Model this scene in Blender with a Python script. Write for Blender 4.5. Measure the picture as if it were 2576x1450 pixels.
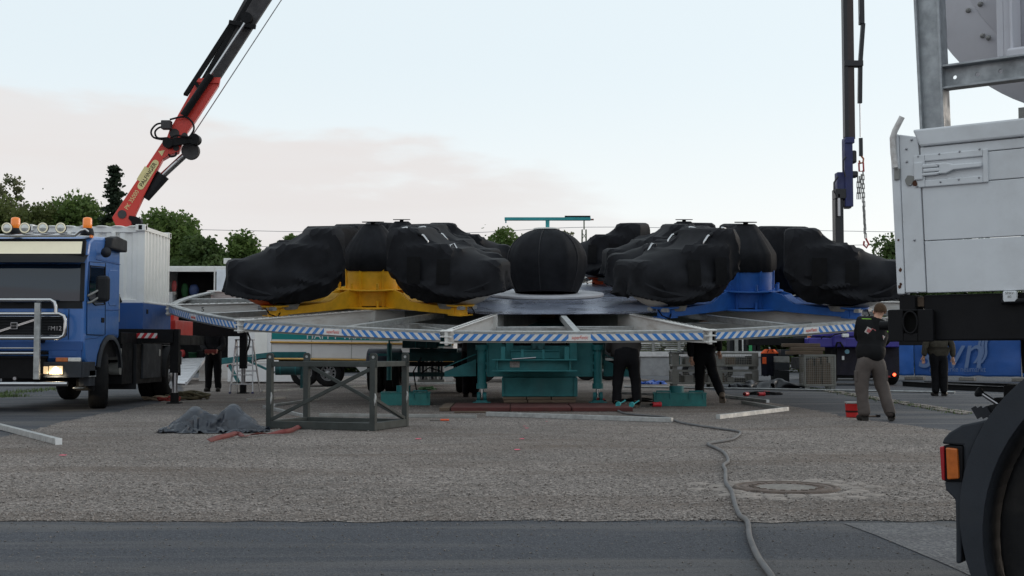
import bpy, bmesh, math, random
import numpy as np
from mathutils import Vector, Matrix, noise as mnoise
R = math.radians
for o in list(bpy.data.objects): bpy.data.objects.remove(o)
scene = bpy.context.scene
COL = scene.collection

# ------------------------------------------------------------ camera, sky, sun, exposure
FPX, VH, EYE = 3100.0, 882.0, 1.07          # focal length / horizon row of a 2576x1450 view, eye height
PITCH = math.atan((VH - 725.0) / FPX)
cam_d = bpy.data.cameras.new('camera'); cam = bpy.data.objects.new('camera', cam_d); COL.objects.link(cam)
cam_d.sensor_width = 36.0; cam_d.lens = 36.0 * FPX / 2576.0
cam_d.clip_start = 0.05; cam_d.clip_end = 6000
cam.location = (0, 0, EYE); cam.rotation_euler = (R(90) + PITCH, 0, 0)
scene.camera = cam

SUN_AZ, SUN_EL = 58.0, 4.0                  # degrees clockwise from +Y, above the horizon
world = bpy.data.worlds.new('World'); scene.world = world; world.use_nodes = True
wn = world.node_tree; wn.nodes.clear()
def WN(t, **k):
    n = wn.nodes.new(t)
    for a, b in k.items(): setattr(n, a, b)
    return n
def wl(a, b): wn.links.new(a, b)
def wmath(op, a, b=None, c=None, clamp=False):
    n = WN('ShaderNodeMath', operation=op); n.use_clamp = clamp
    for i, x in enumerate((a, b, c)):
        if x is None: continue
        if isinstance(x, (int, float)): n.inputs[i].default_value = x
        else: wl(x, n.inputs[i])
    return n.outputs[0]
sky = WN('ShaderNodeTexSky', sky_type='NISHITA'); sky.sun_disc = False
sky.sun_elevation = R(SUN_EL); sky.sun_rotation = R(SUN_AZ)
sky.air_density = 1.0; sky.dust_density = 1.6; sky.ozone_density = 1.0
tc = WN('ShaderNodeTexCoord'); sep = WN('ShaderNodeSeparateXYZ'); wl(tc.outputs['Generated'], sep.inputs[0])
X, Z = sep.outputs[0], sep.outputs[2]
# thin high veil that whitens the dusk sky, and a low bank of pinkish stratus that thins out to the right
hsv = WN('ShaderNodeHueSaturation'); hsv.inputs['Saturation'].default_value = 0.55; wl(sky.outputs[0], hsv.inputs['Color'])
veil = WN('ShaderNodeMixRGB'); veil.inputs[0].default_value = 0.70
veil.inputs[2].default_value = (8.1, 9.1, 9.7, 1); wl(hsv.outputs[0], veil.inputs[1])
# warm dusk haze that thickens towards the horizon all round
hz = WN('ShaderNodeMapRange', interpolation_type='SMOOTHSTEP'); hz.inputs[1].default_value = 0.0; hz.inputs[2].default_value = 0.24; hz.inputs[3].default_value = 0.62; hz.inputs[4].default_value = 0.0; wl(Z, hz.inputs[0])
hzm = WN('ShaderNodeMixRGB'); hzm.inputs[2].default_value = (8.4, 8.0, 7.55, 1); wl(hz.outputs[0], hzm.inputs[0]); wl(veil.outputs[0], hzm.inputs[1])
mp = WN('ShaderNodeMapping'); mp.inputs['Scale'].default_value = (2.2, 2.2, 9.0); wl(tc.outputs['Generated'], mp.inputs[0])
nz = WN('ShaderNodeTexNoise'); nz.inputs['Scale'].default_value = 2.9; nz.inputs['Detail'].default_value = 7; nz.inputs['Roughness'].default_value = 0.52
wl(mp.outputs[0], nz.inputs['Vector'])
top = wmath('ADD', wmath('MULTIPLY', X, -0.19), wmath('ADD', 0.062, wmath('MULTIPLY', nz.outputs[0], 0.16)))
msk = WN('ShaderNodeMapRange', interpolation_type='SMOOTHSTEP'); msk.inputs[1].default_value = -0.006; msk.inputs[2].default_value = 0.030
wl(wmath('SUBTRACT', top, Z), msk.inputs[0])
nz2 = WN('ShaderNodeTexNoise'); nz2.inputs['Scale'].default_value = 4.0; nz2.inputs['Detail'].default_value = 5
mp2 = WN('ShaderNodeMapping'); mp2.inputs['Scale'].default_value = (1.0, 1.0, 8.0); wl(tc.outputs['Generated'], mp2.inputs[0]); wl(mp2.outputs[0], nz2.inputs['Vector'])
fade = WN('ShaderNodeMapRange', interpolation_type='SMOOTHSTEP'); fade.inputs[1].default_value = -0.05; fade.inputs[2].default_value = 0.22; fade.inputs[3].default_value = 1.0; fade.inputs[4].default_value = 0.0; wl(X, fade.inputs[0])
dens = wmath('MULTIPLY', wmath('MULTIPLY', msk.outputs[0], fade.outputs[0]), wmath('ADD', 0.50, wmath('MULTIPLY', nz2.outputs[0], 0.75)), clamp=True)
cld = WN('ShaderNodeMixRGB'); cld.inputs[2].default_value = (6.25, 5.98, 5.9, 1)
wl(dens, cld.inputs[0]); wl(hzm.outputs[0], cld.inputs[1])
bg = WN('ShaderNodeBackground'); bg.inputs['Strength'].default_value = 0.13; wl(cld.outputs[0], bg.inputs['Color'])
wout = WN('ShaderNodeOutputWorld'); wl(bg.outputs[0], wout.inputs['Surface'])

sun_d = bpy.data.lights.new('sun', 'SUN'); sun = bpy.data.objects.new('sun', sun_d); COL.objects.link(sun)
sun_d.energy = 1.1; sun_d.angle = R(35); sun_d.color = (1.0, 0.86, 0.72)
_az, _el = R(SUN_AZ), R(SUN_EL + 7)
sd = Vector((math.sin(_az) * math.cos(_el), math.cos(_az) * math.cos(_el), math.sin(_el)))
sun.rotation_euler = sd.to_track_quat('Z', 'Y').to_euler(); sun.location = sd * 60

vs = scene.view_settings
vs.view_transform = 'Standard'; vs.look = 'None'; vs.exposure = 0.0; vs.gamma = 1.0; vs.use_curve_mapping = False

# ------------------------------------------------------------ helpers
def W(u, v, Y):
    """world point at depth Y seen at (u, v) of a 2576x1450 view"""
    c, s = math.cos(PITCH), math.sin(PITCH)
    dx, dv = u - 1288.0, v - 725.0
    dy = c * FPX + s * dv; dz = s * FPX - c * dv
    return Vector((dx / dy * Y, Y, EYE + dz / dy * Y))
def G(u, v, z=0.0):
    c, s = math.cos(PITCH), math.sin(PITCH)
    dx, dv = u - 1288.0, v - 725.0
    dy = c * FPX + s * dv; dz = s * FPX - c * dv
    t = (z - EYE) / dz
    return Vector((dx * t, dy * t, z))
def V(*a): return Vector(a)
def rotz(a): return Matrix.Rotation(a, 4, 'Z')

class MB:
    """collects geometry, then becomes one mesh object"""
    def __init__(s): s.v = []; s.f = []; s.m = []; s.mi = 0; s.sm = []; s.smooth = False
    def add(s, vs, fs, M=None):
        b = len(s.v)
        s.v += [tuple(M @ Vector(p)) if M is not None else tuple(p) for p in vs]
        for f in fs:
            s.f.append([b + i for i in f]); s.m.append(s.mi); s.sm.append(s.smooth)
        return s
    def box(s, c, d, M=None):
        x, y, z = [k / 2.0 for k in d]; cx, cy, cz = c
        vs = [(cx + i * x, cy + j * y, cz + k * z) for k in (-1, 1) for j in (-1, 1) for i in (-1, 1)]
        return s.add(vs, [(0, 2, 3, 1), (4, 5, 7, 6), (0, 1, 5, 4), (2, 6, 7, 3), (0, 4, 6, 2), (1, 3, 7, 5)], M)
    def bx(s, x0, x1, y0, y1, z0, z1, M=None):
        return s.box(((x0 + x1) / 2, (y0 + y1) / 2, (z0 + z1) / 2), (x1 - x0, y1 - y0, z1 - z0), M)
    def bar(s, a, b, w, h, up=(0, 0, 1)):
        """rectangular bar from a to b, w wide and h tall"""
        a, b = Vector(a), Vector(b); d = b - a; L = d.length; d.normalize(); up = Vector(up)
        side = d.cross(up)
        if side.length < 1e-4: side = d.cross(Vector((1, 0, 0)))
        side.normalize(); u2 = side.cross(d)
        M = Matrix((side, d, u2)).transposed().to_4x4(); M.translation = (a + b) / 2
        return s.box((0, 0, 0), (w, L, h), M)
    def cyl(s, a, b, r0, r1=None, n=16, caps=True):
        r1 = r0 if r1 is None else r1
        a, b = Vector(a), Vector(b); d = (b - a).normalized()
        x = d.cross(Vector((0, 0, 1)))
        if x.length < 1e-4: x = Vector((1, 0, 0))
        x.normalize(); y = d.cross(x)
        vs = []
        for p, r in ((a, r0), (b, r1)):
            for i in range(n):
                t = 2 * math.pi * i / n; vs.append(p + x * (r * math.cos(t)) + y * (r * math.sin(t)))
        sm = s.smooth; s.smooth = True
        s.add(vs, [(i, i + n, (i + 1) % n + n, (i + 1) % n) for i in range(n)]); s.smooth = False
        if caps: s.add(vs, [tuple(range(n)), tuple(range(2 * n - 1, n - 1, -1))])
        s.smooth = sm; return s
    def tube(s, pts, r, n=8, caps=True, closed=False):
        P = [Vector(p) for p in pts]; m = len(P); rings = []; nrm = None
        for i in range(m):
            if closed: d = P[(i + 1) % m] - P[i - 1]
            else: d = P[min(i + 1, m - 1)] - P[max(i - 1, 0)]
            if d.length < 1e-7: d = Vector((0, 0, 1))
            d.normalize()
            if nrm is None:
                nrm = d.cross(Vector((0.13, 0.21, 1)));
                if nrm.length < 1e-3: nrm = d.cross(Vector((1, 0, 0)))
            nrm = (nrm - d * nrm.dot(d)).normalized(); bi = d.cross(nrm)
            rr = r(i / (m - 1.0)) if callable(r) else r
            rings.append([P[i] + nrm * (rr * math.cos(2 * math.pi * k / n)) + bi * (rr * math.sin(2 * math.pi * k / n)) for k in range(n)])
        vs = [p for q in rings for p in q]; fs = []
        for i in range(m if closed else m - 1):
            a, b = i * n, ((i + 1) % m) * n
            for k in range(n): fs.append((a + k, a + (k + 1) % n, b + (k + 1) % n, b + k))
        sm = s.smooth; s.smooth = True; s.add(vs, fs); s.smooth = False
        if caps and not closed: s.add(vs, [tuple(range(n - 1, -1, -1)), tuple(range((m - 1) * n, m * n))])
        s.smooth = sm; return s
    def lathe(s, prof, n=24, M=None, mod=None, a0=0.0, a1=2 * math.pi, closed=True):
        """profile of (r, z) turned about z"""
        k = n if closed else n + 1; vs = []
        for r, z in prof:
            for i in range(k):
                t = a0 + (a1 - a0) * i / n; q = r if mod is None else mod(r, z, t)
                vs.append((q * math.cos(t), q * math.sin(t), z))
        fs = []
        for j in range(len(prof) - 1):
            for i in range(n):
                i2 = (i + 1) % k
                fs.append((j * k + i, j * k + i2, (j + 1) * k + i2, (j + 1) * k + i))
        sm = s.smooth; s.smooth = True; s.add(vs, fs, M); s.smooth = sm; return s
    def prism(s, poly, h, M=None):
        """polygon in xy extruded along +z by h"""
        n = len(poly); vs = [(p[0], p[1], 0) for p in poly] + [(p[0], p[1], h) for p in poly]
        fs = [tuple(range(n - 1, -1, -1)), tuple(range(n, 2 * n))] + [(i, (i + 1) % n, (i + 1) % n + n, i + n) for i in range(n)]
        return s.add(vs, fs, M)
    def grid(s, fn, nu, nv, wu=False, wv=False, M=None):
        ku, kv = (nu if wu else nu + 1), (nv if wv else nv + 1)
        vs = [fn(i / nu, j / nv) for i in range(ku) for j in range(kv)]
        fs = [(i * kv + j, ((i + 1) % ku) * kv + j, ((i + 1) % ku) * kv + (j + 1) % kv, i * kv + (j + 1) % kv) for i in range(nu) for j in range(nv)]
        sm = s.smooth; s.smooth = True; s.add(vs, fs, M); s.smooth = sm; return s
    def build(s, name, mats, parent=None, world=False, origin=None, bevel=0.0, solid=0.0):
        if not isinstance(mats, (list, tuple)): mats = [mats]
        me = bpy.data.meshes.new(name)
        vs = [Vector(p) for p in s.v]
        if world and parent is not None:
            inv = chain(parent).inverted(); vs = [inv @ p for p in vs]
        if origin is not None: origin = Vector(origin); vs = [p - origin for p in vs]
        me.from_pydata([tuple(p) for p in vs], [], s.f)
        for m in mats: me.materials.append(m)
        me.polygons.foreach_set('material_index', s.m); me.polygons.foreach_set('use_smooth', s.sm); me.update()
        o = bpy.data.objects.new(name, me); COL.objects.link(o)
        if parent is not None: o.parent = parent
        if origin is not None: o.location = origin
        if bevel:
            b = o.modifiers.new('b', 'BEVEL'); b.width = bevel; b.segments = 2; b.limit_method = 'ANGLE'; b.angle_limit = R(40)
        if solid:
            b = o.modifiers.new('s', 'SOLIDIFY'); b.thickness = solid
        return o
def chain(o):
    M = Matrix.Identity(4)
    while o is not None: M = o.matrix_basis @ M; o = o.parent
    return M
def tag(o, label=None, cat=None, group=None, kind=None):
    if label: o['label'] = label
    if cat: o['category'] = cat
    if group: o['group'] = group
    if kind: o['kind'] = kind
    return o
def thing(name, label, cat, loc=(0, 0, 0), rz=0.0, group=None, rot=None):
    o = bpy.data.objects.new(name, None); COL.objects.link(o); o.empty_display_size = 0.2
    o.location = loc; o.rotation_euler = rot if rot else (0, 0, rz)
    bpy.context.view_layer.update()
    return tag(o, label, cat, group)
def inst(src, name, parent, loc=(0, 0, 0), rot=(0, 0, 0), scale=(1, 1, 1)):
    o = bpy.data.objects.new(name, src.data); COL.objects.link(o); o.parent = parent
    o.location = loc; o.rotation_euler = rot; o.scale = scale
    for m in src.modifiers:
        if m.type == 'BEVEL':
            b = o.modifiers.new('b', 'BEVEL'); b.width = m.width; b.segments = 2; b.limit_method = 'ANGLE'; b.angle_limit = R(40)
    return o
def copy_tree(o, parent=None):
    c = o.copy(); COL.objects.link(c); c.parent = parent
    for ch in list(o.children): copy_tree(ch, c)
    return c
def text(s, name, size, mat, parent, M, depth=0.002, font=None, ax='CENTER', shear=0.0, xs=1.0):
    cu = bpy.data.curves.new(name, 'FONT'); cu.body = s; cu.size = size; cu.extrude = depth; cu.align_x = ax; cu.align_y = 'CENTER'; cu.shear = shear
    tmp = bpy.data.objects.new('tmp', cu); COL.objects.link(tmp)
    dg = bpy.context.evaluated_depsgraph_get(); me = bpy.data.meshes.new_from_object(tmp.evaluated_get(dg))
    bpy.data.objects.remove(tmp)
    me.transform(M @ Matrix.Diagonal((xs, 1, 1, 1))); me.materials.clear(); me.materials.append(mat)
    o = bpy.data.objects.new(name, me); COL.objects.link(o); o.parent = parent
    return o
def frame(o, x, y):
    """matrix with origin o, x axis x, y axis y"""
    x = Vector(x).normalized(); y = Vector(y); y = (y - x * y.dot(x)).normalized(); z = x.cross(y)
    M = Matrix((x, y, z)).transposed().to_4x4(); M.translation = Vector(o); return M

# ------------------------------------------------------------ small cloth solver (position based) for covers and tarpaulins
def grid_links(nu, nv, wrap):
    """vertex (i, j) -> i * nv + j; returns groups of links that share no vertex"""
    G_ = []
    I = np.arange(nu); J_ = np.arange(nv); idx = np.arange(nu * nv).reshape(nu, nv)
    def grp(di, dj):
        a, b, ii, jj = [], [], [], []
        A = idx[:nu - di, :]; B_ = idx[di:, :]
        if wrap: B_ = np.roll(B_, -dj, axis=1)
        else:
            if dj >= 0: A = A[:, :nv - dj]; B_ = B_[:, dj:]
            else: A = A[:, -dj:]; B_ = B_[:, :nv + dj]
        r, c = np.indices(A.shape)
        key = ((r // max(di, 1)) % 2) if di else (((c) // max(dj, 1)) % 2)
        for k in (0, 1):
            m = key == k
            if di and dj:
                for k2 in (0, 1):
                    m2 = m & ((c % 2) == k2); G_.append((A[m2], B_[m2]))
            else: G_.append((A[m], B_[m]))
    grp(1, 0); grp(0, 1); grp(1, 1); grp(1, -1); nst = len(G_); grp(2, 0); grp(0, 2)
    return G_, nst
def pbd(P, links, nst, fixed, collide, steps=120, iters=5, slack=1.0, grav=-9.8, damp=.985, dt=.016, bend=.25, rest=None):
    P = P.copy(); Q = P.copy(); w = np.where(fixed, 0.0, 1.0)
    R0 = P if rest is None else rest
    L = [np.linalg.norm(R0[a] - R0[b], axis=1) * slack for a, b in links]
    for s_ in range(steps):
        vel = (P - Q) * damp; Q = P.copy(); P = P + vel * w[:, None]; P[:, 2] += grav * dt * dt * w
        for it in range(iters):
            for k, (a, b) in enumerate(links):
                d = P[b] - P[a]; ln = np.linalg.norm(d, axis=1) + 1e-9; c = (ln - L[k]) / ln
                if k >= nst: c = np.minimum(c, 0) * bend
                ws = w[a] + w[b]; ws[ws == 0] = 1; d *= c[:, None]
                P[a] += d * (w[a] / ws)[:, None]; P[b] -= d * (w[b] / ws)[:, None]
        P = collide(P, Q, w)
    return P
def sdf_push(P, prims, off=.012):
    for kind, c, h, r in prims:
        q = P - np.array(c); h = np.array(h)
        if kind == 'ell':
            k = np.linalg.norm(q / (h + off), axis=1); m = k < 1; P[m] = np.array(c) + q[m] / k[m][:, None]
        else:
            a = np.abs(q) - h; o_ = np.maximum(a, 0); ln = np.linalg.norm(o_, axis=1); ins = (a < 0).all(1); m = (ln < r + off) & ~ins
            s = np.sign(q); P[m] = np.array(c) + s[m] * (np.minimum(np.abs(q[m]), h) + o_[m] / (ln[m] + 1e-9)[:, None] * (r + off))
            if ins.any():
                ax = np.argmax(a[ins], axis=1); pi_ = np.where(ins)[0]; P[pi_, ax] = np.array(c)[ax] + s[pi_, ax] * (h[ax] + r + off)
    return P

# ------------------------------------------------------------ materials
MATS = {}
def mat(name, col, rough=0.5, metal=0.0, var=0.12, vs=6.0, dirt=0.0, dcol=(0.09, 0.08, 0.07), ds=2.5, bump=0.0, bs=40.0, coat=0.0, spec=0.5, emit=None, es=0.0, trans=0.0, stretch=None, sheen=0.0):
    if name in MATS: return MATS[name]
    if max(col) < 0.07 and metal < .3 and rough > .4 and spec == 0.5: spec = 0.16
    m = bpy.data.materials.new(name); m.use_nodes = True; nt = m.node_tree; N = nt.nodes; L = nt.links
    b = N['Principled BSDF']; b.inputs['Roughness'].default_value = rough; b.inputs['Metallic'].default_value = metal
    b.inputs['Specular IOR Level'].default_value = spec
    if coat: b.inputs['Coat Weight'].default_value = coat; b.inputs['Coat Roughness'].default_value = 0.12
    if sheen: b.inputs['Sheen Weight'].default_value = sheen; b.inputs['Sheen Roughness'].default_value = 0.5
    if trans: b.inputs['Transmission Weight'].default_value = trans
    tc = N.new('ShaderNodeTexCoord'); vec = tc.outputs['Object']
    if stretch:
        mpn = N.new('ShaderNodeMapping'); mpn.inputs['Scale'].default_value = stretch; L.new(vec, mpn.inputs[0]); vec = mpn.outputs[0]
    nz = N.new('ShaderNodeTexNoise'); nz.inputs['Scale'].default_value = vs; nz.inputs['Detail'].default_value = 6; nz.inputs['Roughness'].default_value = 0.6; L.new(vec, nz.inputs['Vector'])
    rmp = N.new('ShaderNodeMapRange'); rmp.inputs[1].default_value = 0.3; rmp.inputs[2].default_value = 0.7; rmp.inputs[3].default_value = 1 - var; rmp.inputs[4].default_value = 1 + var; L.new(nz.outputs[0], rmp.inputs[0])
    mul = N.new('ShaderNodeMixRGB'); mul.blend_type = 'MULTIPLY'; mul.inputs[0].default_value = 1.0; mul.inputs[1].default_value = (*col, 1); L.new(rmp.outputs[0], mul.inputs[2])
    out = mul.outputs[0]
    if dirt:
        n2 = N.new('ShaderNodeTexNoise'); n2.inputs['Scale'].default_value = ds; n2.inputs['Detail'].default_value = 9; n2.inputs['Roughness'].default_value = 0.68; L.new(vec, n2.inputs['Vector'])
        r2 = N.new('ShaderNodeMapRange'); r2.inputs[1].default_value = 0.48; r2.inputs[2].default_value = 0.75; r2.inputs[4].default_value = dirt; L.new(n2.outputs[0], r2.inputs[0])
        mx = N.new('ShaderNodeMixRGB'); mx.inputs[2].default_value = (*dcol, 1); L.new(r2.outputs[0], mx.inputs[0]); L.new(out, mx.inputs[1]); out = mx.outputs[0]
        r3 = N.new('ShaderNodeMapRange'); r3.inputs[1].default_value = 0.35; r3.inputs[2].default_value = 0.75; r3.inputs[3].default_value = rough; r3.inputs[4].default_value = min(1, rough + 0.35); L.new(n2.outputs[0], r3.inputs[0]); L.new(r3.outputs[0], b.inputs['Roughness'])
    L.new(out, b.inputs['Base Color'])
    if bump:
        n3 = N.new('ShaderNodeTexNoise'); n3.inputs['Scale'].default_value = bs; n3.inputs['Detail'].default_value = 5; L.new(vec, n3.inputs['Vector'])
        bp = N.new('ShaderNodeBump'); bp.inputs['Strength'].default_value = bump; bp.inputs['Distance'].default_value = 0.02; L.new(n3.outputs[0], bp.inputs['Height']); L.new(bp.outputs[0], b.inputs['Normal'])
    if emit:
        b.inputs['Emission Color'].default_value = (*emit, 1); b.inputs['Emission Strength'].default_value = es
    MATS[name] = m; return m
def stripes(name, ca, cb, axis=0, period=0.3, slope=1.0, duty=0.5, mirror=False, rough=0.4, wear=0.25):
    """flat painted diagonal warning stripes in object space: x along, z up"""
    m = bpy.data.materials.new(name); m.use_nodes = True; nt = m.node_tree; N = nt.nodes; L = nt.links
    b = N['Principled BSDF']; b.inputs['Roughness'].default_value = rough
    uv = N.new('ShaderNodeUVMap'); sp = N.new('ShaderNodeSeparateXYZ'); L.new(uv.outputs[0], sp.inputs[0])
    def mt(op, a, c=None):
        n = N.new('ShaderNodeMath'); n.operation = op
        for i, q in enumerate((a, c)):
            if q is None: continue
            if isinstance(q, (int, float)): n.inputs[i].default_value = q
            else: L.new(q, n.inputs[i])
        return n.outputs[0]
    x = sp.outputs[0]
    if mirror: x = mt('ABSOLUTE', x)
    t = mt('FRACT', mt('DIVIDE', mt('ADD', x, mt('MULTIPLY', sp.outputs[1], slope)), period))
    g = mt('GREATER_THAN', t, duty)
    nz = N.new('ShaderNodeTexNoise'); nz.inputs['Scale'].default_value = 9; nz.inputs['Detail'].default_value = 8; nz.inputs['Roughness'].default_value = 0.7
    tc = N.new('ShaderNodeTexCoord'); L.new(tc.outputs['Object'], nz.inputs['Vector'])
    mx = N.new('ShaderNodeMixRGB'); mx.inputs[1].default_value = (*ca, 1); mx.inputs[2].default_value = (*cb, 1); L.new(g, mx.inputs[0])
    r = N.new('ShaderNodeMapRange'); r.inputs[1].default_value = 0.5; r.inputs[2].default_value = 0.72; r.inputs[4].default_value = wear; L.new(nz.outputs[0], r.inputs[0])
    m2 = N.new('ShaderNodeMixRGB'); m2.inputs[2].default_value = (0.3, 0.29, 0.28, 1); L.new(r.outputs[0], m2.inputs[0]); L.new(mx.outputs[0], m2.inputs[1])
    L.new(m2.outputs[0], b.inputs['Base Color']); MATS[name] = m; return m

M_white = mat('white_paint', (0.70, 0.69, 0.67), 0.45, var=0.05, vs=3, dirt=0.35, dcol=(0.30, 0.26, 0.22), ds=1.6)
M_whiterust = mat('white_paint_rusty', (0.66, 0.64, 0.62), 0.5, var=0.06, vs=3, dirt=0.6, dcol=(0.22, 0.15, 0.10), ds=3.0, stretch=(0.5, 0.5, 2.5))
M_trailer = mat('trailer_white', (0.63, 0.65, 0.68), 0.42, var=0.06, vs=4, dirt=0.38, dcol=(0.36, 0.34, 0.33), ds=3.0, bump=0.03, bs=25)
M_galv = mat('galvanised_steel', (0.40, 0.41, 0.41), 0.45, 0.75, var=0.22, vs=14, dirt=0.35, dcol=(0.18, 0.17, 0.15), ds=4)
M_galvd = mat('galvanised_weathered', (0.30, 0.30, 0.29), 0.6, 0.35, var=0.25, vs=10, dirt=0.5, dcol=(0.13, 0.12, 0.10), ds=5)
M_chrome = mat('chrome', (0.50, 0.50, 0.51), 0.18, 1.0, var=0.05)
M_steel = mat('bare_steel', (0.36, 0.36, 0.38), 0.28, 1.0, var=0.08)
M_blue = mat('truck_blue', (0.028, 0.130, 0.40), 0.32, var=0.08, vs=2, coat=0.5, dirt=0.18, dcol=(0.10, 0.10, 0.11), ds=2)
M_blued = mat('truck_blue_trim', (0.016, 0.075, 0.26), 0.45, var=0.08, vs=2, dirt=0.25, dcol=(0.07, 0.07, 0.08), ds=2)
M_black = mat('black_frame', (0.0075, 0.0075, 0.009), 0.5, var=0.3, vs=5, dirt=0.35, dcol=(0.025, 0.022, 0.02), ds=4, spec=0.16)
M_plastic = mat('dark_plastic', (0.016, 0.017, 0.020), 0.55, var=0.2, vs=4, dirt=0.25, dcol=(0.045, 0.042, 0.04), ds=4, spec=0.2)
M_dgrey = mat('dark_grey_plastic', (0.034, 0.037, 0.044), 0.5, var=0.15, vs=3, dirt=0.2, dcol=(0.09, 0.085, 0.08), ds=4)
M_tyre = mat('tyre_rubber', (0.012, 0.012, 0.013), 0.85, var=0.25, vs=8, dirt=0.4, dcol=(0.045, 0.040, 0.035), ds=5, bump=0.1, bs=60)
M_rim = mat('wheel_rim', (0.45, 0.45, 0.46), 0.42, 0.8, var=0.15, vs=9, dirt=0.4, dcol=(0.16, 0.14, 0.12), ds=5)
M_red = mat('crane_red', (0.62, 0.035, 0.022), 0.38, var=0.10, vs=3, coat=0.2, dirt=0.18, dcol=(0.16, 0.05, 0.04), ds=3)
M_grey = mat('boom_grey', (0.060, 0.057, 0.060), 0.5, 0.2, var=0.25, vs=5, dirt=0.3, dcol=(0.12, 0.10, 0.09), ds=3)
M_yellow = mat('ride_yellow', (0.85, 0.45, 0.014), 0.42, var=0.10, vs=4, dirt=0.35, dcol=(0.25, 0.12, 0.02), ds=3)
M_rblue = mat('ride_blue', (0.020, 0.13, 0.48), 0.42, var=0.10, vs=4, dirt=0.3, dcol=(0.03, 0.06, 0.14), ds=3)
M_orange = mat('ride_orange', (0.72, 0.09, 0.02), 0.42, var=0.10, vs=4, dirt=0.3, dcol=(0.2, 0.05, 0.03), ds=3)
M_green = mat('ride_green', (0.03, 0.30, 0.10), 0.42, var=0.10, vs=4, dirt=0.3, dcol=(0.03, 0.1, 0.04), ds=3)
M_teal = mat('machine_teal', (0.009, 0.140, 0.152), 0.45, var=0.16, vs=4, dirt=0.4, dcol=(0.02, 0.06, 0.065), ds=3)
M_teald = mat('machine_teal_oily', (0.008, 0.070, 0.078), 0.5, var=0.3, vs=4, dirt=0.6, dcol=(0.03, 0.035, 0.035), ds=3)
M_glass = mat('cab_glass', (0.006, 0.014, 0.030), 0.06, var=0.0, spec=0.7)
M_skin = mat('skin', (0.46, 0.25, 0.17), 0.55, var=0.08, vs=20)
M_hair = mat('hair', (0.06, 0.035, 0.02), 0.8, var=0.3, vs=60, bump=0.3, bs=200)
M_wood = mat('timber', (0.12, 0.085, 0.06), 0.8, var=0.3, vs=5, dirt=0.5, dcol=(0.07, 0.055, 0.045), ds=4, bump=0.2, bs=30, stretch=(0.4, 3, 3))
M_woodred = mat('timber_red', (0.085, 0.020, 0.018), 0.75, var=0.3, vs=5, dirt=0.5, dcol=(0.08, 0.05, 0.04), ds=4, bump=0.2, bs=30)
M_lampO = mat('amber_lens', (0.85, 0.22, 0.02), 0.2, var=0.05, coat=0.5, emit=(1.0, 0.25, 0.03), es=0.15)
M_lampR = mat('red_lens', (0.32, 0.012, 0.02), 0.2, var=0.1, coat=0.5)
M_lampA = mat('amber_side_lens', (0.45, 0.11, 0.015), 0.2, var=0.2, vs=30, coat=0.5)
M_headlit = mat('lit_headlamp', (0.45, 0.36, 0.26), 0.3, var=0.35, vs=25, emit=(1.0, 0.70, 0.36), es=0.75)
M_headdim = mat('lamp_glass', (0.62, 0.62, 0.60), 0.12, 0.3, var=0.15, vs=40, coat=0.6)
M_cream = mat('lit_sign_cream', (0.78, 0.74, 0.58), 0.4, var=0.04, emit=(1.0, 0.90, 0.62), es=0.18)
M_decal = mat('decal_cream', (0.72, 0.62, 0.30), 0.5, var=0.06)
M_decalw = mat('decal_white', (0.72, 0.72, 0.72), 0.5, var=0.05)
M_decalk = mat('decal_black', (0.02, 0.02, 0.02), 0.5, var=0.05)
M_decalr = mat('decal_red', (0.62, 0.05, 0.02), 0.5, var=0.05)
M_rope = mat('cable_grey', (0.10, 0.10, 0.105), 0.7, var=0.3, vs=5, dirt=0.6, dcol=(0.24, 0.22, 0.20), ds=2)
M_cloth = {}
def fabric(name, col, rough=0.85, fold=0.25, fs=5.0):
    m = mat(name, col, rough, var=0.18, vs=5, bump=fold, bs=fs, sheen=0.15, spec=0.3); return m
M_cover = mat('black_cover', (0.0140, 0.0145, 0.0175), 0.70, var=0.28, vs=4, bump=0.10, bs=14, spec=0.10)
M_redwhite = stripes('red_white_tape', (0.62, 0.60, 0.58), (0.50, 0.02, 0.03), period=0.14, slope=-0.7, wear=0.15)
M_bluewhite = stripes('blue_white_rim', (0.68, 0.67, 0.68), (0.035, 0.20, 0.56), period=0.153, slope=1.0, mirror=True, wear=0.45)

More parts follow.
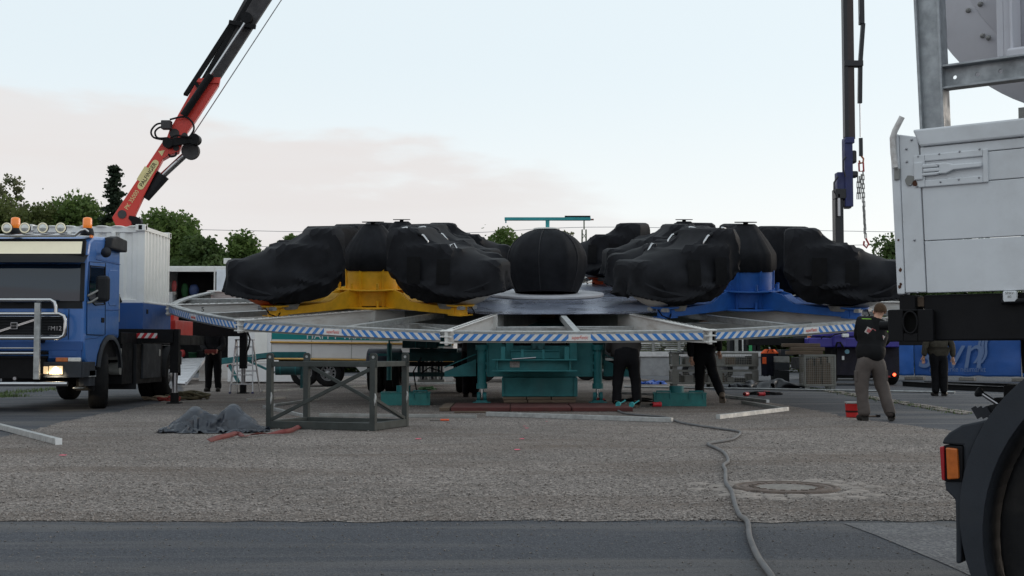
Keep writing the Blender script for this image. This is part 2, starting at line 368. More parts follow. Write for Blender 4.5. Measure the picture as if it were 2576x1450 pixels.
# ------------------------------------------------------------ ground
def ground_mat(name, cols, fine, streak, dirtc, dirt_amt, bump, rough=0.9, speck=0.0, speckc=(0.5, 0.5, 0.5), patch=0.35):
    m = bpy.data.materials.new(name); m.use_nodes = True; nt = m.node_tree; N = nt.nodes; L = nt.links
    b = N['Principled BSDF']; b.inputs['Roughness'].default_value = rough; b.inputs['Specular IOR Level'].default_value = 0.3
    tc = N.new('ShaderNodeTexCoord'); vec = tc.outputs['Object']
    vo = N.new('ShaderNodeTexVoronoi'); vo.inputs['Scale'].default_value = fine; vo.inputs['Randomness'].default_value = 1.0; L.new(vec, vo.inputs['Vector'])
    sepc = N.new('ShaderNodeSeparateColor'); L.new(vo.outputs['Color'], sepc.inputs[0])
    cr = N.new('ShaderNodeValToRGB'); L.new(sepc.outputs[0], cr.inputs[0])
    cr.color_ramp.elements[0].color = (*cols[0], 1); cr.color_ramp.elements[1].color = (*cols[-1], 1)
    for i, c in enumerate(cols[1:-1]):
        e = cr.color_ramp.elements.new((i + 1) / (len(cols) - 1)); e.color = (*c, 1)
    out = cr.outputs[0]
    # broad tone patches
    n1 = N.new('ShaderNodeTexNoise'); n1.inputs['Scale'].default_value = 0.34; n1.inputs['Detail'].default_value = 8; n1.inputs['Roughness'].default_value = 0.62; L.new(vec, n1.inputs['Vector'])
    r1 = N.new('ShaderNodeMapRange'); r1.inputs[1].default_value = 0.3; r1.inputs[2].default_value = 0.7; r1.inputs[3].default_value = 1 - patch; r1.inputs[4].default_value = 1 + patch * 0.6; L.new(n1.outputs[0], r1.inputs[0])
    mu = N.new('ShaderNodeMixRGB'); mu.blend_type = 'MULTIPLY'; mu.inputs[0].default_value = 1; L.new(out, mu.inputs[1]); L.new(r1.outputs[0], mu.inputs[2]); out = mu.outputs[0]
    # drag marks and tyre tracks: noise drawn out along a shallow arc
    mp = N.new('ShaderNodeMapping'); mp.inputs['Scale'].default_value = streak; mp.inputs['Rotation'].default_value = (0, 0, R(-9)); L.new(vec, mp.inputs[0])
    n2 = N.new('ShaderNodeTexNoise'); n2.inputs['Scale'].default_value = 1.0; n2.inputs['Detail'].default_value = 7; n2.inputs['Roughness'].default_value = 0.6; n2.inputs['Distortion'].default_value = 0.5; L.new(mp.outputs[0], n2.inputs['Vector'])
    r2 = N.new('ShaderNodeMapRange'); r2.inputs[1].default_value = 0.47; r2.inputs[2].default_value = 0.66; r2.inputs[4].default_value = dirt_amt; L.new(n2.outputs[0], r2.inputs[0])
    mx = N.new('ShaderNodeMixRGB'); mx.inputs[2].default_value = (*dirtc, 1); L.new(r2.outputs[0], mx.inputs[0]); L.new(out, mx.inputs[1]); out = mx.outputs[0]
    if speck:
        v2 = N.new('ShaderNodeTexVoronoi'); v2.inputs['Scale'].default_value = 26; L.new(vec, v2.inputs['Vector'])
        lt = N.new('ShaderNodeMath'); lt.operation = 'LESS_THAN'; lt.inputs[1].default_value = speck; L.new(v2.outputs['Distance'], lt.inputs[0])
        m3 = N.new('ShaderNodeMixRGB'); m3.inputs[2].default_value = (*speckc, 1); L.new(lt.outputs[0], m3.inputs[0]); L.new(out, m3.inputs[1]); out = m3.outputs[0]
    L.new(out, b.inputs['Base Color'])
    n3 = N.new('ShaderNodeTexNoise'); n3.inputs['Scale'].default_value = fine * 0.8; n3.inputs['Detail'].default_value = 3; L.new(vec, n3.inputs['Vector'])
    ad = N.new('ShaderNodeMath'); ad.operation = 'ADD'; L.new(n3.outputs[0], ad.inputs[0]); L.new(vo.outputs['Distance'], ad.inputs[1])
    bp = N.new('ShaderNodeBump'); bp.inputs['Strength'].default_value = bump; bp.inputs['Distance'].default_value = 0.012; L.new(ad.outputs[0], bp.inputs['Height']); L.new(bp.outputs[0], b.inputs['Normal'])
    MATS[name] = m; return m
M_asph = ground_mat('asphalt', [(0.022, 0.025, 0.034), (0.039, 0.043, 0.055), (0.050, 0.055, 0.068), (0.085, 0.089, 0.10)], 110, (0.16, 1.5, 1), (0.120, 0.112, 0.108), 0.85, 0.5, 0.8, speck=0.09, speckc=(0.16, 0.16, 0.16), patch=0.22)
M_grav = ground_mat('gravel', [(0.050, 0.043, 0.040), (0.142, 0.124, 0.114), (0.218, 0.190, 0.173), (0.40, 0.35, 0.32)], 62, (0.30, 1.05, 1), (0.105, 0.078, 0.062), 0.72, 0.9, patch=0.36)
MB().add([(-3000, -200, 0), (3000, -200, 0), (3000, 5500, 0), (-3000, 5500, 0)], [(0, 1, 2, 3)]).build('ground', M_asph)
bpy.data.objects['ground']['kind'] = 'structure'
rng = random.Random(4)
gpx = [(-300, 1170), (60, 1088), (200, 1052), (300, 1036), (400, 1014), (462, 985), (452, 952), (900, 946), (1500, 946), (1730, 962), (1795, 984), (1850, 998), (1985, 1022), (2150, 1052), (2400, 1086), (2950, 1165)]
gpoly = [G(*p) for p in gpx]
gpoly += [V(7.5, 7.78, 0), V(-7.5, 7.78, 0)]
edge = []
for i, a in enumerate(gpoly):
    b = gpoly[(i + 1) % len(gpoly)]; n = max(2, min(120, int((b - a).length / 0.12)))
    for k in range(n):
        p = a.lerp(b, k / n); d = 0.075 + 0.004 * p.y
        edge.append((p.x + (mnoise.noise(p * 3) + 0.5 * mnoise.noise(p * 9)) * d, p.y + (mnoise.noise(p * 3 + V(9, 1, 2)) + 0.5 * mnoise.noise(p * 11)) * d * 1.3, 0.004))
g = MB().add(edge, [tuple(range(len(edge)))]).build('gravel_lot', M_grav); g['kind'] = 'structure'
def inside(x, y, poly=gpoly):
    r = False; n = len(poly)
    for i in range(n):
        a, b = poly[i], poly[i - 1]
        if (a.y > y) != (b.y > y) and x < (b.x - a.x) * (y - a.y) / (b.y - a.y) + a.x: r = not r
    return r
# loose stones, real geometry, thinning with distance
def stones(name, n, ylo, yhi, test, smin, smax, m, seed, z0=0.004):
    rs = np.random.default_rng(seed); V_, F_ = [], []
    base = np.array([(1, 0, 0), (-.5, .86, 0), (-.5, -.86, 0), (.35, .5, .62), (-.75, .1, .5), (.3, -.6, .55)])
    fs = np.array([(0, 1, 3), (1, 4, 3), (1, 2, 4), (2, 5, 4), (2, 0, 5), (0, 3, 5), (3, 4, 5)])
    k = 0
    while k < n:
        y = ylo + (yhi - ylo) * rs.random() ** 1.5; x = (rs.random() * 2 - 1) * 0.46 * y
        if not test(x, y): continue
        s = smin + (smax - smin) * rs.random() ** 2.2; a = rs.random() * 6.283; ca, sa = math.cos(a), math.sin(a)
        p = base * (s * (0.7 + 0.6 * rs.random(3))) + rs.normal(0, s * 0.12, (6, 3))
        q = np.stack([p[:, 0] * ca - p[:, 1] * sa + x, p[:, 0] * sa + p[:, 1] * ca + y, np.maximum(p[:, 2], -0.002) + z0], 1)
        V_.append(q); F_.append(fs + 6 * k); k += 1
    me = bpy.data.meshes.new(name); me.from_pydata(np.concatenate(V_).tolist(), [], np.concatenate(F_).tolist()); me.materials.append(m)
    o = bpy.data.objects.new(name, me); COL.objects.link(o); o['kind'] = 'stuff'; return o
M_peb = mat('pebble', (0.225, 0.198, 0.182), 0.85, var=0.6, vs=45, dirt=0.6, dcol=(0.10, 0.09, 0.08), ds=30)
tag(stones('gravel_stones', 42000, 7.7, 24, lambda x, y: inside(x, y), 0.005, 0.017, M_peb, 1), 'loose crushed grey stones over the gravel lot', 'gravel')
tag(stones('scattered_grit', 4200, 5.5, 7.9, lambda x, y: random.random() < .18 or y > 7.75 - random.random() ** 3 * 1.1, 0.003, 0.009, mat('grit', (0.13, 0.12, 0.115), 0.85, var=0.5, vs=45), 2, 0.0), 'fine grit scattered over the front asphalt strip', 'grit')

# drain cover with its ring of setts
mc = G(1978, 1230)
dr = thing('manhole_cover', 'round rusty drain cover set in the gravel inside a ring of pale setts', 'manhole', mc)
M_iron = mat('cast_iron', (0.125, 0.095, 0.080), 0.7, 0.4, var=0.3, vs=12, dirt=0.5, dcol=(0.05, 0.045, 0.04), ds=9, bump=0.2, bs=60)
M_conc = mat('lid_concrete', (0.17, 0.155, 0.14), 0.9, var=0.3, vs=25, bump=0.4, bs=90)
MB().lathe([(0.30, 0.010), (0.31, 0.018), (0.345, 0.018), (0.35, 0.011), (0.365, 0.011), (0.37, 0.020), (0.40, 0.020), (0.41, 0.005)], 48).build('frame_ring', M_iron, dr)
MB().lathe([(0.0, 0.014), (0.2, 0.014), (0.225, 0.014)], 40).build('lid_centre', M_conc, dr)
MB().lathe([(0.225, 0.011), (0.23, 0.016), (0.29, 0.016), (0.30, 0.009)], 48).build('lid_rim', M_iron, dr)
for k in range(20):
    a = 2 * math.pi * k / 20; MB().box((0.262, 0, 0.0185), (0.045, 0.035, 0.006), rotz(a)).build('lid_rib', M_iron, dr)
M_sett = mat('sett_stone', (0.225, 0.195, 0.175), 0.85, var=0.3, vs=14, dirt=0.7, dcol=(0.13, 0.11, 0.095), ds=12, bump=0.2, bs=40)
sr = random.Random(9)
for ring, (rr, n) in enumerate(((0.52, 19), (0.70, 22))):
    for k in range(n):
        if ring and (1.0 < (2 * math.pi * k / n) < 2.4 or sr.random() < 0.2): continue
        a = 2 * math.pi * (k + 0.5 * ring) / n + sr.uniform(-.04, .04); r = rr + sr.uniform(-.02, .02)
        L, B = sr.uniform(.14, .20), sr.uniform(.15, .19)
        def top(i, j, L=L, B=B, ph=sr.random() * 9):
            x, y = i * 2 - 1, j * 2 - 1; q = max(abs(x), abs(y))
            z = (0.011 + 0.004 * mnoise.noise(V(x, y, ph))) * (1 - 0.9 * q ** 5)
            w = 1 - 0.16 * (abs(x) * abs(y)) ** 2
            return (x * B / 2 * w, y * L / 2 * w, z)
        M = rotz(a) @ Matrix.Translation((r, 0, 0.002)) @ rotz(sr.uniform(-.08, .08))
        MB().grid(top, 6, 6, M=M).build('sett', M_sett, dr)

# row of setts with grass between them, across the asphalt on the right
for k in range(34):
    t = k / 33; p = G(2080, 985).lerp(G(2420, 1042), t); d = (G(2420, 1042) - G(2080, 985)).normalized(); n_ = V(-d.y, d.x, 0)
    for s in (0, 1):
        if sr.random() < 0.25: continue
        q = p + n_ * (s * 0.19 + sr.uniform(-.02, .02)) + d * sr.uniform(-.03, .03)
        b = MB().box((0, 0, 0.012), (0.2 + sr.uniform(-.03, .03), 0.15, 0.03), Matrix.Translation(q) @ rotz(math.atan2(d.y, d.x) + sr.uniform(-.1, .1)))
        if k == 0 and s == 0 or 'SETTROW' not in globals():
            SETTROW = bpy.data.objects.new('sett_row', None); COL.objects.link(SETTROW); SETTROW['kind'] = 'structure'
        b.build('sett', M_sett, SETTROW, bevel=0.012)
def grass(name, label, pts, n, h, seed, spread):
    rs = random.Random(seed); mb = MB()
    for _ in range(n):
        a, b = rs.choice(pts); p = a.lerp(b, rs.random()) + V(rs.gauss(0, spread), rs.gauss(0, spread), 0); t = rs.random() * 6.28; hh = h * rs.uniform(.4, 1.2); w = rs.uniform(.006, .014)
        l = V(math.cos(t), math.sin(t), 0); s = V(-l.y, l.x, 0) * w
        mb.add([p - s, p + s, p + l * hh * .5 + V(0, 0, hh)], [(0, 1, 2)])
    return tag(mb.build(name, mat('grass', (0.075, 0.115, 0.030), 0.8, var=0.4, vs=8)), label, 'grass', kind='stuff')
grass('verge_grass', 'thin grass growing along the row of setts in the asphalt', [(G(2080, 984), G(2420, 1042)), (G(1990, 972), G(2080, 984))], 1500, 0.05, 3, 0.10)
grass('roadside_grass', 'grass tufts behind the blue lorry wheels', [(G(-60, 996), G(200, 975)), (G(-60, 1000), G(40, 998))], 1500, 0.08, 5, 0.25)
# pink survey paint spots and a lighter asphalt repair strip are flat marks on the ground
M_pink = mat('pink_spray', (0.75, 0.06, 0.14), 0.8, var=0.3, vs=40)
for i, (u, v, s) in enumerate([(1052, 1104, .035), (1313, 1104, .03), (1301, 1131, .035), (1320, 1072, .02), (158, 1145, .035), (1325, 1077, .03), (1375, 1060, .02)]):
    p = G(u, v, 0.016); pts = [(p.x + s * (1 + .5 * mnoise.noise(V(a, i, 0))) * math.cos(a), p.y + s * 1.4 * (1 + .6 * mnoise.noise(V(a, i, 5))) * math.sin(a), 0.016) for a in [k * .42 for k in range(15)]]
    o = MB().add(pts, [tuple(range(15))]).build('paint_mark', M_pink); o['kind'] = 'structure'
M_patch = ground_mat('asphalt_patch', [(0.085, 0.085, 0.095), (0.12, 0.12, 0.13), (0.15, 0.15, 0.16), (0.22, 0.22, 0.22)], 70, (0.2, 1.5, 1), (0.10, 0.10, 0.10), 0.4, 0.6)
pp = [(2120, 1316), (2330, 1316), (2400, 1330), (2640, 1390), (2760, 1500), (2500, 1475), (2380, 1420), (2200, 1345)]
o = MB().add([G(u, v, 0.004) for u, v in pp], [tuple(range(len(pp)))]).build('asphalt_patch', M_patch); o['kind'] = 'structure'

# ------------------------------------------------------------ the tilted round ride platform
CX, CY, CZ, RAD = 0.786, 28.0, 2.31, 8.3
TH0 = 17.15                                  # a beam stands at this angle, the others every 30 degrees
def pol(r, th, z=0.0): t = R(th); return V(r * math.sin(t), -r * math.cos(t), z)
ride = thing('ride_platform', 'huge tilted round fairground ride platform with white beams and blue striped rim', 'ride platform', (CX, CY, CZ), rot=(R(6.5), 0, 0))
RM = ride.matrix_basis.copy()
def checker():
    m = bpy.data.materials.new('checker_plate'); m.use_nodes = True; nt = m.node_tree; N = nt.nodes; L = nt.links
    b = N['Principled BSDF']; b.inputs['Metallic'].default_value = 0.85; b.inputs['Roughness'].default_value = 0.34; b.inputs['Base Color'].default_value = (0.42, 0.44, 0.48, 1)
    tc = N.new('ShaderNodeTexCoord')
    br = N.new('ShaderNodeTexBrick'); mp = N.new('ShaderNodeMapping'); mp.inputs['Rotation'].default_value = (0, 0, R(45)); mp.inputs['Scale'].default_value = (3.4, 3.4, 3.4)
    L.new(tc.outputs['Object'], mp.inputs[0]); L.new(mp.outputs[0], br.inputs['Vector'])
    br.inputs['Color1'].default_value = (1, 1, 1, 1); br.inputs['Color2'].default_value = (.75, .75, .75, 1); br.inputs['Mortar'].default_value = (0, 0, 0, 1); br.inputs['Mortar Size'].default_value = 0.09; br.inputs['Mortar Smooth'].default_value = 0.4; br.inputs['Brick Width'].default_value = 0.9; br.inputs['Row Height'].default_value = 0.35
    nz = N.new('ShaderNodeTexNoise'); nz.inputs['Scale'].default_value = 1.3; nz.inputs['Detail'].default_value = 7; L.new(tc.outputs['Object'], nz.inputs['Vector'])
    rr = N.new('ShaderNodeMapRange'); rr.inputs[1].default_value = .3; rr.inputs[2].default_value = .7; rr.inputs[3].default_value = 0.20; rr.inputs[4].default_value = 0.42; L.new(nz.outputs[0], rr.inputs[0]); L.new(rr.outputs[0], b.inputs['Roughness'])
    cr = N.new('ShaderNodeMixRGB'); cr.inputs[1].default_value = (0.07, 0.08, 0.12, 1); cr.inputs[2].default_value = (0.36, 0.40, 0.52, 1); L.new(br.outputs['Color'], cr.inputs[0]); L.new(cr.outputs[0], b.inputs['Base Color'])
    bp = N.new('ShaderNodeBump'); bp.inputs['Strength'].default_value = 0.6; bp.inputs['Distance'].default_value = 0.01; L.new(br.outputs['Color'], bp.inputs['Height']); L.new(bp.outputs[0], b.inputs['Normal'])
    return m
M_check = checker()
rings = [(1.32, 2.3), (2.305, 3.3), (3.305, 5.05)]
pl = []
for (r0, r1) in rings:
    g_ = 0.05; h = R(15)
    # trapezoid about the segment's mid line (local: x across, -y outwards)
    c0, c1 = r0 * math.cos(h), r1 * math.cos(h); s0, s1 = r0 * math.sin(h) - 0.006, r1 * math.sin(h) - 0.006
    pl.append([(-s0, -c0), (-s1, -c1 + .003), (s1, -c1 + .003), (s0, -c0)])
for k in range(12):
    th = TH0 + 15 + 30 * k
    for j, p in enumerate(pl):
        if k == 0: MB().prism(p, 0.012, Matrix.Translation((0, 0, -0.012))).build('deck_plate', M_check, ride)
        src = bpy.data.objects.get('deck_plate' if j == 0 else 'deck_plate.%03d' % j)
        if k == 0: src.rotation_euler = (0, 0, R(th))
        else: inst(src, 'deck_plate', ride, rot=(0, 0, R(th)))
def beam_web(th):
    M = rotz(R(th)) @ Matrix(((0, 0, 1, 0), (-1, 0, 0, 0), (0, 1, 0, 0), (0, 0, 0, 1)))   # (r, z) polygon -> -y outward, z up, thickness x
    m = MB(); m.prism([(4.36, -0.03), (4.36, -0.46), (5.0, -0.46), (8.22, -0.22), (8.22, -0.03)], 0.05, M @ Matrix.Translation((0, 0, -0.025)))
    m.bar(pol(4.36, th, -0.018), pol(8.26, th, -0.018), 0.13, 0.022)
    m.bar(pol(5.0, th, -0.46), pol(8.22, th, -0.222), 0.11, 0.02)
    m.bar(pol(4.36, th, -0.47), pol(5.0, th, -0.47), 0.11, 0.02)
    return m
for k in range(12):
    th = TH0 + 30 * k
    w = beam_web(th).build('radial_beam', M_whiterust, ride, bevel=0.006)
    e = MB(); p = pol(8.27, th)
    Mz = rotz(R(th)); e.box((0, -8.28, -0.12), (0.05, 0.10, 0.24), Mz)
    for z in (-0.01, -0.10, -0.20): e.box((0, -8.28, z), (0.20, 0.13, 0.018), Mz)
    e.build('end_bracket', M_white, w)
    hs = MB()
    for r in np.arange(4.6, 8.1, 0.16): hs.box((0.03, -r, -0.001), (0.03, 0.06, 0.014), Mz)
    hs.build('hinge_studs', M_galvd, w)['kind'] = 'stuff'
    tn = MB(); tn.box((0.13 * 0.3, -5.2, -0.24), (0.12, 0.05, 0.42), Mz); tn.build('gusset', M_white, w)
    num = {0: '4', -1: '4'}.get(k)
    # inner girder under the deck plates
    MB().prism([(0.7, -0.03), (0.7, -0.5), (4.33, -0.46), (4.33, -0.03)], 0.04, rotz(R(th)) @ Matrix(((0, 0, 1, 0), (-1, 0, 0, 0), (0, 1, 0, 0), (0, 0, 0, 1))) @ Matrix.Translation((0, 0, -0.02))).build('inner_girder', M_galvd, ride)
    tm = th + 15; dl = 8.05
    MB().bar(pol(4.6, tm, -0.09), pol(8.1, tm, -0.10), 0.11, 0.11).build('joist', M_galv, ride, bevel=0.008)
    q = 5.35; cb = MB(); cb.bar(pol(q, th + 1.2, -0.27), pol(q, th + 28.8, -0.27), 0.10, 0.12); cb.build('cross_bar', M_galv, ride, bevel=0.008)
    q2 = 6.4; MB().bar(pol(4.75, th + 3, -0.30), pol(6.9, th + 27.5, -0.2), 0.08, 0.10).build('diagonal_bar', M_galvd, ride, bevel=0.008)
# numbers stencilled on the beams
for kk, s_ in ((9, '5'), (8, '6'), (10, '4'), (0, '1')):
    th = TH0 + 30 * kk; side = -1 if math.sin(R(th)) < 0.2 and kk != 0 else 1
    base = pol(7.6, th, -0.13); rad = pol(1, th); tang = V(math.cos(R(th)), math.sin(R(th)), 0)
    fr = tang if (RM.to_3x3() @ tang).y < 0 else -tang
    xdir = V(0, 0, 1).cross(fr)
    text(s_, 'beam_number', 0.14, M_decalk, ride, frame(base + fr * 0.027, xdir, V(0, 0, 1)), 0.001)
# rim sections: an upper ledge and a striped board
def arc_strip(name, th, r, z0, z1, t, m, parent, n=14, half=14.2):
    me = bpy.data.meshes.new(name); vs, fs, uv = [], [], []
    for i in range(n + 1):
        a = -half + 2 * half * i / n
        q = .5 + .5 * math.cos(R(15)) / math.cos(R(a))
        for (rr, z) in ((r, z0), (r, z1), (r - t, z1), (r - t, z0)): vs.append(pol(rr * q, th + a, z))
    for i in range(n):
        a0, a1 = i * 4, i * 4 + 4
        for k in range(4): fs.append((a0 + k, a1 + k, a1 + (k + 1) % 4, a0 + (k + 1) % 4))
    fs += [(0, 1, 2, 3), (n * 4 + 3, n * 4 + 2, n * 4 + 1, n * 4)]
    me.from_pydata([tuple(v) for v in vs], [], fs); me.materials.append(m)
    ul = me.uv_layers.new(name='UVMap')
    for p in me.polygons:
        for li in p.loop_indices:
            vi = me.loops[li].vertex_index; a = R(-half + 2 * half * (vi // 4) / n)
            ul.data[li].uv = (a * r, me.vertices[vi].co.z - z0)
    o = bpy.data.objects.new(name, me); COL.objects.link(o); o.parent = parent; return o
for k in range(12):
    th = TH0 + 15 + 30 * k
    led = arc_strip('rim_section', th, RAD, -0.055, -0.015, 0.16, M_galv, ride)
    bd = arc_strip('striped_board', th, RAD + 0.004, -0.165, -0.057, 0.02, M_bluewhite, led)
    arc_strip('back_angle', th, RAD - 0.03, -0.20, -0.05, 0.02, M_galvd, led)
    rb = MB()
    for a in np.linspace(-13, 13, 9): rb.box((0, (-RAD) * (.5 + .5 * math.cos(R(15)) / math.cos(R(a))) + 0.05, -0.06), (0.015, 0.10, 0.10), rotz(R(th + a)))
    rb.build('rim_ribs', M_galv, led)['kind'] = 'stuff'
    out = pol(1, th); tang = V(math.cos(R(th)), math.sin(R(th)), 0)
    MB().box((0, -RAD * .983 - 0.007, -0.111), (0.36, 0.006, 0.106), rotz(R(th))).build('logo_plate', M_decalw, led)
    text('superFantic', 'script_logo', 0.085, M_decalr, led, frame(pol(RAD * .983 + 0.012, th, -0.111), tang, V(0, 0, 1)), 0.001, shear=0.3, xs=0.68)
MB().lathe([(0, 0.062), (1.29, 0.062), (1.30, 0.05), (1.30, 0.01)], 64).build('centre_plate', mat('centre_plate_white', (0.42, 0.42, 0.45), 0.4, var=0.06, dirt=0.3, dcol=(0.3, 0.29, 0.28)), ride)
MB().cyl((0, 0, -1.0), (0, 0, -0.5), 1.25, n=48).build('slewing_ring', M_teald, ride)
MB().cyl((0, 0, -0.52), (0, 0, -0.05), 0.72, n=32).build('centre_column', mat('column_amber', (0.35, 0.17, 0.02), 0.5, var=0.2, dirt=0.5), ride)

# ------------------------------------------------------------ covered gondolas
def interp(tab, x):
    for (a, b), (c, d) in zip(tab, tab[1:]):
        if x <= c:
            t = (x - a) / (c - a)
            return b + (d - b) * t
    return tab[-1][1]
T_TOP = [(0, 1.06), (.03, 1.24), (.08, 1.33), (.33, 1.35), (.47, 1.10), (.62, .98), (.90, .80), (.965, .74), (1, .64)]
T_BOT = [(0, .46), (.04, .26), (.14, .05), (.32, -.06), (.62, -.05), (.80, .06), (.92, .22), (.98, .34), (1, .44)]
T_WID = [(0, .46), (.05, .68), (.22, .86), (.5, .90), (.72, .82), (.88, .68), (.96, .50), (1, .34)]
SECT = [(0, 0, 0), (.18, .60, .03), (.34, .93, .24), (.48, 1.0, .46), (.66, .88, .80), (.80, .52, .97), (1.0, 0, 1.0)]
def sect(q):
    for (a, y0, z0), (b, y1, z1) in zip(SECT, SECT[1:]):
        if q <= b:
            t = (q - a) / (b - a); return y0 + (y1 - y0) * t, z0 + (z1 - z0) * t
    return 0.0, 1.0
def cover_mesh(seed, L=2.06):
    ph = seed * 7.31
    def fn(i, j):
        s = min(max(i, 0.0), 1.0)
        top, bot, w = interp(T_TOP, s), interp(T_BOT, s), interp(T_WID, s)
        # draped section: flat roof, shoulders, flat flanks and a rounded belly
        q = abs(((j + 0.25) % 1.0) * 2 - 1) if False else (j * 2 if j <= .5 else 2 - j * 2)      # 0 keel .. 1 ridge
        fy, fz = sect(q); y = w * fy * (-1 if j <= .5 else 1); z = bot + (top - bot) * fz
        ca, sa = (-1 if j <= .5 else 1) * max(fy, .15), fz * 2 - 1
        a = math.pi * (q - .5) if j > .5 else math.pi - math.pi * (q - .5)
        x = (s - 0.5) * L
        # end caps bulge
        p = V(x, y, z)
        f = 0.034 * mnoise.noise(V(x * 1.1 + ph, y * 1.1, z * 1.1))
        g1 = mnoise.noise(V((x * 1.0 + z * .55) * 3.2 + ph, y * 1.0, (z - x * .5) * .8)); g2 = mnoise.noise(V((x * .6 - z * .9) * 4.2 + ph, y * 1.6 + 7, (z + x) * .9))
        fold = 0.030 * (1 - min(1, 4.5 * abs(g1))) ** 1.2 * max(0, g2 + .3) * 2 + 0.022 * (1 - min(1, 4.5 * abs(g2))) ** 1.2 * max(0, .3 - g1) * 2 - 0.01
        ridge = 0.0
        n = V(0.0, ca, sa); n.normalize()
        return p + n * (f + fold - ridge)
    NV, NS = 72, 54; rings_ = [[fn(i / NS, j / NV) for j in range(NV)] for i in range(NS + 1)]
    def cap(ring, sg):
        c = sum(ring, V(0, 0, 0)) / NV + V(sg * .05, 0, 0)
        return [[c + (q - c) * k + V(sg * bl, 0, 0) for q in ring] for k, bl in ((.12, .0), (.40, .0), (.66, -.008), (.87, -.02))]
    rows = cap(rings_[0], -1) + rings_ + cap(rings_[-1], 1)[::-1]
    nu = len(rows); P = np.array([[tuple(p) for p in r] for r in rows]).reshape(-1, 3)
    ctr = np.array([0, 0, .55]); P = ctr + (P - ctr) * np.array([1.0, 1.03, 1.03])
    q = np.abs(np.arange(NV) / NV * 2 - 1); belly = np.tile((1 - q) < .36, nu)
    rr_ = random.Random(seed); jt = lambda s_: rr_.uniform(-s_, s_)
    prims = [('ell', (.02, 0, .42), (1.02, .86, .50), 0), ('box', (-.74 + jt(.03), 0, .86), (.22, .54, .37), .10), ('box', (-.25, .66, .74), (.42, .05, .24), .06), ('box', (-.25, -.66, .74), (.42, .05, .24), .06),
             ('box', (.70, 0, .54), (.26, .34, .10), .11), ('box', (.22 + jt(.06), 0, .84), (.05, .46, .06), .06), ('box', (-.36, .50, 1.14), (.28, .01, .04), .03), ('box', (-.36, -.50, 1.14), (.28, .01, .04), .03), ('box', (-.70, jt(.2), 1.26), (.05, .30, .02), .05)]
    links, nst = grid_links(nu, NV, True)
    P = pbd(P, links, nst, belly, lambda P_, Q_, w: np.where(w[:, None] > 0, sdf_push(P_, prims), P_), steps=46, iters=4, slack=1.012, bend=.12)
    m = MB(); m.smooth = True; fs = [(i * NV + j, (i + 1) * NV + j, (i + 1) * NV + (j + 1) % NV, i * NV + (j + 1) % NV) for i in range(nu - 1) for j in range(NV)]
    fs += [tuple(range(NV)), tuple((nu - 1) * NV + j for j in range(NV - 1, -1, -1))]
    m.add([tuple(p) for p in P], fs)
    return m
COVERS = []
def gondola(label, pos, yaw, seed, hullmat, handles=False, first_level=True, group='gondolas under black fabric covers'):
    g_ = thing('gondola', label, 'gondola', pos, group=group)
    # stand on the tilted platform: tilt first, then turn about the platform normal
    g_.rotation_euler = (Matrix.Rotation(R(6.5), 4, 'X') @ rotz(yaw)).to_euler(); bpy.context.view_layer.update()
    if seed < len(COVERS): cv = inst(COVERS[seed], 'fabric_cover', g_)
    else:
        cv = cover_mesh(seed).build('fabric_cover', M_cover, g_); cv.data.set_sharp_from_angle(angle=R(24)); COVERS.append(cv)
    MB().lathe([(0.0, -0.17), (0.10, -0.16), (0.30, -0.07), (0.46, 0.04), (0.48, 0.14)], 28, M=Matrix.Translation((0.34, 0, 0.03))).build('hull', hullmat, g_)
    MB().cyl((0, 0, -0.19), (0, 0, -0.09), 0.22, 0.26, 20).build('pivot', M_galvd, g_)
    for (s, a0, w, h) in ((0.12, .30, .24, .46), (-0.45, .34, .26, .5)):
        for sy in (-1, 1):
            def pf(i, j, s=s, w=w, h=h, sy=sy):
                x = s + (i - .5) * w; ss = x / 2.06 + .5; wd = interp(T_WID, ss); zz = 0.32 + j * h
                tp, bt = interp(T_TOP, ss), interp(T_BOT, ss); zm = bt + (tp - bt) * .46
                q = max(0, (zz - zm) / (tp - zm)); y = wd * (1 - .13 * q ** 1.5) + 0.022 - 0.015 * j
                return (x, sy * y, zz)
            pt = MB(); pt.grid(pf, 3, 4)
            if seed in (1, 4, 5): pt.build('stitched_pocket', mat('cover_pocket', (0.0055, 0.0055, 0.0065), 0.6, var=0.3, vs=9, bump=0.2, bs=8, spec=.1), g_)
    if handles:
        for sy in (-1, 1):
            h = MB(); pts = [V(-0.82, sy * .46, 1.16), V(-0.80, sy * .50, 1.33), V(-0.70, sy * .53, 1.35), V(-0.34, sy * .60, 1.20), V(-0.26, sy * .61, 1.10), V(-0.26, sy * .58, .96)]
            sm = []
            for a, b in zip(pts, pts[1:]):
                for t in (0, .33, .66): sm.append(a.lerp(b, t))
            sm.append(pts[-1]); h.tube(sm, 0.022, 8); ho = h.build('grab_handle', M_chrome, g_)
            MB().tube([pts[2].lerp(pts[3], t) for t in (.1, .5, .9)], 0.034, 10).build('handle_grip', M_plastic, ho)
            if sy < 0: MB().tube([V(0.16, sy * .40, .86), V(0.13, sy * .44, 1.03), V(0.20, sy * .45, 1.05), V(0.30, sy * .45, .88)], 0.02, 8).build('grab_handle', M_chrome, g_)
    return g_

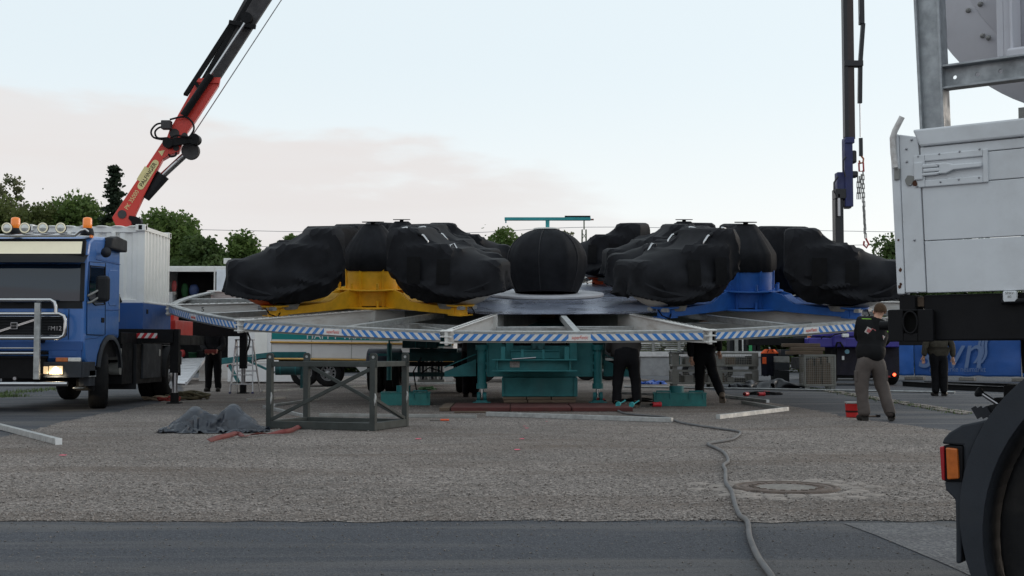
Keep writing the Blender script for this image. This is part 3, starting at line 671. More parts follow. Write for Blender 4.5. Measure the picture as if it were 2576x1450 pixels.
# ------------------------------------------------------------ the four crosses that carry the gondolas
def cross(colour, m, r, th, arm0, label, gl, yaws, hull, seeds, handles=()):
    loc = RM @ pol(r, th, 0.0)
    c = thing('gondola_cross', label, 'ride cross', loc, group=None)
    c.rotation_euler = (Matrix.Rotation(R(6.5), 4, 'X') @ rotz(R(arm0))).to_euler(); bpy.context.view_layer.update()
    dm = MB()
    dm.lathe([(0.56, 0.05), (0.56, 0.80)], 40); dm.cyl((0, 0, 0.79), (0, 0, 0.80), 0.56, n=40)
    for k in range(8): dm.box((0.565, 0, 0.40), (0.03, 0.05, 0.74), rotz(R(22 + 45 * k)))
    dm.build('hub_drum', m, c)
    MB().lathe([(0.55, 0.35), (0.74, 0.35), (0.74, 0.375), (0.55, 0.375)], 40).build('hub_flange', m, c)
    MB().lathe([(0.0, 0.0), (0.80, 0.0), (0.80, 0.03), (0.55, 0.03)], 40).build('base_flange', m, c)
    pins = MB()
    for k in range(8):
        for z in (0.03, 0.375): pins.cyl(rotz(R(10 + 45 * k)) @ V(0.68, 0, z), rotz(R(10 + 45 * k)) @ V(0.68, 0, z + 0.13), 0.03, n=8)
    pins.build('locking_pins', m, c)['kind'] = 'stuff'
    # pleated black cover over the hub
    def pleat(r_, z, t): return r_ * (1 + (0.016 * math.sin(t * 11 + z * 2) + 0.016 * math.sin(t * 27 + 1)) * (1.2 - abs(z - 1.3)))
    cv = MB().lathe([(0.575, 0.74), (0.60, 0.80), (0.60, 0.95), (0.59, 1.08), (0.56, 1.14), (0.44, 1.33), (0.31, 1.51), (0.22, 1.62), (0.17, 1.66)], 72, mod=pleat)
    cvo = cv.build('hub_cover', M_cover, c)
    MB().cyl((0, 0, 1.63), (0, 0, 1.66), 0.16, n=24).cyl((0, 0, 1.66), (0, 0, 1.695), 0.05, n=12).cyl((0, 0, 1.695), (0, 0, 1.715), 0.22, n=24).build('top_plate', M_black, c)
    gs = []
    LA = 2.45
    for k in range(4):
        Mz = rotz(R(90 * k))
        a = MB()
        # arm: deep at the hub with scooped web, tapering to the turntable (local -y outwards)
        Mp = Mz @ Matrix(((0, 0, 1, 0), (-1, 0, 0, 0), (0, 1, 0, 0), (0, 0, 0, 1)))
        prof = [(0.52, 0.03), (0.52, 0.36), (0.80, 0.37), (0.98, 0.33), (1.10, 0.24), (1.25, 0.17), (LA, 0.11), (LA, -0.02), (1.2, 0.0)]
        for sx in (-0.16, 0.13): a.prism(prof, 0.03, Mp @ Matrix.Translation((0, 0, sx)))
        a.box((0, -(0.5 + LA) / 2, 0.012), (0.26, LA - 0.5, 0.024), Mz)
        a.add([Mz @ V(x, -r_, z) for (r_, z) in ((1.0, .325), (1.12, .235), (1.27, .172), (LA, .144)) for x in (-.13, .13)], [(0, 1, 3, 2), (2, 3, 5, 4), (4, 5, 7, 6)])
        a.box((0, -0.62, 0.372), (0.42, 0.30, 0.02), Mz)
        ao = a.build('arm', m, c, bevel=0.006)
        t = MB(); t.cyl(Mz @ V(0, -LA, -0.03), Mz @ V(0, -LA, 0.14), 0.14, n=20); t.cyl(Mz @ V(0, -LA, 0.14), Mz @ V(0, -LA, 0.17), 0.27, n=24); t.box((0, -LA, -0.03), (0.34, 0.34, 0.02), Mz)
        t.build('turntable', m, ao)
        for s in (-1, 1): MB().box((s * 0.16, -LA - 0.18, 0.12), (0.12, 0.10, 0.07), Mz).build('clamp', M_galv, ao)
        MB().tube([Mz @ V(0.10, -LA + .1, .10), Mz @ V(.2, -LA - .1, -0.04), Mz @ V(.14, -LA - .24, .02), Mz @ V(.05, -LA - .25, .12)], 0.012, 6).build('hose', M_black, ao)
        if gl[k]:
            pos = chain(c) @ (Mz @ V(0, -LA + 0.25, 0.27))
            gs.append(gondola(gl[k], pos, R(yaws[k]), seeds[k], hull if not isinstance(hull, list) else hull[k], k in handles))
    return c
M_hullw = mat('hull_white', (0.60, 0.58, 0.55), 0.4, var=0.06, dirt=0.2)
M_hullo = mat('hull_orange', (0.65, 0.12, 0.03), 0.4, var=0.08, dirt=0.2)
# gondola yaw: 0 = nose towards +x, 180 = nose towards -x
cross('yellow', M_yellow, 4.75, -49.0, -42, 'yellow steel cross with drum hub under a pleated black cover',
      ['black covered gondola pointing away from the lorry side of the yellow cross with orange underside', 'black covered gondola with chrome grab handles on the yellow cross beside the covered ball',
       'black covered gondola behind the hub of the yellow cross', 'black covered gondola behind the yellow cross on its lorry side'],
      [196, -14, 20, 150], [M_hullo, M_hullw, M_hullw, M_hullo], [0, 1, 2, 3], (1,))
cross('blue', M_rblue, 5.25, 46.8, -47, 'blue steel cross with drum hub under a pleated black cover',
      ['black covered gondola with chrome grab handles on the blue cross beside the covered ball', 'largest black covered gondola, on the blue cross beside the vertical crane mast',
       'black covered gondola behind the hub of the blue cross', 'black covered gondola behind the blue cross towards the orange cross'],
      [205, -12, 25, 170], M_hullw, [4, 5, 2, 3], (0,))
cross('orange', M_orange, 5.0, 134.0, -30, 'orange steel cross on the far side of the platform behind the blue cross',
      ['black covered gondola on the orange cross above the deck plates', 'black covered gondola on the orange cross behind the blue hub', 'farthest black covered gondola on the orange cross', 'black covered gondola on the orange cross nearest the railway mast'],
      [185, 10, 30, 160], M_hullw, [2, 3, 4, 5])
cross('green', M_green, 5.0, 226.0, -50, 'far cross of the platform hidden behind the yellow cross',
      ['black covered gondola on the far cross behind the yellow hub', 'black covered gondola on the far cross behind the covered ball', 'farthest black covered gondola on the far cross', 'black covered gondola on the far cross towards the lorry'],
      [160, -20, 10, 200], M_hullw, [3, 0, 5, 2])

# covered ball in the middle with a teal T-shaped lifting bar
ball = thing('covered_ball', 'big ball under a wrinkled black cover in the middle of the deck', 'ball', RM @ V(0, 0, 0.07))
def bp_(r_, z, t): return r_ * (1 + 0.010 * math.sin(t * 7 + z * 3) + 0.018 * max(0, math.sin(t * 5 + 1.3 * math.sin(z * 2.5))) ** 4 + 0.006 * math.sin(t * 23 + z))
prof = [(0.80, 0.0), (0.80, 0.02)] + [(0.905 * math.cos(a), 0.70 + 0.80 * math.sin(a)) for a in np.linspace(-0.52, 1.12, 22)]
prof = [(0.70 + 0.205 * math.sin(math.pi / 2 * z / 0.74) ** 0.9, z) for z in np.linspace(0, 0.74, 12)] + [(0.905 * math.cos(a), 0.74 + 0.72 * math.sin(a)) for a in np.linspace(0.05, 1.22, 16)]
zt = prof[-1][1]; prof += [(0.30, zt + 0.02), (0.0, zt + 0.03)]
MB().lathe(prof, 96, mod=bp_).build('fabric_cover', M_cover, ball)
sm_ = MB()
for k in range(6):
    a = k * 1.05 + .3; sm_.tube([V(r_ * 1.012 * math.cos(a), r_ * 1.012 * math.sin(a), z) for r_, z in prof[:-2]], 0.012, 6)
sm_.build('cover_seams', mat('cover_seam', (0.028, 0.028, 0.032), 0.6, var=0.2), ball)
MB().lathe([(0.30, zt + .02), (0.30, zt + .05), (0, zt + .05)], 32).build('top_cap', M_white, ball)
tb = thing('lifting_bar', 'teal T-shaped steel bar standing on top of the covered ball', 'steel bar', RM @ V(0.02, 0, 0.07 + zt + 0.05))
M_teall = mat('teal_bar', (0.03, 0.30, 0.32), 0.5, var=0.1, dirt=0.4, dcol=(0.03, 0.10, 0.10))
MB().cyl((0, 0, 0), (0, 0, 0.17), 0.045, n=12).build('post', M_teall, tb)
MB().box((0, 0, 0.21), (1.95, 0.10, 0.07)).build('cross_beam', M_teall, tb, bevel=0.006)
MB().box((0.68, 0, 0.265), (0.58, 0.11, 0.03)).build('rubber_pad', M_plastic, tb)
MB().bx(-0.96, -0.93, -.03, .03, 0.12, 0.18).build('hook_lug', M_teall, tb)

# ------------------------------------------------------------ teal ground frame that carries the platform
def wpx(u0, u1, v0, v1, Y):
    a, b = W(u0, v1, Y), W(u1, v0, Y); return a.x, b.x, a.z, b.z
bx0 = V(0.55, 23.6, 0)
base = thing('ground_frame', 'teal steel ground frame with levelling jacks under the ride platform', 'machine base', bx0)
def part(name, m, fn, parent=base, bevel=0.006):
    mb = MB(); fn(mb); return mb.build(name, m, parent, world=True, bevel=bevel)
x0, x1, z0, z1 = wpx(1224, 1491, 855, 948, 23.6)
def upper(m):
    # side cheeks with sloping tops and a closed front plate
    m.bx(x0, x0 + 0.03, 23.6, 28.6, z0, z1 + .05); m.bx(x1 - 0.03, x1, 23.6, 28.6, z0, z1 + .05)
    Mx = Matrix(((1, 0, 0, 0), (0, 0, 1, 23.62), (0, 1, 0, 0), (0, 0, 0, 1)))
    m.prism([(x0 + .03, z0), (x1 - .03, z0), (x1 - .03, z1 + .03), (x1 - .42, z1 - .12), (x0 + .42, z1 - .12), (x0 + .03, z1 + .03)], 0.03, Mx)
    m.bx(x0, x1, 23.6, 28.6, z0 - .002, z0 + .02)
part('upper_box', M_teal, upper)
lx0, lx1, lz0, lz1 = wpx(1264, 1453, 950, 998, 23.5)
part('lower_box', M_teal, lambda m: m.bx(lx0, lx1, 23.5, 28.4, lz0, lz1))
part('side_flange', M_teal, lambda m: (m.bx(lx0 - .012, lx0 + .03, 23.47, 23.53, lz0, lz1), m.bx(lx1 - .07, lx1 - .03, 23.46, 23.52, lz0, lz1)))
# I-beam shelf in front
ix0, ix1, iz0, iz1 = wpx(1237, 1452, 906, 934, 22.7)
part('shelf_beam', M_teal, lambda m: (m.bx(ix0, ix1, 22.7, 23.15, iz1 - .012, iz1 + .012), m.bx(ix0 + .07, ix1 - .12, 22.86, 22.89, iz0, iz1), m.bx(ix0, ix1, 22.72, 23.1, iz0 - .012, iz0 + .012), m.bx(ix0 + .09, ix0 + .11, 22.74, 22.86, iz0, iz1), m.bx(ix1 - .14, ix1 - .12, 22.74, 22.86, iz0, iz1), m.bx(ix0 + .1, ix1 - .1, 22.9, 23.6, iz0 + .02, iz1 - .02)))
for (a, b, c, d) in ((1260, 1271, 873, 904), (1311, 1318, 880, 905), (1364, 1370, 880, 905), (1420, 1432, 873, 903)):
    p = wpx(a, b, c, d, 22.8); part('shelf_tab', M_teal, lambda m: m.bx(p[0], p[1], 22.78, 22.86, iz1 + .01, p[3]))
part('rear_crossbeam', M_teal, lambda m: (m.bx(ix0 + .35, ix1 - .3, 23.2, 23.5, iz1 + .02, iz1 + .16), m.bx(ix0 + .35, ix1 - .3, 23.17, 23.5, iz1 + .16, iz1 + .18)))
part('hinge_block', M_teald, lambda m: (m.bx(W(1337, 880, 23.3).x, W(1370, 880, 23.3).x, 23.25, 23.45, iz1 + .18, iz1 + .40), m.cyl(W(1360, 873, 23.15), W(1360, 873, 23.3), .05), m.cyl(W(1344, 873, 23.15), W(1344, 873, 23.3), .035)))
for (u, s) in ((1282, 0), (1442, 1)):
    p = W(u, 870, 23.45); part('upright_lug', M_teal, lambda m: m.bx(p.x - .07, p.x + .07, 23.40, 23.52, iz1 + .0, z1 + .1))
p = W(1295, 918, 22.85); part('type_plate', mat('type_plate', (0.22, 0.20, 0.19), 0.5, 0.5, var=0.4, vs=20), lambda m: m.bx(p.x - .09, p.x + .09, 22.852, 22.858, p.z - .05, p.z + .06))
part('lever_rod', M_steel, lambda m: m.cyl(W(1288, 904, 22.69), W(1348, 900, 22.69), .012))
part('slope_frame', M_teald, lambda m: (m.bx(x0 + .2, x1 - .2, 24.2, 27.5, z1 - .25, z1 - .1), m.bx(x0 - .5, x1 + .5, 27.0, 29.5, .8, 1.75)))
part('dark_machinery', mat('greasy_black', (0.012, 0.012, 0.013), 0.6, var=0.4), lambda m: [m.box((x0 + .2 + .31 * k, 25.0 + (k % 3) * .5, 1.15 + .1 * (k % 2)), (.22, .5, .35)) for k in range(6)], bevel=0.01)
def jack(u, v):
    p = G(u, v); j = thing('levelling_jack', 'x', 'x', p)
    bpy.data.objects.remove(j)
    zt_ = W(u, 868, p.y).z
    for nm, f in (('jack_cylinder', lambda m: (m.cyl((p.x, p.y, .36), (p.x, p.y, zt_), .085, n=20), m.cyl((p.x, p.y, zt_ - .10), (p.x, p.y, zt_), .12, n=20), m.cyl((p.x, p.y, .34), (p.x, p.y, .44), .105, n=20))),
                  ('jack_foot', lambda m: (m.box((p.x, p.y, .075), (.34, .30, .03)), m.box((p.x, p.y, .10), (.22, .2, .04)), m.cyl((p.x - .09, p.y, .19), (p.x - .03, p.y, .19), .085, n=18), m.cyl((p.x + .03, p.y, .19), (p.x + .09, p.y, .19), .085, n=18)))):
        part(nm, M_teal, f)
    part('jack_rod', M_chrome, lambda m: m.cyl((p.x, p.y, .18), (p.x, p.y, .40), .035, n=14))
    s = 1 if u > 1350 else -1
    part('jack_bracket', M_teal, lambda m: [m.bx(*sorted((p.x - s * .06, (x1 if s > 0 else x0) )), p.y - .05, p.y + .05, z, z + .05) for z in (.66, .80, 1.0)])
jack(1212, 1023); jack(1504, 1023)
# slanted outrigger gussets beside the jacks
for s, ua, ub in ((-1, 1118, 1198), (1, 1518, 1590)):
    a, b = W(ub if s < 0 else ua, 891, 24.0), W(ua if s < 0 else ub, 925, 24.0)
    Mx = Matrix(((1, 0, 0, 0), (0, 0, 1, 24.0), (0, 1, 0, 0), (0, 0, 0, 1)))
    part('outrigger_gusset', M_teal, lambda m: (m.prism([(a.x, a.z - .1), (b.x, b.z - .08), (b.x, b.z - .17), (a.x, a.z - .42)], .03, Mx), m.bar(a, b, .12, .02), m.bar(V(a.x, 24, a.z - .42), V(b.x, 24, b.z - .17), .12, .02)))

# timber under the frame
for (a, b, m_, nm, lab, gr) in ((1105, 1131, M_wood, 'timber_block', 'short raw timber block at the end of the red planks', None), (1134, 1283, M_woodred, 'timber_plank', 'dark red timber plank under the teal jack beside the raw block', 'red planks'), (1284.5, 1437, M_woodred, 'timber_plank', 'dark red timber plank in front of the stacked timber blocks', 'red planks'), (1440, 1592, M_woodred, 'timber_plank', 'dark red timber plank under the teal jack beside the worker in a grey sweater', 'red planks')):
    p, q = G(a, 1036.5), G(b, 1036.5)
    MBp = MB().box((0, 0, .035), (q.x - p.x, 1.9, .07)); o = MBp.build(nm, m_, bevel=.008); o.location = ((p.x + q.x) / 2, p.y + .95 + random.Random(a).uniform(-.02, .02), 0.006)
    tag(o, lab, 'plank' if 'plank' in nm else 'timber', gr)
pos_w = ['beside the wheel', 'in the middle of the row', 'beside the right hand jack']
for k, (a, b) in enumerate(((1266, 1325), (1327, 1387), (1388, 1450))):
    for lv in range(2):
        q0, q1 = W(a, 1010, 23.3), W(b, 1010, 23.3); h = lz0 / 2 - .042
        o = MB().box((0, 0, h / 2), (q1.x - q0.x, .9, h - .004)).build('timber_block', M_wood, bevel=.008); o.location = ((q0.x + q1.x) / 2 + random.Random(k * 2 + lv).uniform(-.012, .012), 23.85, .08 + lv * h)
        tag(o, '%s dark timber block under the teal base, %s' % (('lower', 'upper')[lv], ('at the raw block end', 'in the middle stack', 'at the grey sweater end')[k]), 'timber block', 'timber blocks stacked under the base')

def wheel(name, parent, r, w, m_rim=M_rim, M=Matrix.Identity(4), rimr=0.56, holes=10, world=False, hub=True):
    """wheel in local frame: axle along x, outer face +x; M places it"""
    t = MB(); rr = r * rimr
    prof = [(rr, -w / 2 + .01), (rr + .03, -w / 2), (r * .90, -w / 2), (r * .975, -w * .42), (r, -w * .30), (r, w * .30), (r * .975, w * .42), (r * .90, w / 2), (rr + .03, w / 2), (rr, w / 2 - .01)]
    A = M @ Matrix(((0, 0, 1, 0), (1, 0, 0, 0), (0, 1, 0, 0), (0, 0, 0, 1)))
    t.lathe(prof, 44, A)
    to = t.build('tyre', M_tyre, parent, world=world)
    gr = MB()
    for gx in (-.22, -.08, .08, .22): gr.lathe([(r + .0015, (gx - .012) * w), (r + .0015, (gx + .012) * w)], 44, A)
    gr.build('tread_groove', M_black, to)
    d = MB(); d.lathe([(rr, w / 2 - .01), (rr * .93, w / 2 - .03), (rr * .88, w / 2 - .09), (rr * .80, w / 2 - .12), (rr * .52, w / 2 - .10), (rr * .46, w / 2 - .05), (rr * .30, w / 2 - .04), (rr * .28, w / 2 - .005), (0, w / 2)], 40, A)
    do = d.build('rim', m_rim, to)
    b = MB()
    for k in range(holes):
        a = 2 * math.pi * k / holes; c = V(w / 2 - .045, rr * .385 * math.cos(a), rr * .385 * math.sin(a)); b.cyl(M @ c, M @ (c + V(.03, 0, 0)), .016, n=6)
    b.build('wheel_nuts', M_steel, do)
    hl = MB()
    for k in range(holes):
        a = 2 * math.pi * (k + .5) / holes; c = V(w / 2 - .109, rr * .66 * math.cos(a), rr * .66 * math.sin(a)); hl.cyl(M @ c, M @ (c + V(.012, 0, 0)), .03, n=10)
    hl.build('rim_holes', M_black, do)
    return to

# teal trailer bogie seen from its end behind the rack
bog = thing('trailer_bogie', 'dark teal trailer chassis with twin tyres seen end on behind the grey rack', 'trailer', G(1060, 989))
def bpart(name, m, *boxes, bevel=.008):
    mb = MB()
    for (u0, u1, v0, v1, Y, dep) in boxes:
        a = wpx(u0, u1, v0, v1, Y); mb.bx(a[0], a[1], Y, Y + dep, a[2], a[3])
    return mb.build(name, m, bog, world=True, bevel=bevel)
bpart('tray', M_teald, (1012, 1100, 853, 876, 30.4, 3))
bpart('tray_end', M_teal, (1100, 1134, 850, 872, 30.5, .5))
bpart('tray_rib', M_teal, (1044, 1047, 853, 876, 30.38, .03)); bpart('tray_rib', M_teal, (1071, 1074, 853, 876, 30.38, .03))
bpart('chassis_beam', M_teald, (985, 1163, 887, 909, 30.7, .2), (1030, 1150, 877, 887, 30.9, 3))
bpart('lower_beam', M_black, (1000, 1150, 911, 922, 30.8, .25)); bpart('axle_beam', M_teald, (1008, 1150, 937, 948, 31.2, .2))
bpart('strut', M_teald, (1050, 1056, 905, 940, 31.1, .1)); bpart('strut', M_teald, (1100, 1106, 905, 940, 31.1, .1))
for (u0, u1) in ((928, 966), (970, 1008), (1148, 1176), (1179, 1206)):
    c = (W((u0 + u1) / 2, 900, 31.6)); w_ = (W(u1, 900, 31.6).x - W(u0, 900, 31.6).x)
    wheel('wheel', bog, .50, w_, M=Matrix.Translation((c.x, 31.6, .50)), world=True, holes=0)
for (u0, u1) in ((926, 1010), (1146, 1208)):
    a = W(u0, 880, 31.6).x; b = W(u1, 880, 31.6).x
    Ax = Matrix(((0, 0, 1, a), (1, 0, 0, 31.6), (0, 1, 0, .52), (0, 0, 0, 1)))
    MB().lathe([(.56, 0), (.60, .02), (.60, b - a - .02), (.56, b - a)], 20, Ax, a0=R(20), a1=R(160), closed=False).build('mudguard', mat('mudguard_blueblack', (.03, .034, .05), .5, var=.2), bog, world=True)
def leg_(m):
    p = W(979, 990, 29.6); m.cyl((p.x, p.y, .36), (p.x, p.y, W(979, 864, 29.6).z), .06, n=14); m.cyl((p.x, p.y, W(979, 864, 29.6).z), (p.x, p.y, W(979, 856, 29.6).z), .025, n=10); m.tube([W(979, 858, 29.6), W(1004, 858, 29.6), W(1010, 853, 29.6), W(1004, 846, 29.6)], .012, 6)
    m.bar(W(979, 893, 29.6), W(928, 893, 29.7), .05, .06)
mbx = MB(); leg_(mbx); mbx.build('support_leg', M_teal, bog, world=True)
pj = G(977, 986); A_ = Matrix.Translation((pj.x, pj.y, .16)); jw = MB(); jw.lathe([(.02, -.05), (.15, -.05), (.16, -.02), (.16, .02), (.15, .05), (.02, .05)], 24, A_ @ Matrix(((0, 0, 1, 0), (1, 0, 0, 0), (0, 1, 0, 0), (0, 0, 0, 1)))); jw.build('jockey_wheel', M_woodred, bog, world=True)
MB().bx(pj.x - .09, pj.x - .07, pj.y - .03, pj.y + .03, .12, .42).bx(pj.x + .07, pj.x + .09, pj.y - .03, pj.y + .03, .12, .42).bx(pj.x - .09, pj.x + .09, pj.y - .03, pj.y + .03, .38, .42).build('jockey_fork', M_teal, bog, world=True)
hz = MB()
for (a, b, c) in (((1000, 905), (985, 940), (990, 975)), ((1060, 900), (1040, 935), (1048, 985)), ((1110, 935), (1080, 925), (1060, 940))):
    hz.tube([W(*a, 30.6), W(*b, 30.5), W(*c, 30.6)], .018, 6)
hz.build('air_hose', M_black, bog, world=True)

# teal ballast boxes with handles
def ballast(label, u0, u1, vb, vt, depth, name='ballast_box', drum=False, right=False):
    p, q = G(u0, vb), G(u1, vb); h = W(u0, vt, p.y).z; w = q.x - p.x
    t = thing(name, label, 'steel box', ((p.x + q.x) / 2, p.y + depth / 2, 0), rz=R(4 if not right else -5), group='teal ballast boxes')
    mm = mat('teal_box_grimy', (0.014, 0.155, 0.150), 0.5, var=.25, vs=3, dirt=.6, dcol=(.045, .055, .045), ds=2.5)
    MB().box((0, 0, h / 2), (w, depth, h)).build('box_body', mm, t, bevel=.006)
    MB().box((0, 0, h + .006), (w + .02, depth + .02, .014)).build('box_lid', mm, t)
    MB().box((w * .02, -depth / 2 - .004, h / 2), (.03, .012, h * .96)).build('front_seam', mm, t)
    for s in (-.32, .3) if right else (.30,):
        MB().tube([V(s * w - .13, -depth / 2 - .02, h * .62), V(s * w - .13, -depth / 2 - .02, h + .05), V(s * w + .13, -depth / 2 - .02, h + .05), V(s * w + .13, -depth / 2 - .02, h * .62)], .014, 8).build('handle', M_teal, t)
    if drum:
        MB().cyl((-.05, 0, h + .013), (-.05, 0, h + .14), .14, n=24).build('round_socket', M_teal, t)
    return t
ballast('low teal steel ballast box on the gravel behind the grey rack', 954, 1078, 1021, 990, .9, drum=True)
ballast('low teal steel ballast box with loop handles beside the walking worker', 1650, 1781, 1023, 991, .75, drum=True, right=True)

# ------------------------------------------------------------ blue crane lorry
TX, TY = -8.66, 21.5
truck = thing('crane_lorry', 'blue lorry with chrome bull bar, lit headlamps and white container body', 'lorry', (TX, TY, 0))
def tp(name, m, fn, parent=None, bevel=0.008):
    mb = MB(); fn(mb); return mb.build(name, m, parent or truck, bevel=bevel)
MYZ = Matrix(((0, 0, 1, 0), (1, 0, 0, 0), (0, 1, 0, 0), (0, 0, 0, 1)))     # (y, z) polygon extruded along +x
side = [(0.03, .98), (0.0, 1.2), (0.0, 1.80), (0.10, 2.58), (0.13, 2.78), (0.20, 3.0), (0.42, 3.10), (1.2, 3.16), (1.93, 3.16), (1.93, 1.28), (1.80, 1.31), (1.50, 1.33), (1.15, 1.29), (0.90, 1.16), (0.74, .96), (0.66, .75), (0.40, .72), (0.05, .90)]
cab = tp('cab', M_blue, lambda m: m.prism(side, 2.40, Matrix.Translation((-1.20, 0, 0)) @ MYZ), bevel=0.055)
tp('windscreen', M_glass, lambda m: m.grid(lambda i, j: (-1.12 + 2.24 * i, -.012 + .084 * j - .035 * (1 - (2 * i - 1) ** 2) - .02 * math.sin(math.pi * j), 1.93 + .65 * j), 24, 10), cab, 0)
tp('screen_surround', M_plastic, lambda m: (m.add([(-1.17, -.006, 1.80), (1.17, -.006, 1.80), (1.16, -.004, 1.94), (-1.16, -.004, 1.94)], [(0, 1, 2, 3)]), m.bar((-1.15, .0, 1.93), (-1.13, .085, 2.6), .07, .05), m.bar((1.15, .0, 1.93), (1.13, .085, 2.6), .07, .05)), cab, 0)
tp('wiper', M_black, lambda m: (m.tube([(-.03, -.07, 1.92), (.28, -.08, 1.97), (.62, -.07, 1.95)], .012, 6), m.tube([(-.75, -.06, 1.92), (-.45, -.075, 1.97), (-.12, -.08, 1.95)], .012, 6)), cab, 0)
dash = tp('dashboard_sign', M_decalw, lambda m: m.box((.40, -.060, 1.955), (.30, .004, .045)), cab, 0)
text('BW-1470', 'sign_text', .05, M_teal, dash, frame((.40, -.0625, 1.955), (1, 0, 0), (0, 0, 1)), .0005)
vis = tp('sun_visor', M_plastic, lambda m: m.grid(lambda i, j: (-1.2 + 2.4 * i, -.16 + .30 * j + .10 * abs(2 * i - 1) ** 6, 2.60 + .17 * math.sin(j * 1.5)), 24, 6), cab, 0)
tp('lit_sign_panel', M_cream, lambda m: m.add([(-1.10, .062, 2.765), (1.10, .062, 2.765), (1.10, .12, 2.985), (-1.10, .12, 2.985)], [(0, 1, 2, 3)]), cab, 0)
tp('sign_frame', M_black, lambda m: (m.bar((-1.15, .085, 2.74), (1.15, .085, 2.74), .05, .05), m.bar((-1.15, .14, 3.01), (1.15, .14, 3.01), .05, .05), m.bar((1.135, .08, 2.75), (1.135, .13, 3.0), .06, .06), m.bar((-1.135, .08, 2.75), (-1.135, .13, 3.0), .06, .06)), cab)
gr = tp('grille', M_plastic, lambda m: (m.box((0, -.012, 1.495), (1.80, .03, .34)), [m.box((0, -.032, 1.37 + .05 * k), (1.74, .02, .022)) for k in range(6)]), cab)
tp('grille_trim', M_chrome, lambda m: m.tube([(x, -.03, z) for x, z in ((-.84, 1.33), (.84, 1.33), (.89, 1.37), (.89, 1.62), (.84, 1.66), (-.84, 1.66), (-.89, 1.62), (-.89, 1.37))], .008, 6, closed=True), gr, 0)
tp('grille_slash', M_chrome, lambda m: (m.bar((-.42, -.052, 1.36), (.44, -.052, 1.64), .012, .015), m.bar((-.40, -.052, 1.345), (.47, -.052, 1.63), .012, .015)), gr, 0)
tp('grille_badge', M_steel, lambda m: m.box((0, -.060, 1.497), (.125, .02, .125)), gr)
tp('badge_face', M_decalk, lambda m: m.box((0, -.072, 1.497), (.095, .008, .095)), gr)
text('VOLVO', 'badge_text', .028, M_steel, gr, frame((0, -.0775, 1.497), (1, 0, 0), (0, 0, 1)), .0008)
text('FM12', 'model_text', .11, M_steel, gr, frame((.70, -.045, 1.45), (1, 0, 0), (0, 0, 1)), .002)
tp('lower_panel', M_blued, lambda m: (m.box((0, -.005, 1.15), (2.36, .05, .16)), m.box((.88, -.006, 1.0), (.56, .06, .14)), m.box((-.88, -.006, 1.0), (.56, .06, .14))), cab)
tp('lower_grille', M_black, lambda m: [m.box((0, .0, .95 + .08 * k), (1.15, .05, .05)) for k in range(4)], cab)
tp('step_recess', M_blued, lambda m: m.box((.88, -.04, 1.02), (.46, .012, .10)), cab)
bmp = tp('bumper', M_dgrey, lambda m: (m.box((.86, .0, .735), (.66, .16, .27)), m.bx(1.16, 1.22, -.06, .55, .60, .87)))
tp('bumper_end', M_dgrey, lambda m: (m.box((-.86, .0, .735), (.66, .16, .27)), m.bx(-1.22, -1.16, -.06, .55, .60, .87)), bmp)
tp('bumper_centre', M_black, lambda m: m.box((0, .05, .76), (1.08, .12, .36)), bmp)
hl_ = tp('headlamp', M_headlit, lambda m: m.box((.75, -.085, .728), (.24, .02, .145)), bmp, .045)
for hx_, hw_ in ((.75, .055), (-.75, .055)): tp('headlamp_bulb', mat('lit_bulb', (1, .95, .85), .3, var=0, emit=(1, .90, .70), es=9), lambda m: m.lathe([(0, .02), (hw_ * .7, .014), (hw_, 0)], 20, Matrix.Translation((hx_, -.096, .728)) @ Matrix.Rotation(R(90), 4, 'X')), bmp, 0)
tp('headlamp', M_headlit, lambda m: m.box((.575, -.083, .728), (.085, .02, .13)), bmp, .03)
tp('headlamp', M_headlit, lambda m: m.box((-.75, -.085, .728), (.25, .02, .155)), bmp, .03)
tp('lamp_bezel', M_black, lambda m: (m.box((.75, -.080, .728), (.28, .012, .185)), m.box((-.75, -.080, .728), (.28, .012, .185))), bmp)
tp('indicator', M_lampA, lambda m: m.box((.83, -.02, .91), (.21, .05, .075)), bmp); tp('indicator', M_headdim, lambda m: m.box((1.05, -.02, .91), (.22, .05, .07)), bmp)
tp('fog_lamp_glow', M_headlit, lambda m: m.box((.66, .0, .46), (.14, .05, .02)), bmp)
# bull bar
bb = tp('bull_bar', M_chrome, lambda m: None or (m.tube([(-.55 - .2, -.24, 1.70), (-.775, -.24, 1.85), (-.70, -.24, 1.94), (0, -.24, 1.94), (.70, -.24, 1.94), (.76, -.24, 1.90), (.785, -.24, 1.82), (.79, -.24, 1.70)], .036, 12), m.tube([(x, -.24, z) for x, z in ((-.85, 1.28), (.0, 1.28), (.85, 1.28), (.93, 1.32), (.955, 1.40), (.955, 1.58), (.93, 1.66), (.85, 1.70), (0, 1.70), (-.85, 1.70), (-.93, 1.66), (-.955, 1.58), (-.955, 1.40), (-.93, 1.32))], .034, 12, closed=True), m.tube([(-.45, -.24, 1.02), (.45, -.24, 1.02)], .026, 10), m.tube([(-.48, -.24, 1.11), (.55, -.24, 1.11)], .013, 8), m.tube([(-1.02, -.26, .495), (1.02, -.26, .495)], .042, 14)), bevel=0)
for s in (-1, 1): tp('bull_bar_post', M_galv, lambda m: m.box((s * .488, -.27, 1.23), (.10, .07, 1.32)), bb, .01)
tp('bull_bar_bracket', M_black, lambda m: [m.bx(s * .45, s * .53, -.24, .05, z, z + .05) for s in (-1, 1) for z in (.62, 1.2)], bb)
tp('tow_hook', M_steel, lambda m: m.cyl((.05, -.12, .585), (.05, -.05, .585), .03), bb)
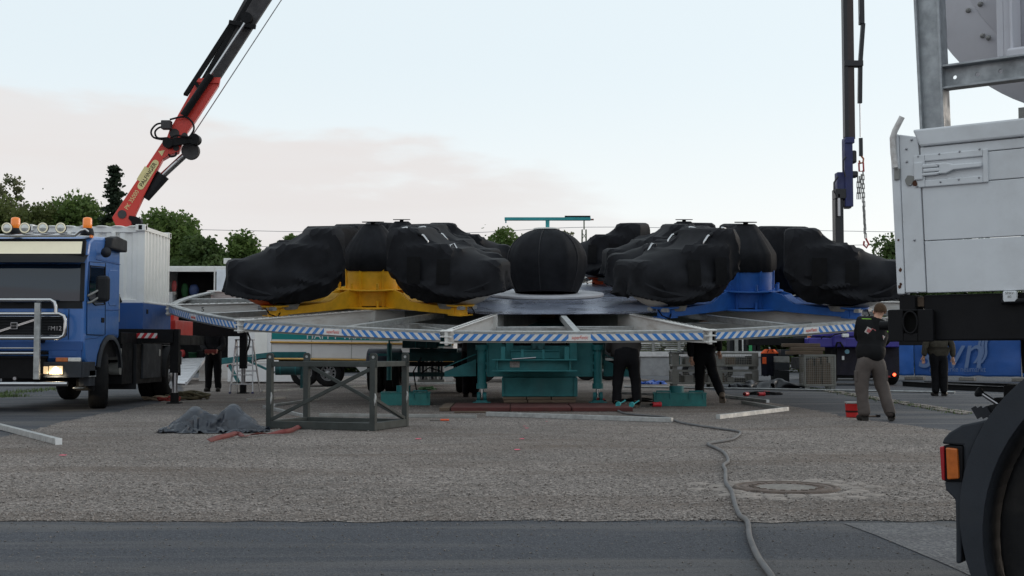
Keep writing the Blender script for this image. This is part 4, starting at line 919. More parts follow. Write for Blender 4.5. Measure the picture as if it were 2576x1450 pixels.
# roof light bar
lb = tp('light_bar', M_chrome, lambda m: m.tube([(-1.15, .12, 3.22), (-1.06, .10, 3.19), (-.98, .09, 3.09), (0, .08, 3.085), (.98, .09, 3.09), (1.06, .10, 3.17), (1.14, .12, 3.20), (1.18, .16, 3.16)], .028, 10), bevel=0)
for k in range(6):
    x = .75 - .315 * k
    lo = tp('spot_lamp', M_black, lambda m: m.cyl((x, .11, 3.215), (x, .02, 3.215), .075, .10, 24), lb, 0)
    tp('lamp_ring', M_cream, lambda m: m.tube([(x + .082 * math.cos(a), .012, 3.215 + .082 * math.sin(a)) for a in np.linspace(0, 2 * math.pi, 25)[:-1]], .011, 6, closed=True), lo, 0)
    tp('lamp_face', M_headdim, lambda m: m.lathe([(0, .03), (.04, .024), (.075, 0)], 24, Matrix.Translation((x, .016, 3.215)) @ Matrix.Rotation(R(90), 4, 'X')), lo, 0)
for x in (-.157, 1.12):
    bo = tp('beacon', M_lampO, lambda m: m.lathe([(.074, 0), (.080, .03), (.078, .155), (.068, .185), (.035, .195), (0, .197)], 24, Matrix.Translation((x, .30, 3.235))), lb, 0)
    tp('beacon_base', M_plastic, lambda m: m.lathe([(.12, 0), (.11, .06), (.092, .12), (.0, .12)], 20, Matrix.Translation((x, .30, 3.115))), bo, 0)
tp('marker_lamp', M_lampO, lambda m: m.box((1.195, .30, 3.09), (.04, .10, .05)), cab)
tp('roof_deflector', M_plastic, lambda m: m.prism([(.95, 2.93), (1.90, 2.93), (1.90, 3.16), (1.35, 3.19), (1.05, 3.14)], .18, Matrix.Translation((1.16, 0, 0)) @ MYZ), cab, .03)
tp('kerb_mirror', M_dgrey, lambda m: (m.lathe([(0, -.03), (.08, -.025), (.095, .02), (0, .04)], 18, Matrix.Translation((1.36, .62, 2.83)) @ Matrix.Rotation(R(90), 4, 'X')), m.cyl((1.36, .62, 2.83), (1.20, .95, 2.85), .018)), cab, 0)
mr = tp('wing_mirror', M_plastic, lambda m: m.box((1.42, .28, 2.16), (.24, .16, .46)), cab, .06)
tp('mirror_arm', M_galvd, lambda m: (m.tube([(1.19, .12, 2.02), (1.27, .14, 2.06), (1.36, .22, 2.13)], .02, 8), m.tube([(1.19, .12, 1.90), (1.27, .14, 1.92), (1.36, .22, 2.0)], .02, 8)), mr, 0)
# side of the cab (the side the camera sees)
dr_ = tp('door', M_blue, lambda m: m.prism([(.10, 1.35), (.08, 1.95), (.17, 2.62), (1.02, 2.66), (1.06, 1.36)], .012, Matrix.Translation((1.199, 0, 0)) @ MYZ), cab, .004)
tp('door_window', M_glass, lambda m: m.prism([(.16, 1.98), (.22, 2.54), (.95, 2.57), (.97, 1.93), (.5, 1.90)], .004, Matrix.Translation((1.2105, 0, 0)) @ MYZ), dr_, 0)
tp('window_trim', M_black, lambda m: m.tube([(1.214, y, z) for y, z in ((.15, 1.97), (.21, 2.56), (.97, 2.59), (.99, 1.91), (.5, 1.88))], .014, 6, closed=True), dr_, 0)
tp('door_handle', M_black, lambda m: m.box((1.213, .92, 1.62), (.02, .16, .09)), dr_, .01)
tp('door_gap', M_black, lambda m: m.tube([(1.2125, y, z) for y, z in ((.10, 1.35), (.08, 1.95), (.17, 2.63), (1.03, 2.67), (1.07, 1.36), (.9, 1.34))], .006, 6, closed=True), dr_, 0)
tp('body_crease', M_blued, lambda m: (m.tube([(1.204, .08, 1.78), (1.204, 1.9, 1.84)], .008, 6), m.tube([(1.204, .55, 2.70), (1.204, 1.9, 2.70)], .008, 6), m.tube([(1.204, .05, 1.27), (1.204, .70, 1.30), (1.204, 1.0, 1.38)], .008, 6)), cab, 0)
tp('panel_gap', M_black, lambda m: (m.tube([(.93, -.012, 1.26), (.93, -.012, 1.79)], .005, 6), m.tube([(-.93, -.012, 1.26), (-.93, -.012, 1.79)], .005, 6)), cab, 0)
tp('side_panel', M_blue, lambda m: m.prism([(1.25, 1.95), (1.22, 2.50), (1.30, 2.56), (1.72, 2.58), (1.78, 2.5), (1.78, 1.99), (1.70, 1.91), (1.32, 1.90)], .012, Matrix.Translation((1.197, 0, 0)) @ MYZ), cab, .01)
tp('roof_panel', M_blue, lambda m: m.prism([(.50, 2.72), (.55, 3.0), (.9, 3.04), (1.80, 3.04), (1.86, 2.72)], .008, Matrix.Translation((1.197, 0, 0)) @ MYZ), cab, .01)
tp('wheel_arch', M_dgrey, lambda m: m.lathe([(.59, 0), (.68, 0), (.68, .06), (.59, .06)], 24, Matrix.Translation((1.175, 1.37, .68)) @ MYZ, a0=R(5), a1=R(172), closed=False), cab, 0)
tp('mud_panel', M_black, lambda m: (m.bx(.86, 1.18, .60, .64, .35, .86), m.bx(.3, 1.15, .75, 1.95, .95, 1.24)))
tp('cab_step', M_dgrey, lambda m: (m.bx(1.0, 1.22, .25, .62, .62, .72), m.bx(1.02, 1.2, .28, .6, .44, .60)))
tp('step_edge', M_galv, lambda m: (m.bx(1.05, 1.225, .22, .60, .60, .62), m.bx(.98, 1.10, .10, .40, .40, .425)))
def steer(x, y, a): return Matrix.Translation((x, y, .52)) @ rotz(a)
wheel('wheel', truck, .52, .33, M=steer(1.0, 1.37, R(20)) )
wheel('wheel', truck, .52, .33, M=steer(-1.02, 1.37, R(180 + 20)))
for y in (5.62,):
    wheel('wheel', truck, .52, .30, M=Matrix.Translation((1.05, y, .52)))
    wheel('wheel', truck, .52, .30, M=Matrix.Translation((.72, y, .52)), holes=0)
    wheel('wheel', truck, .52, .30, M=Matrix.Translation((-1.05, y, .52)) @ rotz(math.pi))
tp('rear_mudguard', M_plastic, lambda m: m.lathe([(.58, 0), (.62, 0), (.62, .42), (.58, .42)], 22, Matrix.Translation((.80, 5.62, .56)) @ MYZ, a0=R(-5), a1=R(185), closed=False), bevel=0)
tp('chassis', M_black, lambda m: (m.bx(-.5, .5, 1.2, 9.0, .72, 1.05), m.bx(-1.15, 1.15, 2.2, 8.6, 1.20, 1.42)))
tp('skirt_box', M_black, lambda m: (m.bx(-1.15, 1.16, 2.25, 2.9, .42, 1.2), m.bx(.55, 1.15, 3.0, 5.0, .40, 1.2), m.bx(-1.15, -.6, 3.0, 5.0, .5, 1.2)))
tb_ = tp('tool_locker', M_dgrey, lambda m: m.bx(.56, 1.19, 3.50, 4.75, .50, 1.20))
tp('locker_handle', M_galv, lambda m: m.box((1.20, 4.62, 1.02), (.02, .09, .14)), tb_)
tp('mud_flap', M_plastic, lambda m: m.bx(.45, 1.20, 3.0, 3.04, .30, 1.2))
tp('air_tank', M_galvd, lambda m: (m.cyl((.95, 2.2, .72), (1.15, 2.2, .72), .12, n=18), m.box((1.0, 2.15, 1.0), (.3, .3, .22))))
tp('exhaust_box', M_galvd, lambda m: m.cyl((.95, 2.15, 1.62), (.95, 2.15, 2.15), .17, n=20)); tp('cab_hose', M_black, lambda m: m.tube([(.8, 1.95, 2.1), (.9, 2.1, 2.24), (1.05, 2.2, 2.2), (1.1, 2.3, 2.0)], .03, 8), bevel=0)
# container body
M_cont = mat('container_white', (0.80, 0.79, 0.76), 0.45, var=0.04, vs=3, dirt=0.16, dcol=(0.35, 0.31, 0.27), ds=2.0)
ct = tp('container_frame', M_cont, lambda m: (m.bx(1.06, 1.22, 3.40, 3.50, 2.03, 3.60), m.bx(-1.22, -1.06, 3.40, 3.50, 2.03, 3.60), m.bx(1.10, 1.22, 5.12, 5.22, 2.03, 3.60), m.bx(-1.06, 1.06, 3.40, 3.47, 3.46, 3.58), m.bx(-1.06, 1.06, 3.40, 3.47, 2.03, 2.10), m.bx(1.14, 1.215, 3.50, 5.12, 3.50, 3.585), m.bx(1.14, 1.215, 3.50, 5.12, 2.03, 2.07), m.bx(-1.2, 1.2, 3.45, 5.2, 3.50, 3.56)))
for (x, y) in ((1.14, 3.42), (-1.14, 3.42), (1.14, 5.18)):
    tp('corner_casting', M_cont, lambda m: m.box((x, y, 3.555), (.20, .17, .13)), ct, .01); tp('casting_hole', M_black, lambda m: (m.box((x, 3.333 if y < 4 else 5.1, 3.56), (.07, .006, .09)), m.box((1.2415, y, 3.56), (.004, .07, .09))), ct, 0)
def corr(m, a, b, n, axis, off, z0, z1, dep):
    L = (b - a) / n; pts = []
    for k in range(n): pts += [(a + L * k, 0), (a + L * (k + .18), dep), (a + L * (k + .5), dep), (a + L * (k + .68), 0)]
    pts.append((b, 0)); vs = []
    for z in (z0, z1):
        for p, q in pts: vs.append((p, off + q, z) if axis == 'x' else (off - q, p, z))
    k = len(pts); m.add(vs, [(i, i + 1, i + 1 + k, i + k) for i in range(k - 1)])
tp('front_wall', M_cont, lambda m: corr(m, -1.06, 1.06, 8, 'x', 3.42, 2.1, 3.46, .045), ct, 0)
tp('side_wall', M_cont, lambda m: corr(m, 3.50, 5.12, 7, 'y', 1.205, 2.07, 3.50, .04), ct, 0)
tp('far_wall', M_white, lambda m: (m.bx(-1.2, -1.18, 3.5, 5.2, 2.03, 3.5), m.bx(-1.2, 1.2, 5.17, 5.19, 2.03, 3.5)), ct, 0)
for x in (-.35, .55): tp('lock_bar', M_cont, lambda m: m.bx(x, x + .08, 3.36, 3.40, 2.05, 3.46), ct)
roof = MB()
for k in range(7): roof.lathe([(0, .03), (.10, .02), (.16, 0)], 12, Matrix.Translation((-1.0 + .33 * k, 3.5, 3.58)))
roof.build('roof_corrugation', M_cont, ct)
bc = tp('body_locker', M_blued, lambda m: m.bx(-1.22, 1.22, 3.34, 5.36, 1.50, 2.025))
tp('locker_latch', M_black, lambda m: (m.box((1.222, 3.62, 1.86), (.012, .12, .09)), m.box((1.222, 5.1, 1.86), (.012, .12, .09))), bc)
# outriggers and jacks
ob = tp('outrigger_beam', M_black, lambda m: (m.bx(-1.1, 1.86, 3.22, 3.46, 1.22, 1.495), m.bx(.6, 1.25, 3.18, 3.22, 1.20, 1.5)))
me_ = ob.data; 
def tape(name, x0, x1, z0, z1, y, m_, parent):
    me = bpy.data.meshes.new(name); me.from_pydata([(x0, y, z0), (x1, y, z0), (x1, y, z1), (x0, y, z1)], [], [(0, 1, 2, 3)]); me.materials.append(m_)
    ul = me.uv_layers.new(name='UVMap')
    for li, uvv in enumerate(((0, 0), (x1 - x0, 0), (x1 - x0, z1 - z0), (0, z1 - z0))): ul.data[li].uv = uvv
    o = bpy.data.objects.new(name, me); COL.objects.link(o); o.parent = parent; return o
tape('hazard_tape', .88, 1.56, 1.315, 1.415, 3.176, M_redwhite, ob)
for (x, y, zt_) in ((1.87, 3.38, 1.50), (1.98, 9.2, 1.60)):
    j = tp('outrigger_jack', M_black, lambda m: (m.box((x, y, (zt_ + .62) / 2 + .0), (.17, .17, zt_ - .62)), m.cyl((x, y, 0.02), (x, y, .22), .085, n=14), m.box((x, y, .015), (.26, .26, .03))))
    tp('jack_rod', M_steel, lambda m: m.cyl((x, y, .2), (x, y, .66), .055, n=16), j, 0)
tp('jack_hose', M_black, lambda m: m.tube([(2.08, 9.15, 1.55), (2.16, 9.1, 1.35), (2.12, 9.1, 1.12), (2.04, 9.1, .98)], .022, 6), bevel=0)
tp('rear_outrigger_beam', M_black, lambda m: m.bx(-1.1, 1.98, 9.05, 9.35, 1.42, 1.76))
# ------------------------------------------------------------ the loader crane on the lorry
YB = 28.0 - TY
def B(cx, cy, dy=0.0):
    p = W(cx * .412 + 220, cy * .412, 28.0); return V(p.x - TX, YB + dy, p.z)
DEP = V(-.11, .42, 0)                                                      # the boom's far side sits back and a little to the lorry's side
def slab(m, pts, near=0.0, far=1.0, grow=None):
    n = len(pts); a = [p + DEP * near for p in pts]; b = [p + DEP * far for p in pts]
    m.add(a + b, [tuple(range(n)), tuple(range(2 * n - 1, n - 1, -1))] + [(i, i + n, (i + 1) % n + n, (i + 1) % n) for i in range(n)])
crane_lo = tp('lower_boom', M_red, lambda m: slab(m, [B(*p) for p in ((150, 1330), (175, 1385), (265, 1385), (300, 1290), (335, 1215), (440, 1010), (462, 970), (500, 948), (560, 925), (580, 880), (570, 845), (520, 850), (455, 872))]), bevel=.012)
tp('boom_column', M_red, lambda m: (m.bx(B(215, 0).x - .3, B(215, 0).x + .35, YB - .1, YB + .6, 1.0, 3.75), m.bx(-.6, 1.1, YB - .3, YB + 1.2, 1.42, 1.75), m.bx(.70, .95, 6.6, 7.0, 1.2, 2.0)))
tp('pivot_link', M_black, lambda m: (slab(m, [B(*p) for p in ((255, 1318), (250, 1335), (280, 1370), (325, 1378), (330, 1350), (300, 1325))], -.1, 1.0), m.cyl(B(303, 1358, -.08), B(303, 1358, .1), .11, n=16)))
tp('pivot_cap', M_grey, lambda m: m.cyl(B(212, 1310, -.02), B(212, 1310, .02), .10, n=14))
up = tp('upper_boom', M_red, lambda m: slab(m, [B(*p) for p in ((478, 858), (500, 795), (545, 715), (665, 500), (695, 482), (812, 478), (800, 520), (660, 735), (612, 800), (605, 845), (560, 862))], .05, .95), bevel=.012)
tp('boom_collar', M_red, lambda m: slab(m, [B(*p) for p in ((662, 505), (680, 480), (815, 474), (806, 512))], -.06, 1.04), up)
def ext(p, q, k): return (p[0] + (q[0] - p[0]) * k, p[1] + (q[1] - p[1]) * k)
tp('telescope_section', M_grey, lambda m: slab(m, [B(*p) for p in ((722, 500), ext((722, 500), (1005, 0), 1.5), ext((800, 490), (1118, 0), 1.5), (800, 490))], .12, .9), up, .01)
tp('telescope_section', M_black, lambda m: slab(m, [B(*p) for p in ((690, 485), ext((690, 485), (962, 20), 1.7), ext((722, 490), (1000, 20), 1.7), (722, 490))], .2, .6), up, .01)
tp('auxiliary_boom', M_black, lambda m: slab(m, [B(*p) for p in ((585, 568), (868, 130), (892, 150), (640, 535), (612, 575))], .2, .7), up, .01)
tp('auxiliary_boom', M_grey, lambda m: slab(m, [B(*p) for p in ((870, 150), (985, -60), (1012, -60), (900, 150))], .25, .65), up, .01)
tp('guide_bracket', M_black, lambda m: (m.bar(B(868, 140, -.05), B(1030, 170, -.05), .08, .10), m.cyl(B(975, 115, -.1), B(975, 115, .1), .13, n=12)), up)
tp('guide_bracket', M_black, lambda m: m.bar(B(655, 500, -.04), B(700, 560, -.04), .06, .08), up)
tp('extension_cylinder', M_black, lambda m: m.cyl(B(592, 712, -.09), B(760, 462, -.09), .085, n=18), up, 0); tp('extension_rod', M_chrome, lambda m: m.cyl(B(755, 468, -.09), B(966, 150, -.09), .036, n=14), up, 0)
tp('lift_cylinder', M_plastic, lambda m: m.cyl(B(338, 1205, .2), B(448, 1062, .2), .10, .155, 20), crane_lo, 0); tp('lift_rod', M_chrome, lambda m: m.cyl(B(445, 1065, .2), B(640, 885, .2), .075, n=18), crane_lo, 0)
kl = tp('knuckle_link', M_black, lambda m: (m.bar(B(500, 880, -.12), B(665, 856, -.12), .10, .17), m.cyl(B(502, 880, -.18), B(502, 880, -.02), .12, n=20), m.cyl(B(662, 857, -.20), B(662, 857, .05), .125, n=20)))
tp('rope_pulley', M_grey, lambda m: m.cyl(B(622, 918, .05), B(622, 918, .20), .20, n=26), kl, .01)
tp('knuckle_pin', M_grey, lambda m: (m.cyl(B(595, 830, .0), B(595, 830, -.03), .07, n=12), m.cyl(B(542, 905, -.02), B(542, 905, .02), .07, n=12), m.cyl(B(530, 815, .0), B(530, 815, .03), .11, n=14)), kl)
def hose(*pts):
    pp = [B(x, y, d) for x, y, d in pts]; out = []
    for i in range(len(pp) - 1):
        p0, p1, p2, p3 = pp[max(i - 1, 0)], pp[i], pp[i + 1], pp[min(i + 2, len(pp) - 1)]
        for t in (0, .25, .5, .75):
            out.append(0.5 * ((2 * p1) + (p2 - p0) * t + (2 * p0 - 5 * p1 + 4 * p2 - p3) * t * t + (3 * p1 - p0 - 3 * p2 + p3) * t ** 3))
    out.append(pp[-1]); return out
for h in (((500, 760, -.05), (440, 765, -.15), (405, 810, -.2), (420, 850, -.2), (480, 862, -.15)), ((495, 775, -.05), (450, 785, -.12), (425, 815, -.16), (440, 850, -.15), (500, 850, -.15)), ((510, 735, -.08), (600, 720, -.12), (650, 755, -.15), (662, 800, -.18), (640, 835, -.15)), ((520, 850, -.16), (560, 838, -.2), (610, 845, -.2), (650, 850, -.2)), ((500, 945, -.05), (515, 962, -.1), (545, 955, -.1), (545, 935, -.05))):
    tp('hydraulic_hose', M_black, lambda m: m.tube(hose(*h), .022, 7), kl, 0)
tp('valve_block', M_grey, lambda m: m.box(B(488, 768, -.06), (.22, .2, .2)), kl, .02)
tp('hoist_rope', M_steel, lambda m: m.cyl(B(620, 830, .2), B(*ext((620, 830), (1165, 0), 1.3), .2), .012, n=6), up, 0)
# lettering on the boom
bd_ = (B(425, 980) - B(315, 1155)); bx_ = bd_.normalized(); nrm_ = V(0, -1, 0); up_ = V(-bx_.z, 0, bx_.x)
ctr = B(371, 1068, -.008)
pill = []
for s, c in ((1, .31), (-1, -.31)):
    for a in np.linspace(-90, 90, 9): pill.append(bx_ * (c + s *   .078 * math.cos(R(a))) + up_ * (s *   .078 * math.sin(R(a))))
dcl = tp('boom_decal', M_decal, lambda m: m.add([ctr + p for p in pill], [tuple(range(len(pill)))]), crane_lo, 0)
text('PALFINGER', 'decal_text', .135, M_decalk, dcl, frame(ctr + V(0, -.006, 0), bx_, up_), .001, xs=.92)
tp('boom_decal', M_decal, lambda m: m.box((0, 0, 0), (.36, .09, .004), frame(B(336, 1062, -.008) , bx_, up_)), crane_lo, 0)
text('PK 35000', 'boom_model_text', .14, M_decal, crane_lo, frame(B(272, 1222, -.008), bx_, up_), .001, xs=.9)
tp('warning_triangle', M_decal, lambda m: m.add([B(433, 925, -.008), B(472, 918, -.008), B(455, 955, -.008)], [(0, 1, 2)]), crane_lo, 0)
lamp_d = bpy.data.lights.new('headlamp_beam', 'SPOT'); lamp_d.energy = 60; lamp_d.color = (1, .82, .55); lamp_d.spot_size = R(50); lamp_d.shadow_soft_size = .1
lamp = bpy.data.objects.new('headlamp_beam', lamp_d); COL.objects.link(lamp); lamp.parent = truck; lamp.location = (.75, -.35, .70); lamp.rotation_euler = (R(66), 0, 0)

# ------------------------------------------------------------ vehicles and things behind the ride
def pb(mb, u0, u1, v0, v1, Y, dep):
    a = wpx(u0, u1, v0, v1, Y); return mb.bx(a[0], a[1], Y, Y + dep, a[2], a[3])
def pbox(parent, name, m, *bs, bevel=.01):
    mb = MB()
    for b in bs: pb(mb, *b)
    return mb.build(name, m, parent, world=True, bevel=bevel)
def gpt(u, Y): return V((u - 1288) / FPX * Y, Y, 0)
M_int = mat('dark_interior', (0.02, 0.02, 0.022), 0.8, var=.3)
# open white workshop trailer
wt = thing('workshop_trailer', 'white box trailer with its side open to a dark cluttered inside', 'trailer', gpt(480, 43))
a = wpx(395, 586, 670, 905, 43); X0, X1, Z0, Z1 = a
MB().bx(X0, X1, 43.0, 45.4, Z1 - .06, Z1).bx(X0, X1, 45.34, 45.4, Z0, Z1).bx(X0, X0 + .05, 43, 45.4, Z0, Z1).bx(X1 - .05, X1, 43, 45.4, Z0, Z1).bx(X0, X1, 43, 45.4, Z0 - .1, Z0).build('box_shell', M_white, wt, world=True, bevel=.01)
MB().bx(X0 + .06, X1 - .06, 45.28, 45.33, Z0, Z1 - .1).bx(X0 + .06, X1 - .06, 43.1, 45.3, Z1 - .1, Z1 - .065).bx(X1 - .09, X1 - .055, 43.6, 45.3, Z0, Z1 - .1).bx(X0 + .06, X1 - .06, 43.1, 45.3, Z0 + .003, Z0 + .02).build('inner_dark_sheet', M_int, wt, world=True)  # near-black sheets put the shade inside the open trailer into colour
pbox(wt, 'top_rail', M_white, (395, 586, 672, 684, 42.94, .06)); pbox(wt, 'door_post', M_whiterust, (537, 542, 672, 760, 42.93, .07))
pbox(wt, 'open_door', mat('door_white', (.66, .69, .74), .35, var=.05, dirt=.15), (543, 571, 679, 815, 42.9, .05)); pbox(wt, 'side_post', M_white, (574, 583, 680, 900, 42.92, .08))
pbox(wt, 'lamp_bracket', M_white, (572, 575, 658, 670, 43.2, .05)); fl = pbox(wt, 'flood_lamp', M_white, (562, 580, 650, 664, 43.1, .12), bevel=.02)
pbox(wt, 'skirt', M_whiterust, (500, 575, 905, 962, 43.0, 2)); pbox(wt, 'grey_cabinet', mat('cabinet_grey', (.42, .42, .42), .5), (422, 434, 735, 760, 43.3, .4), (422, 438, 760, 830, 43.3, .4))
for (nm, lb, ct_, c, u0, u1, v0, v1, Y) in (('storage_tub', 'black plastic tub on the loading floor of the open trailer', 'tub', (.02, .02, .022), 493, 522, 882, 902, 43.2), ('storage_crate', 'green plastic crate at the head of the loading ramp', 'crate', (.02, .10, .045), 471, 492, 888, 904, 43.15), ('tool_bag', 'red tool bag in the dark opening of the white trailer', 'bag', (.28, .02, .02), 446, 462, 880, 900, 43.2), ('cloth_bundle', 'dark blue dotted cushion leaning inside the white trailer', 'cushion', (.02, .04, .12), 472, 497, 715, 745, 43.5), ('cloth_bundle', 'dark green cushion leaning inside the white trailer', 'cushion', (.015, .06, .02), 452, 470, 712, 748, 43.55), ('plush_bundle', 'red and white plush bundle inside the white trailer', 'plush', (.35, .05, .05), 428, 441, 705, 735, 43.45), ('supply_sack', 'pale sack inside the white trailer opening', 'sack', (.4, .36, .32), 426, 440, 733, 742, 43.35)):
    q = wpx(u0, u1, v0, v1, Y); w, h = q[1] - q[0], q[3] - q[2]
    o = MB(); zb = max(q[2], Z0 + .02)
    if nm in ('storage_tub', 'storage_crate'):
        o.lathe([(0, 0), (.42, 0), (.5, 1), (.54, 1.0), (.54, .95), (.47, .93), (.40, .1), (0, .1)], 4 if nm == 'storage_crate' else 20, Matrix.Diagonal((w * (1.3 if nm == 'storage_crate' else 1), w, h, 1)) @ rotz(R(45)))
    else:
        o.grid(lambda i, j: (w / 2 * math.cos(6.283 * i) * math.sin(math.pi * j) ** .6 * (1 + .2 * mnoise.noise(V(i * 7, j * 5, u0))), w * .35 * math.sin(6.283 * i) * math.sin(math.pi * j) ** .6, h * (.5 - .5 * math.cos(math.pi * j))), 16, 10)
    o = o.build(nm, mat('goods_%d' % u0, c, .6, var=.3, vs=8)); o.location = ((q[0] + q[1]) / 2, Y + .2, zb); tag(o, lb, ct_)
# loading ramp
rp = thing('loading_ramp', 'ribbed aluminium loading ramp leading up into the white trailer', 'ramp', gpt(450, 40.6))
p0, p1 = W(457, 902, 42.9), W(519, 900, 42.9); q0, q1 = G(432, 964, .06), G(468, 965, .06)
M_alu = mat('aluminium', (.62, .62, .64), .42, .6, var=.12, vs=7, dirt=.3, dcol=(.3, .29, .28))
for k in range(9):
    t0, t1 = k / 9 + .004, (k + 1) / 9 - .006
    MB().add([q0.lerp(p0, t0), q1.lerp(p1, t0), q1.lerp(p1, t1), q0.lerp(p0, t1)], [(0, 1, 2, 3)]).build('ramp_slat', M_alu, rp, world=True, solid=.03)
MB().bar(q0, p0, .05, .10).bar(q1, p1, .05, .10).build('ramp_rail', M_alu, rp, world=True); pw = G(468, 968); MB().cyl(V(pw.x - .05, pw.y, .07), V(pw.x + .02, pw.y, .07), .07, n=16).build('ramp_wheel', M_tyre, rp, world=True)
# white caravan body behind the ladder
cv = thing('white_caravan', 'plain white caravan side with a narrow shutter behind the step ladder', 'caravan', gpt(640, 40))
pbox(cv, 'body', mat('caravan_white', (.74, .74, .75), .4, var=.04, dirt=.15, dcol=(.4, .4, .4)), (572, 760, 760, 962, 40.0, 2.2), bevel=.03); pbox(cv, 'shutter', M_cont, (640, 672, 832, 909, 39.97, .04)); pbox(cv, 'door_handle', M_black, (594, 596, 890, 897, 39.96, .03))
pbox(cv, 'lower_sill', M_white, (572, 760, 912, 916, 39.97, .04)); pbox(cv, 'red_reflector', M_lampR, (570, 586, 918, 924, 39.95, .03))
wheel('wheel', cv, .36, .22, M=Matrix.Translation((gpt(700, 40).x, 40.35, .36)) @ rotz(R(-90)), world=True); pbox(cv, 'wheel_chock', M_wood, (600, 626, 952, 968, 40.3, .3))
# living trailer with teal band
ht = thing('living_trailer', 'long white trailer with teal name band and two gold trim rails', 'trailer', gpt(860, 36))
ht.rotation_euler = (0, R(.7), 0); bpy.context.view_layer.update()
M_hw = mat('living_trailer_white', (.76, .75, .75), .4, var=.04, vs=2, dirt=.2, dcol=(.4, .38, .36))
HX0, HX1 = gpt(680, 36).x - ht.location.x, gpt(1140, 36).x - ht.location.x
hb = MB().bx(HX0, HX1, 0, 2.4, .82, 2.5).build('body', M_hw, ht, bevel=.03)
for (n_, z0_, z1_, m_, y) in (('teal_band', 1.37, 1.72, mat('band_teal', (.0, .23, .23), .4, var=.06), -.004),): MB().bx(HX0 + .02, HX1 - .02, y, .02, z0_, z1_).build(n_, m_, hb)
M_gold = mat('gold_trim', (.55, .33, .10), .3, .7, var=.15)
for z in (1.285, .80): MB().cyl((HX0, -.03, z), (HX1, -.03, z), .032, n=12).build('gold_rail', M_gold, hb)
for k in range(5):
    x = HX0 + .02 + 1.17 * k if k else HX0 + .02
    MB().bx(x, x + .012, -.007, 0, .84, 2.48).build('panel_seam', M_galvd, hb)
text('HAPPY TRAVELLER', 'name_text', .30, M_decalw, hb, frame((HX0 + 2.35, -.009, 1.49), (1, 0, 0), (0, 0, 1)), .001, xs=1.05)
MB().bx(HX0 + .2, HX0 + 2.3, .25, 2.2, .55, .80).bx(HX0 + .3, HX0 + 1.0, .1, .4, .45, .8).build('chassis', M_black, ht)
MB().prism([(HX0 + 2.3, .80), (HX0 + 2.85, .22), (HX1, .22), (HX1, .80)], .04, Matrix(((1, 0, 0, 0), (0, 0, 1, .02), (0, 1, 0, 0), (0, 0, 0, 1)))).build('skirt_panel', M_hw, ht)
for dx, dy in ((1.68, .22), (.98, .22), (1.68, .55)): wheel('wheel', ht, .41, .26, M=Matrix.Translation((HX0 + dx, dy, .41)) @ rotz(R(-90)))
MB().lathe([(.44, 0), (.46, 0), (.46, .3), (.44, .3)], 16, Matrix.Translation((HX0 + 1.68, .36, .42)) @ Matrix(((0, -1, 0, 0), (0, 0, -1, 0), (1, 0, 0, 0), (0, 0, 0, 1))), a0=R(-80), a1=R(80), closed=False).build('mudguard', M_plastic, ht)
# teal drawbar with tank between ladder and rack
db = thing('teal_drawbar', 'teal trailer drawbar with a round teal tank hanging under it', 'drawbar', gpt(690, 33.5))
MB().bar(W(553, 910, 34.2), W(690, 893, 33.6), .14, .16).bar(W(690, 893, 33.6), W(770, 893, 33.6), .14, .16).bar(W(618, 905, 33.9), W(690, 938, 33.6), .06, .06).bar(W(577, 918, 34.1), W(600, 962, 34), .08, .08).build('beam', M_teal, db, world=True, bevel=.01)
MB().cyl(W(694, 930, 33.6), W(757, 930, 33.6), .15, n=24).build('tank', M_teald, db, world=True, bevel=.02)
mb = MB()
for u in (707, 745): mb.cyl(W(u - 1.5, 930, 33.6), W(u + 1.5, 930, 33.6), .156, n=24)
mb.build('tank_strap', M_teal, db, world=True); MB().tube([W(633, 912, 33.8), W(650, 904, 33.7), W(672, 902, 33.6), W(690, 896, 33.5)], .02, 6).build('hose', M_black, db, world=True)
p = W(757, 940, 33.6); MB().bx(p.x, p.x + .06, 33.5, 33.7, 0, p.z + .3).build('support_leg', M_teald, db, world=True)
# dark low trailer and stacked load behind the base
dt = thing('dark_trailer', 'dark flat trailer standing behind the teal base and wheels', 'trailer', gpt(1350, 44))
pbox(dt, 'body', mat('dark_body', (.03, .032, .035), .6, var=.3, dirt=.3), (1120, 1560, 815, 902, 44, 2.2)); pbox(dt, 'lower_rail', M_galvd, (1120, 1560, 902, 908, 43.9, .1))
for u in (1160, 1215, 1475, 1530): wheel('wheel', dt, .42, .26, M=Matrix.Translation((gpt(u, 44).x, 44.2, .42)) @ rotz(R(-90)), world=True, holes=0)
pr = thing('panel_rack', 'upright white and dark panels standing in a rack behind the striped rim', 'panel rack', gpt(1080, 34.5))
pbox(pr, 'rack_base', M_galvd, (1050, 1118, 955, 962, 34.5, .6))
for k, u in enumerate(range(1052, 1116, 8)):
    pbox(pr, 'panel', (M_white, M_dgrey, M_galvd)[k % 3], (u, u + 5, 806 + 3 * (k % 2), 956, 34.5, .5))
ld = thing('panel_lorry', 'lorry loaded high with stacked dark and white panels behind the covered ball', 'lorry', gpt(1255, 41))
pbox(ld, 'load_bed', M_galvd, (1190, 1330, 725, 735, 41, 2.3)); pbox(ld, 'chassis', M_black, (1190, 1330, 735, 900, 41.2, 2))
for k in range(7): pbox(ld, 'stacked_panel', (M_galvd, M_plastic, M_white)[k % 3] if k != 6 else M_galv, (1195 + 3 * (k % 2), 1326 - 4 * (k % 3), 641 + 11.5 * k, 650 + 11.5 * k, 41 + .05 * (k % 2), 2.2))
for u in (1215, 1300): wheel('wheel', ld, .45, .28, M=Matrix.Translation((gpt(u, 41).x, 41.4, .45)) @ rotz(R(-90)), world=True, holes=0)
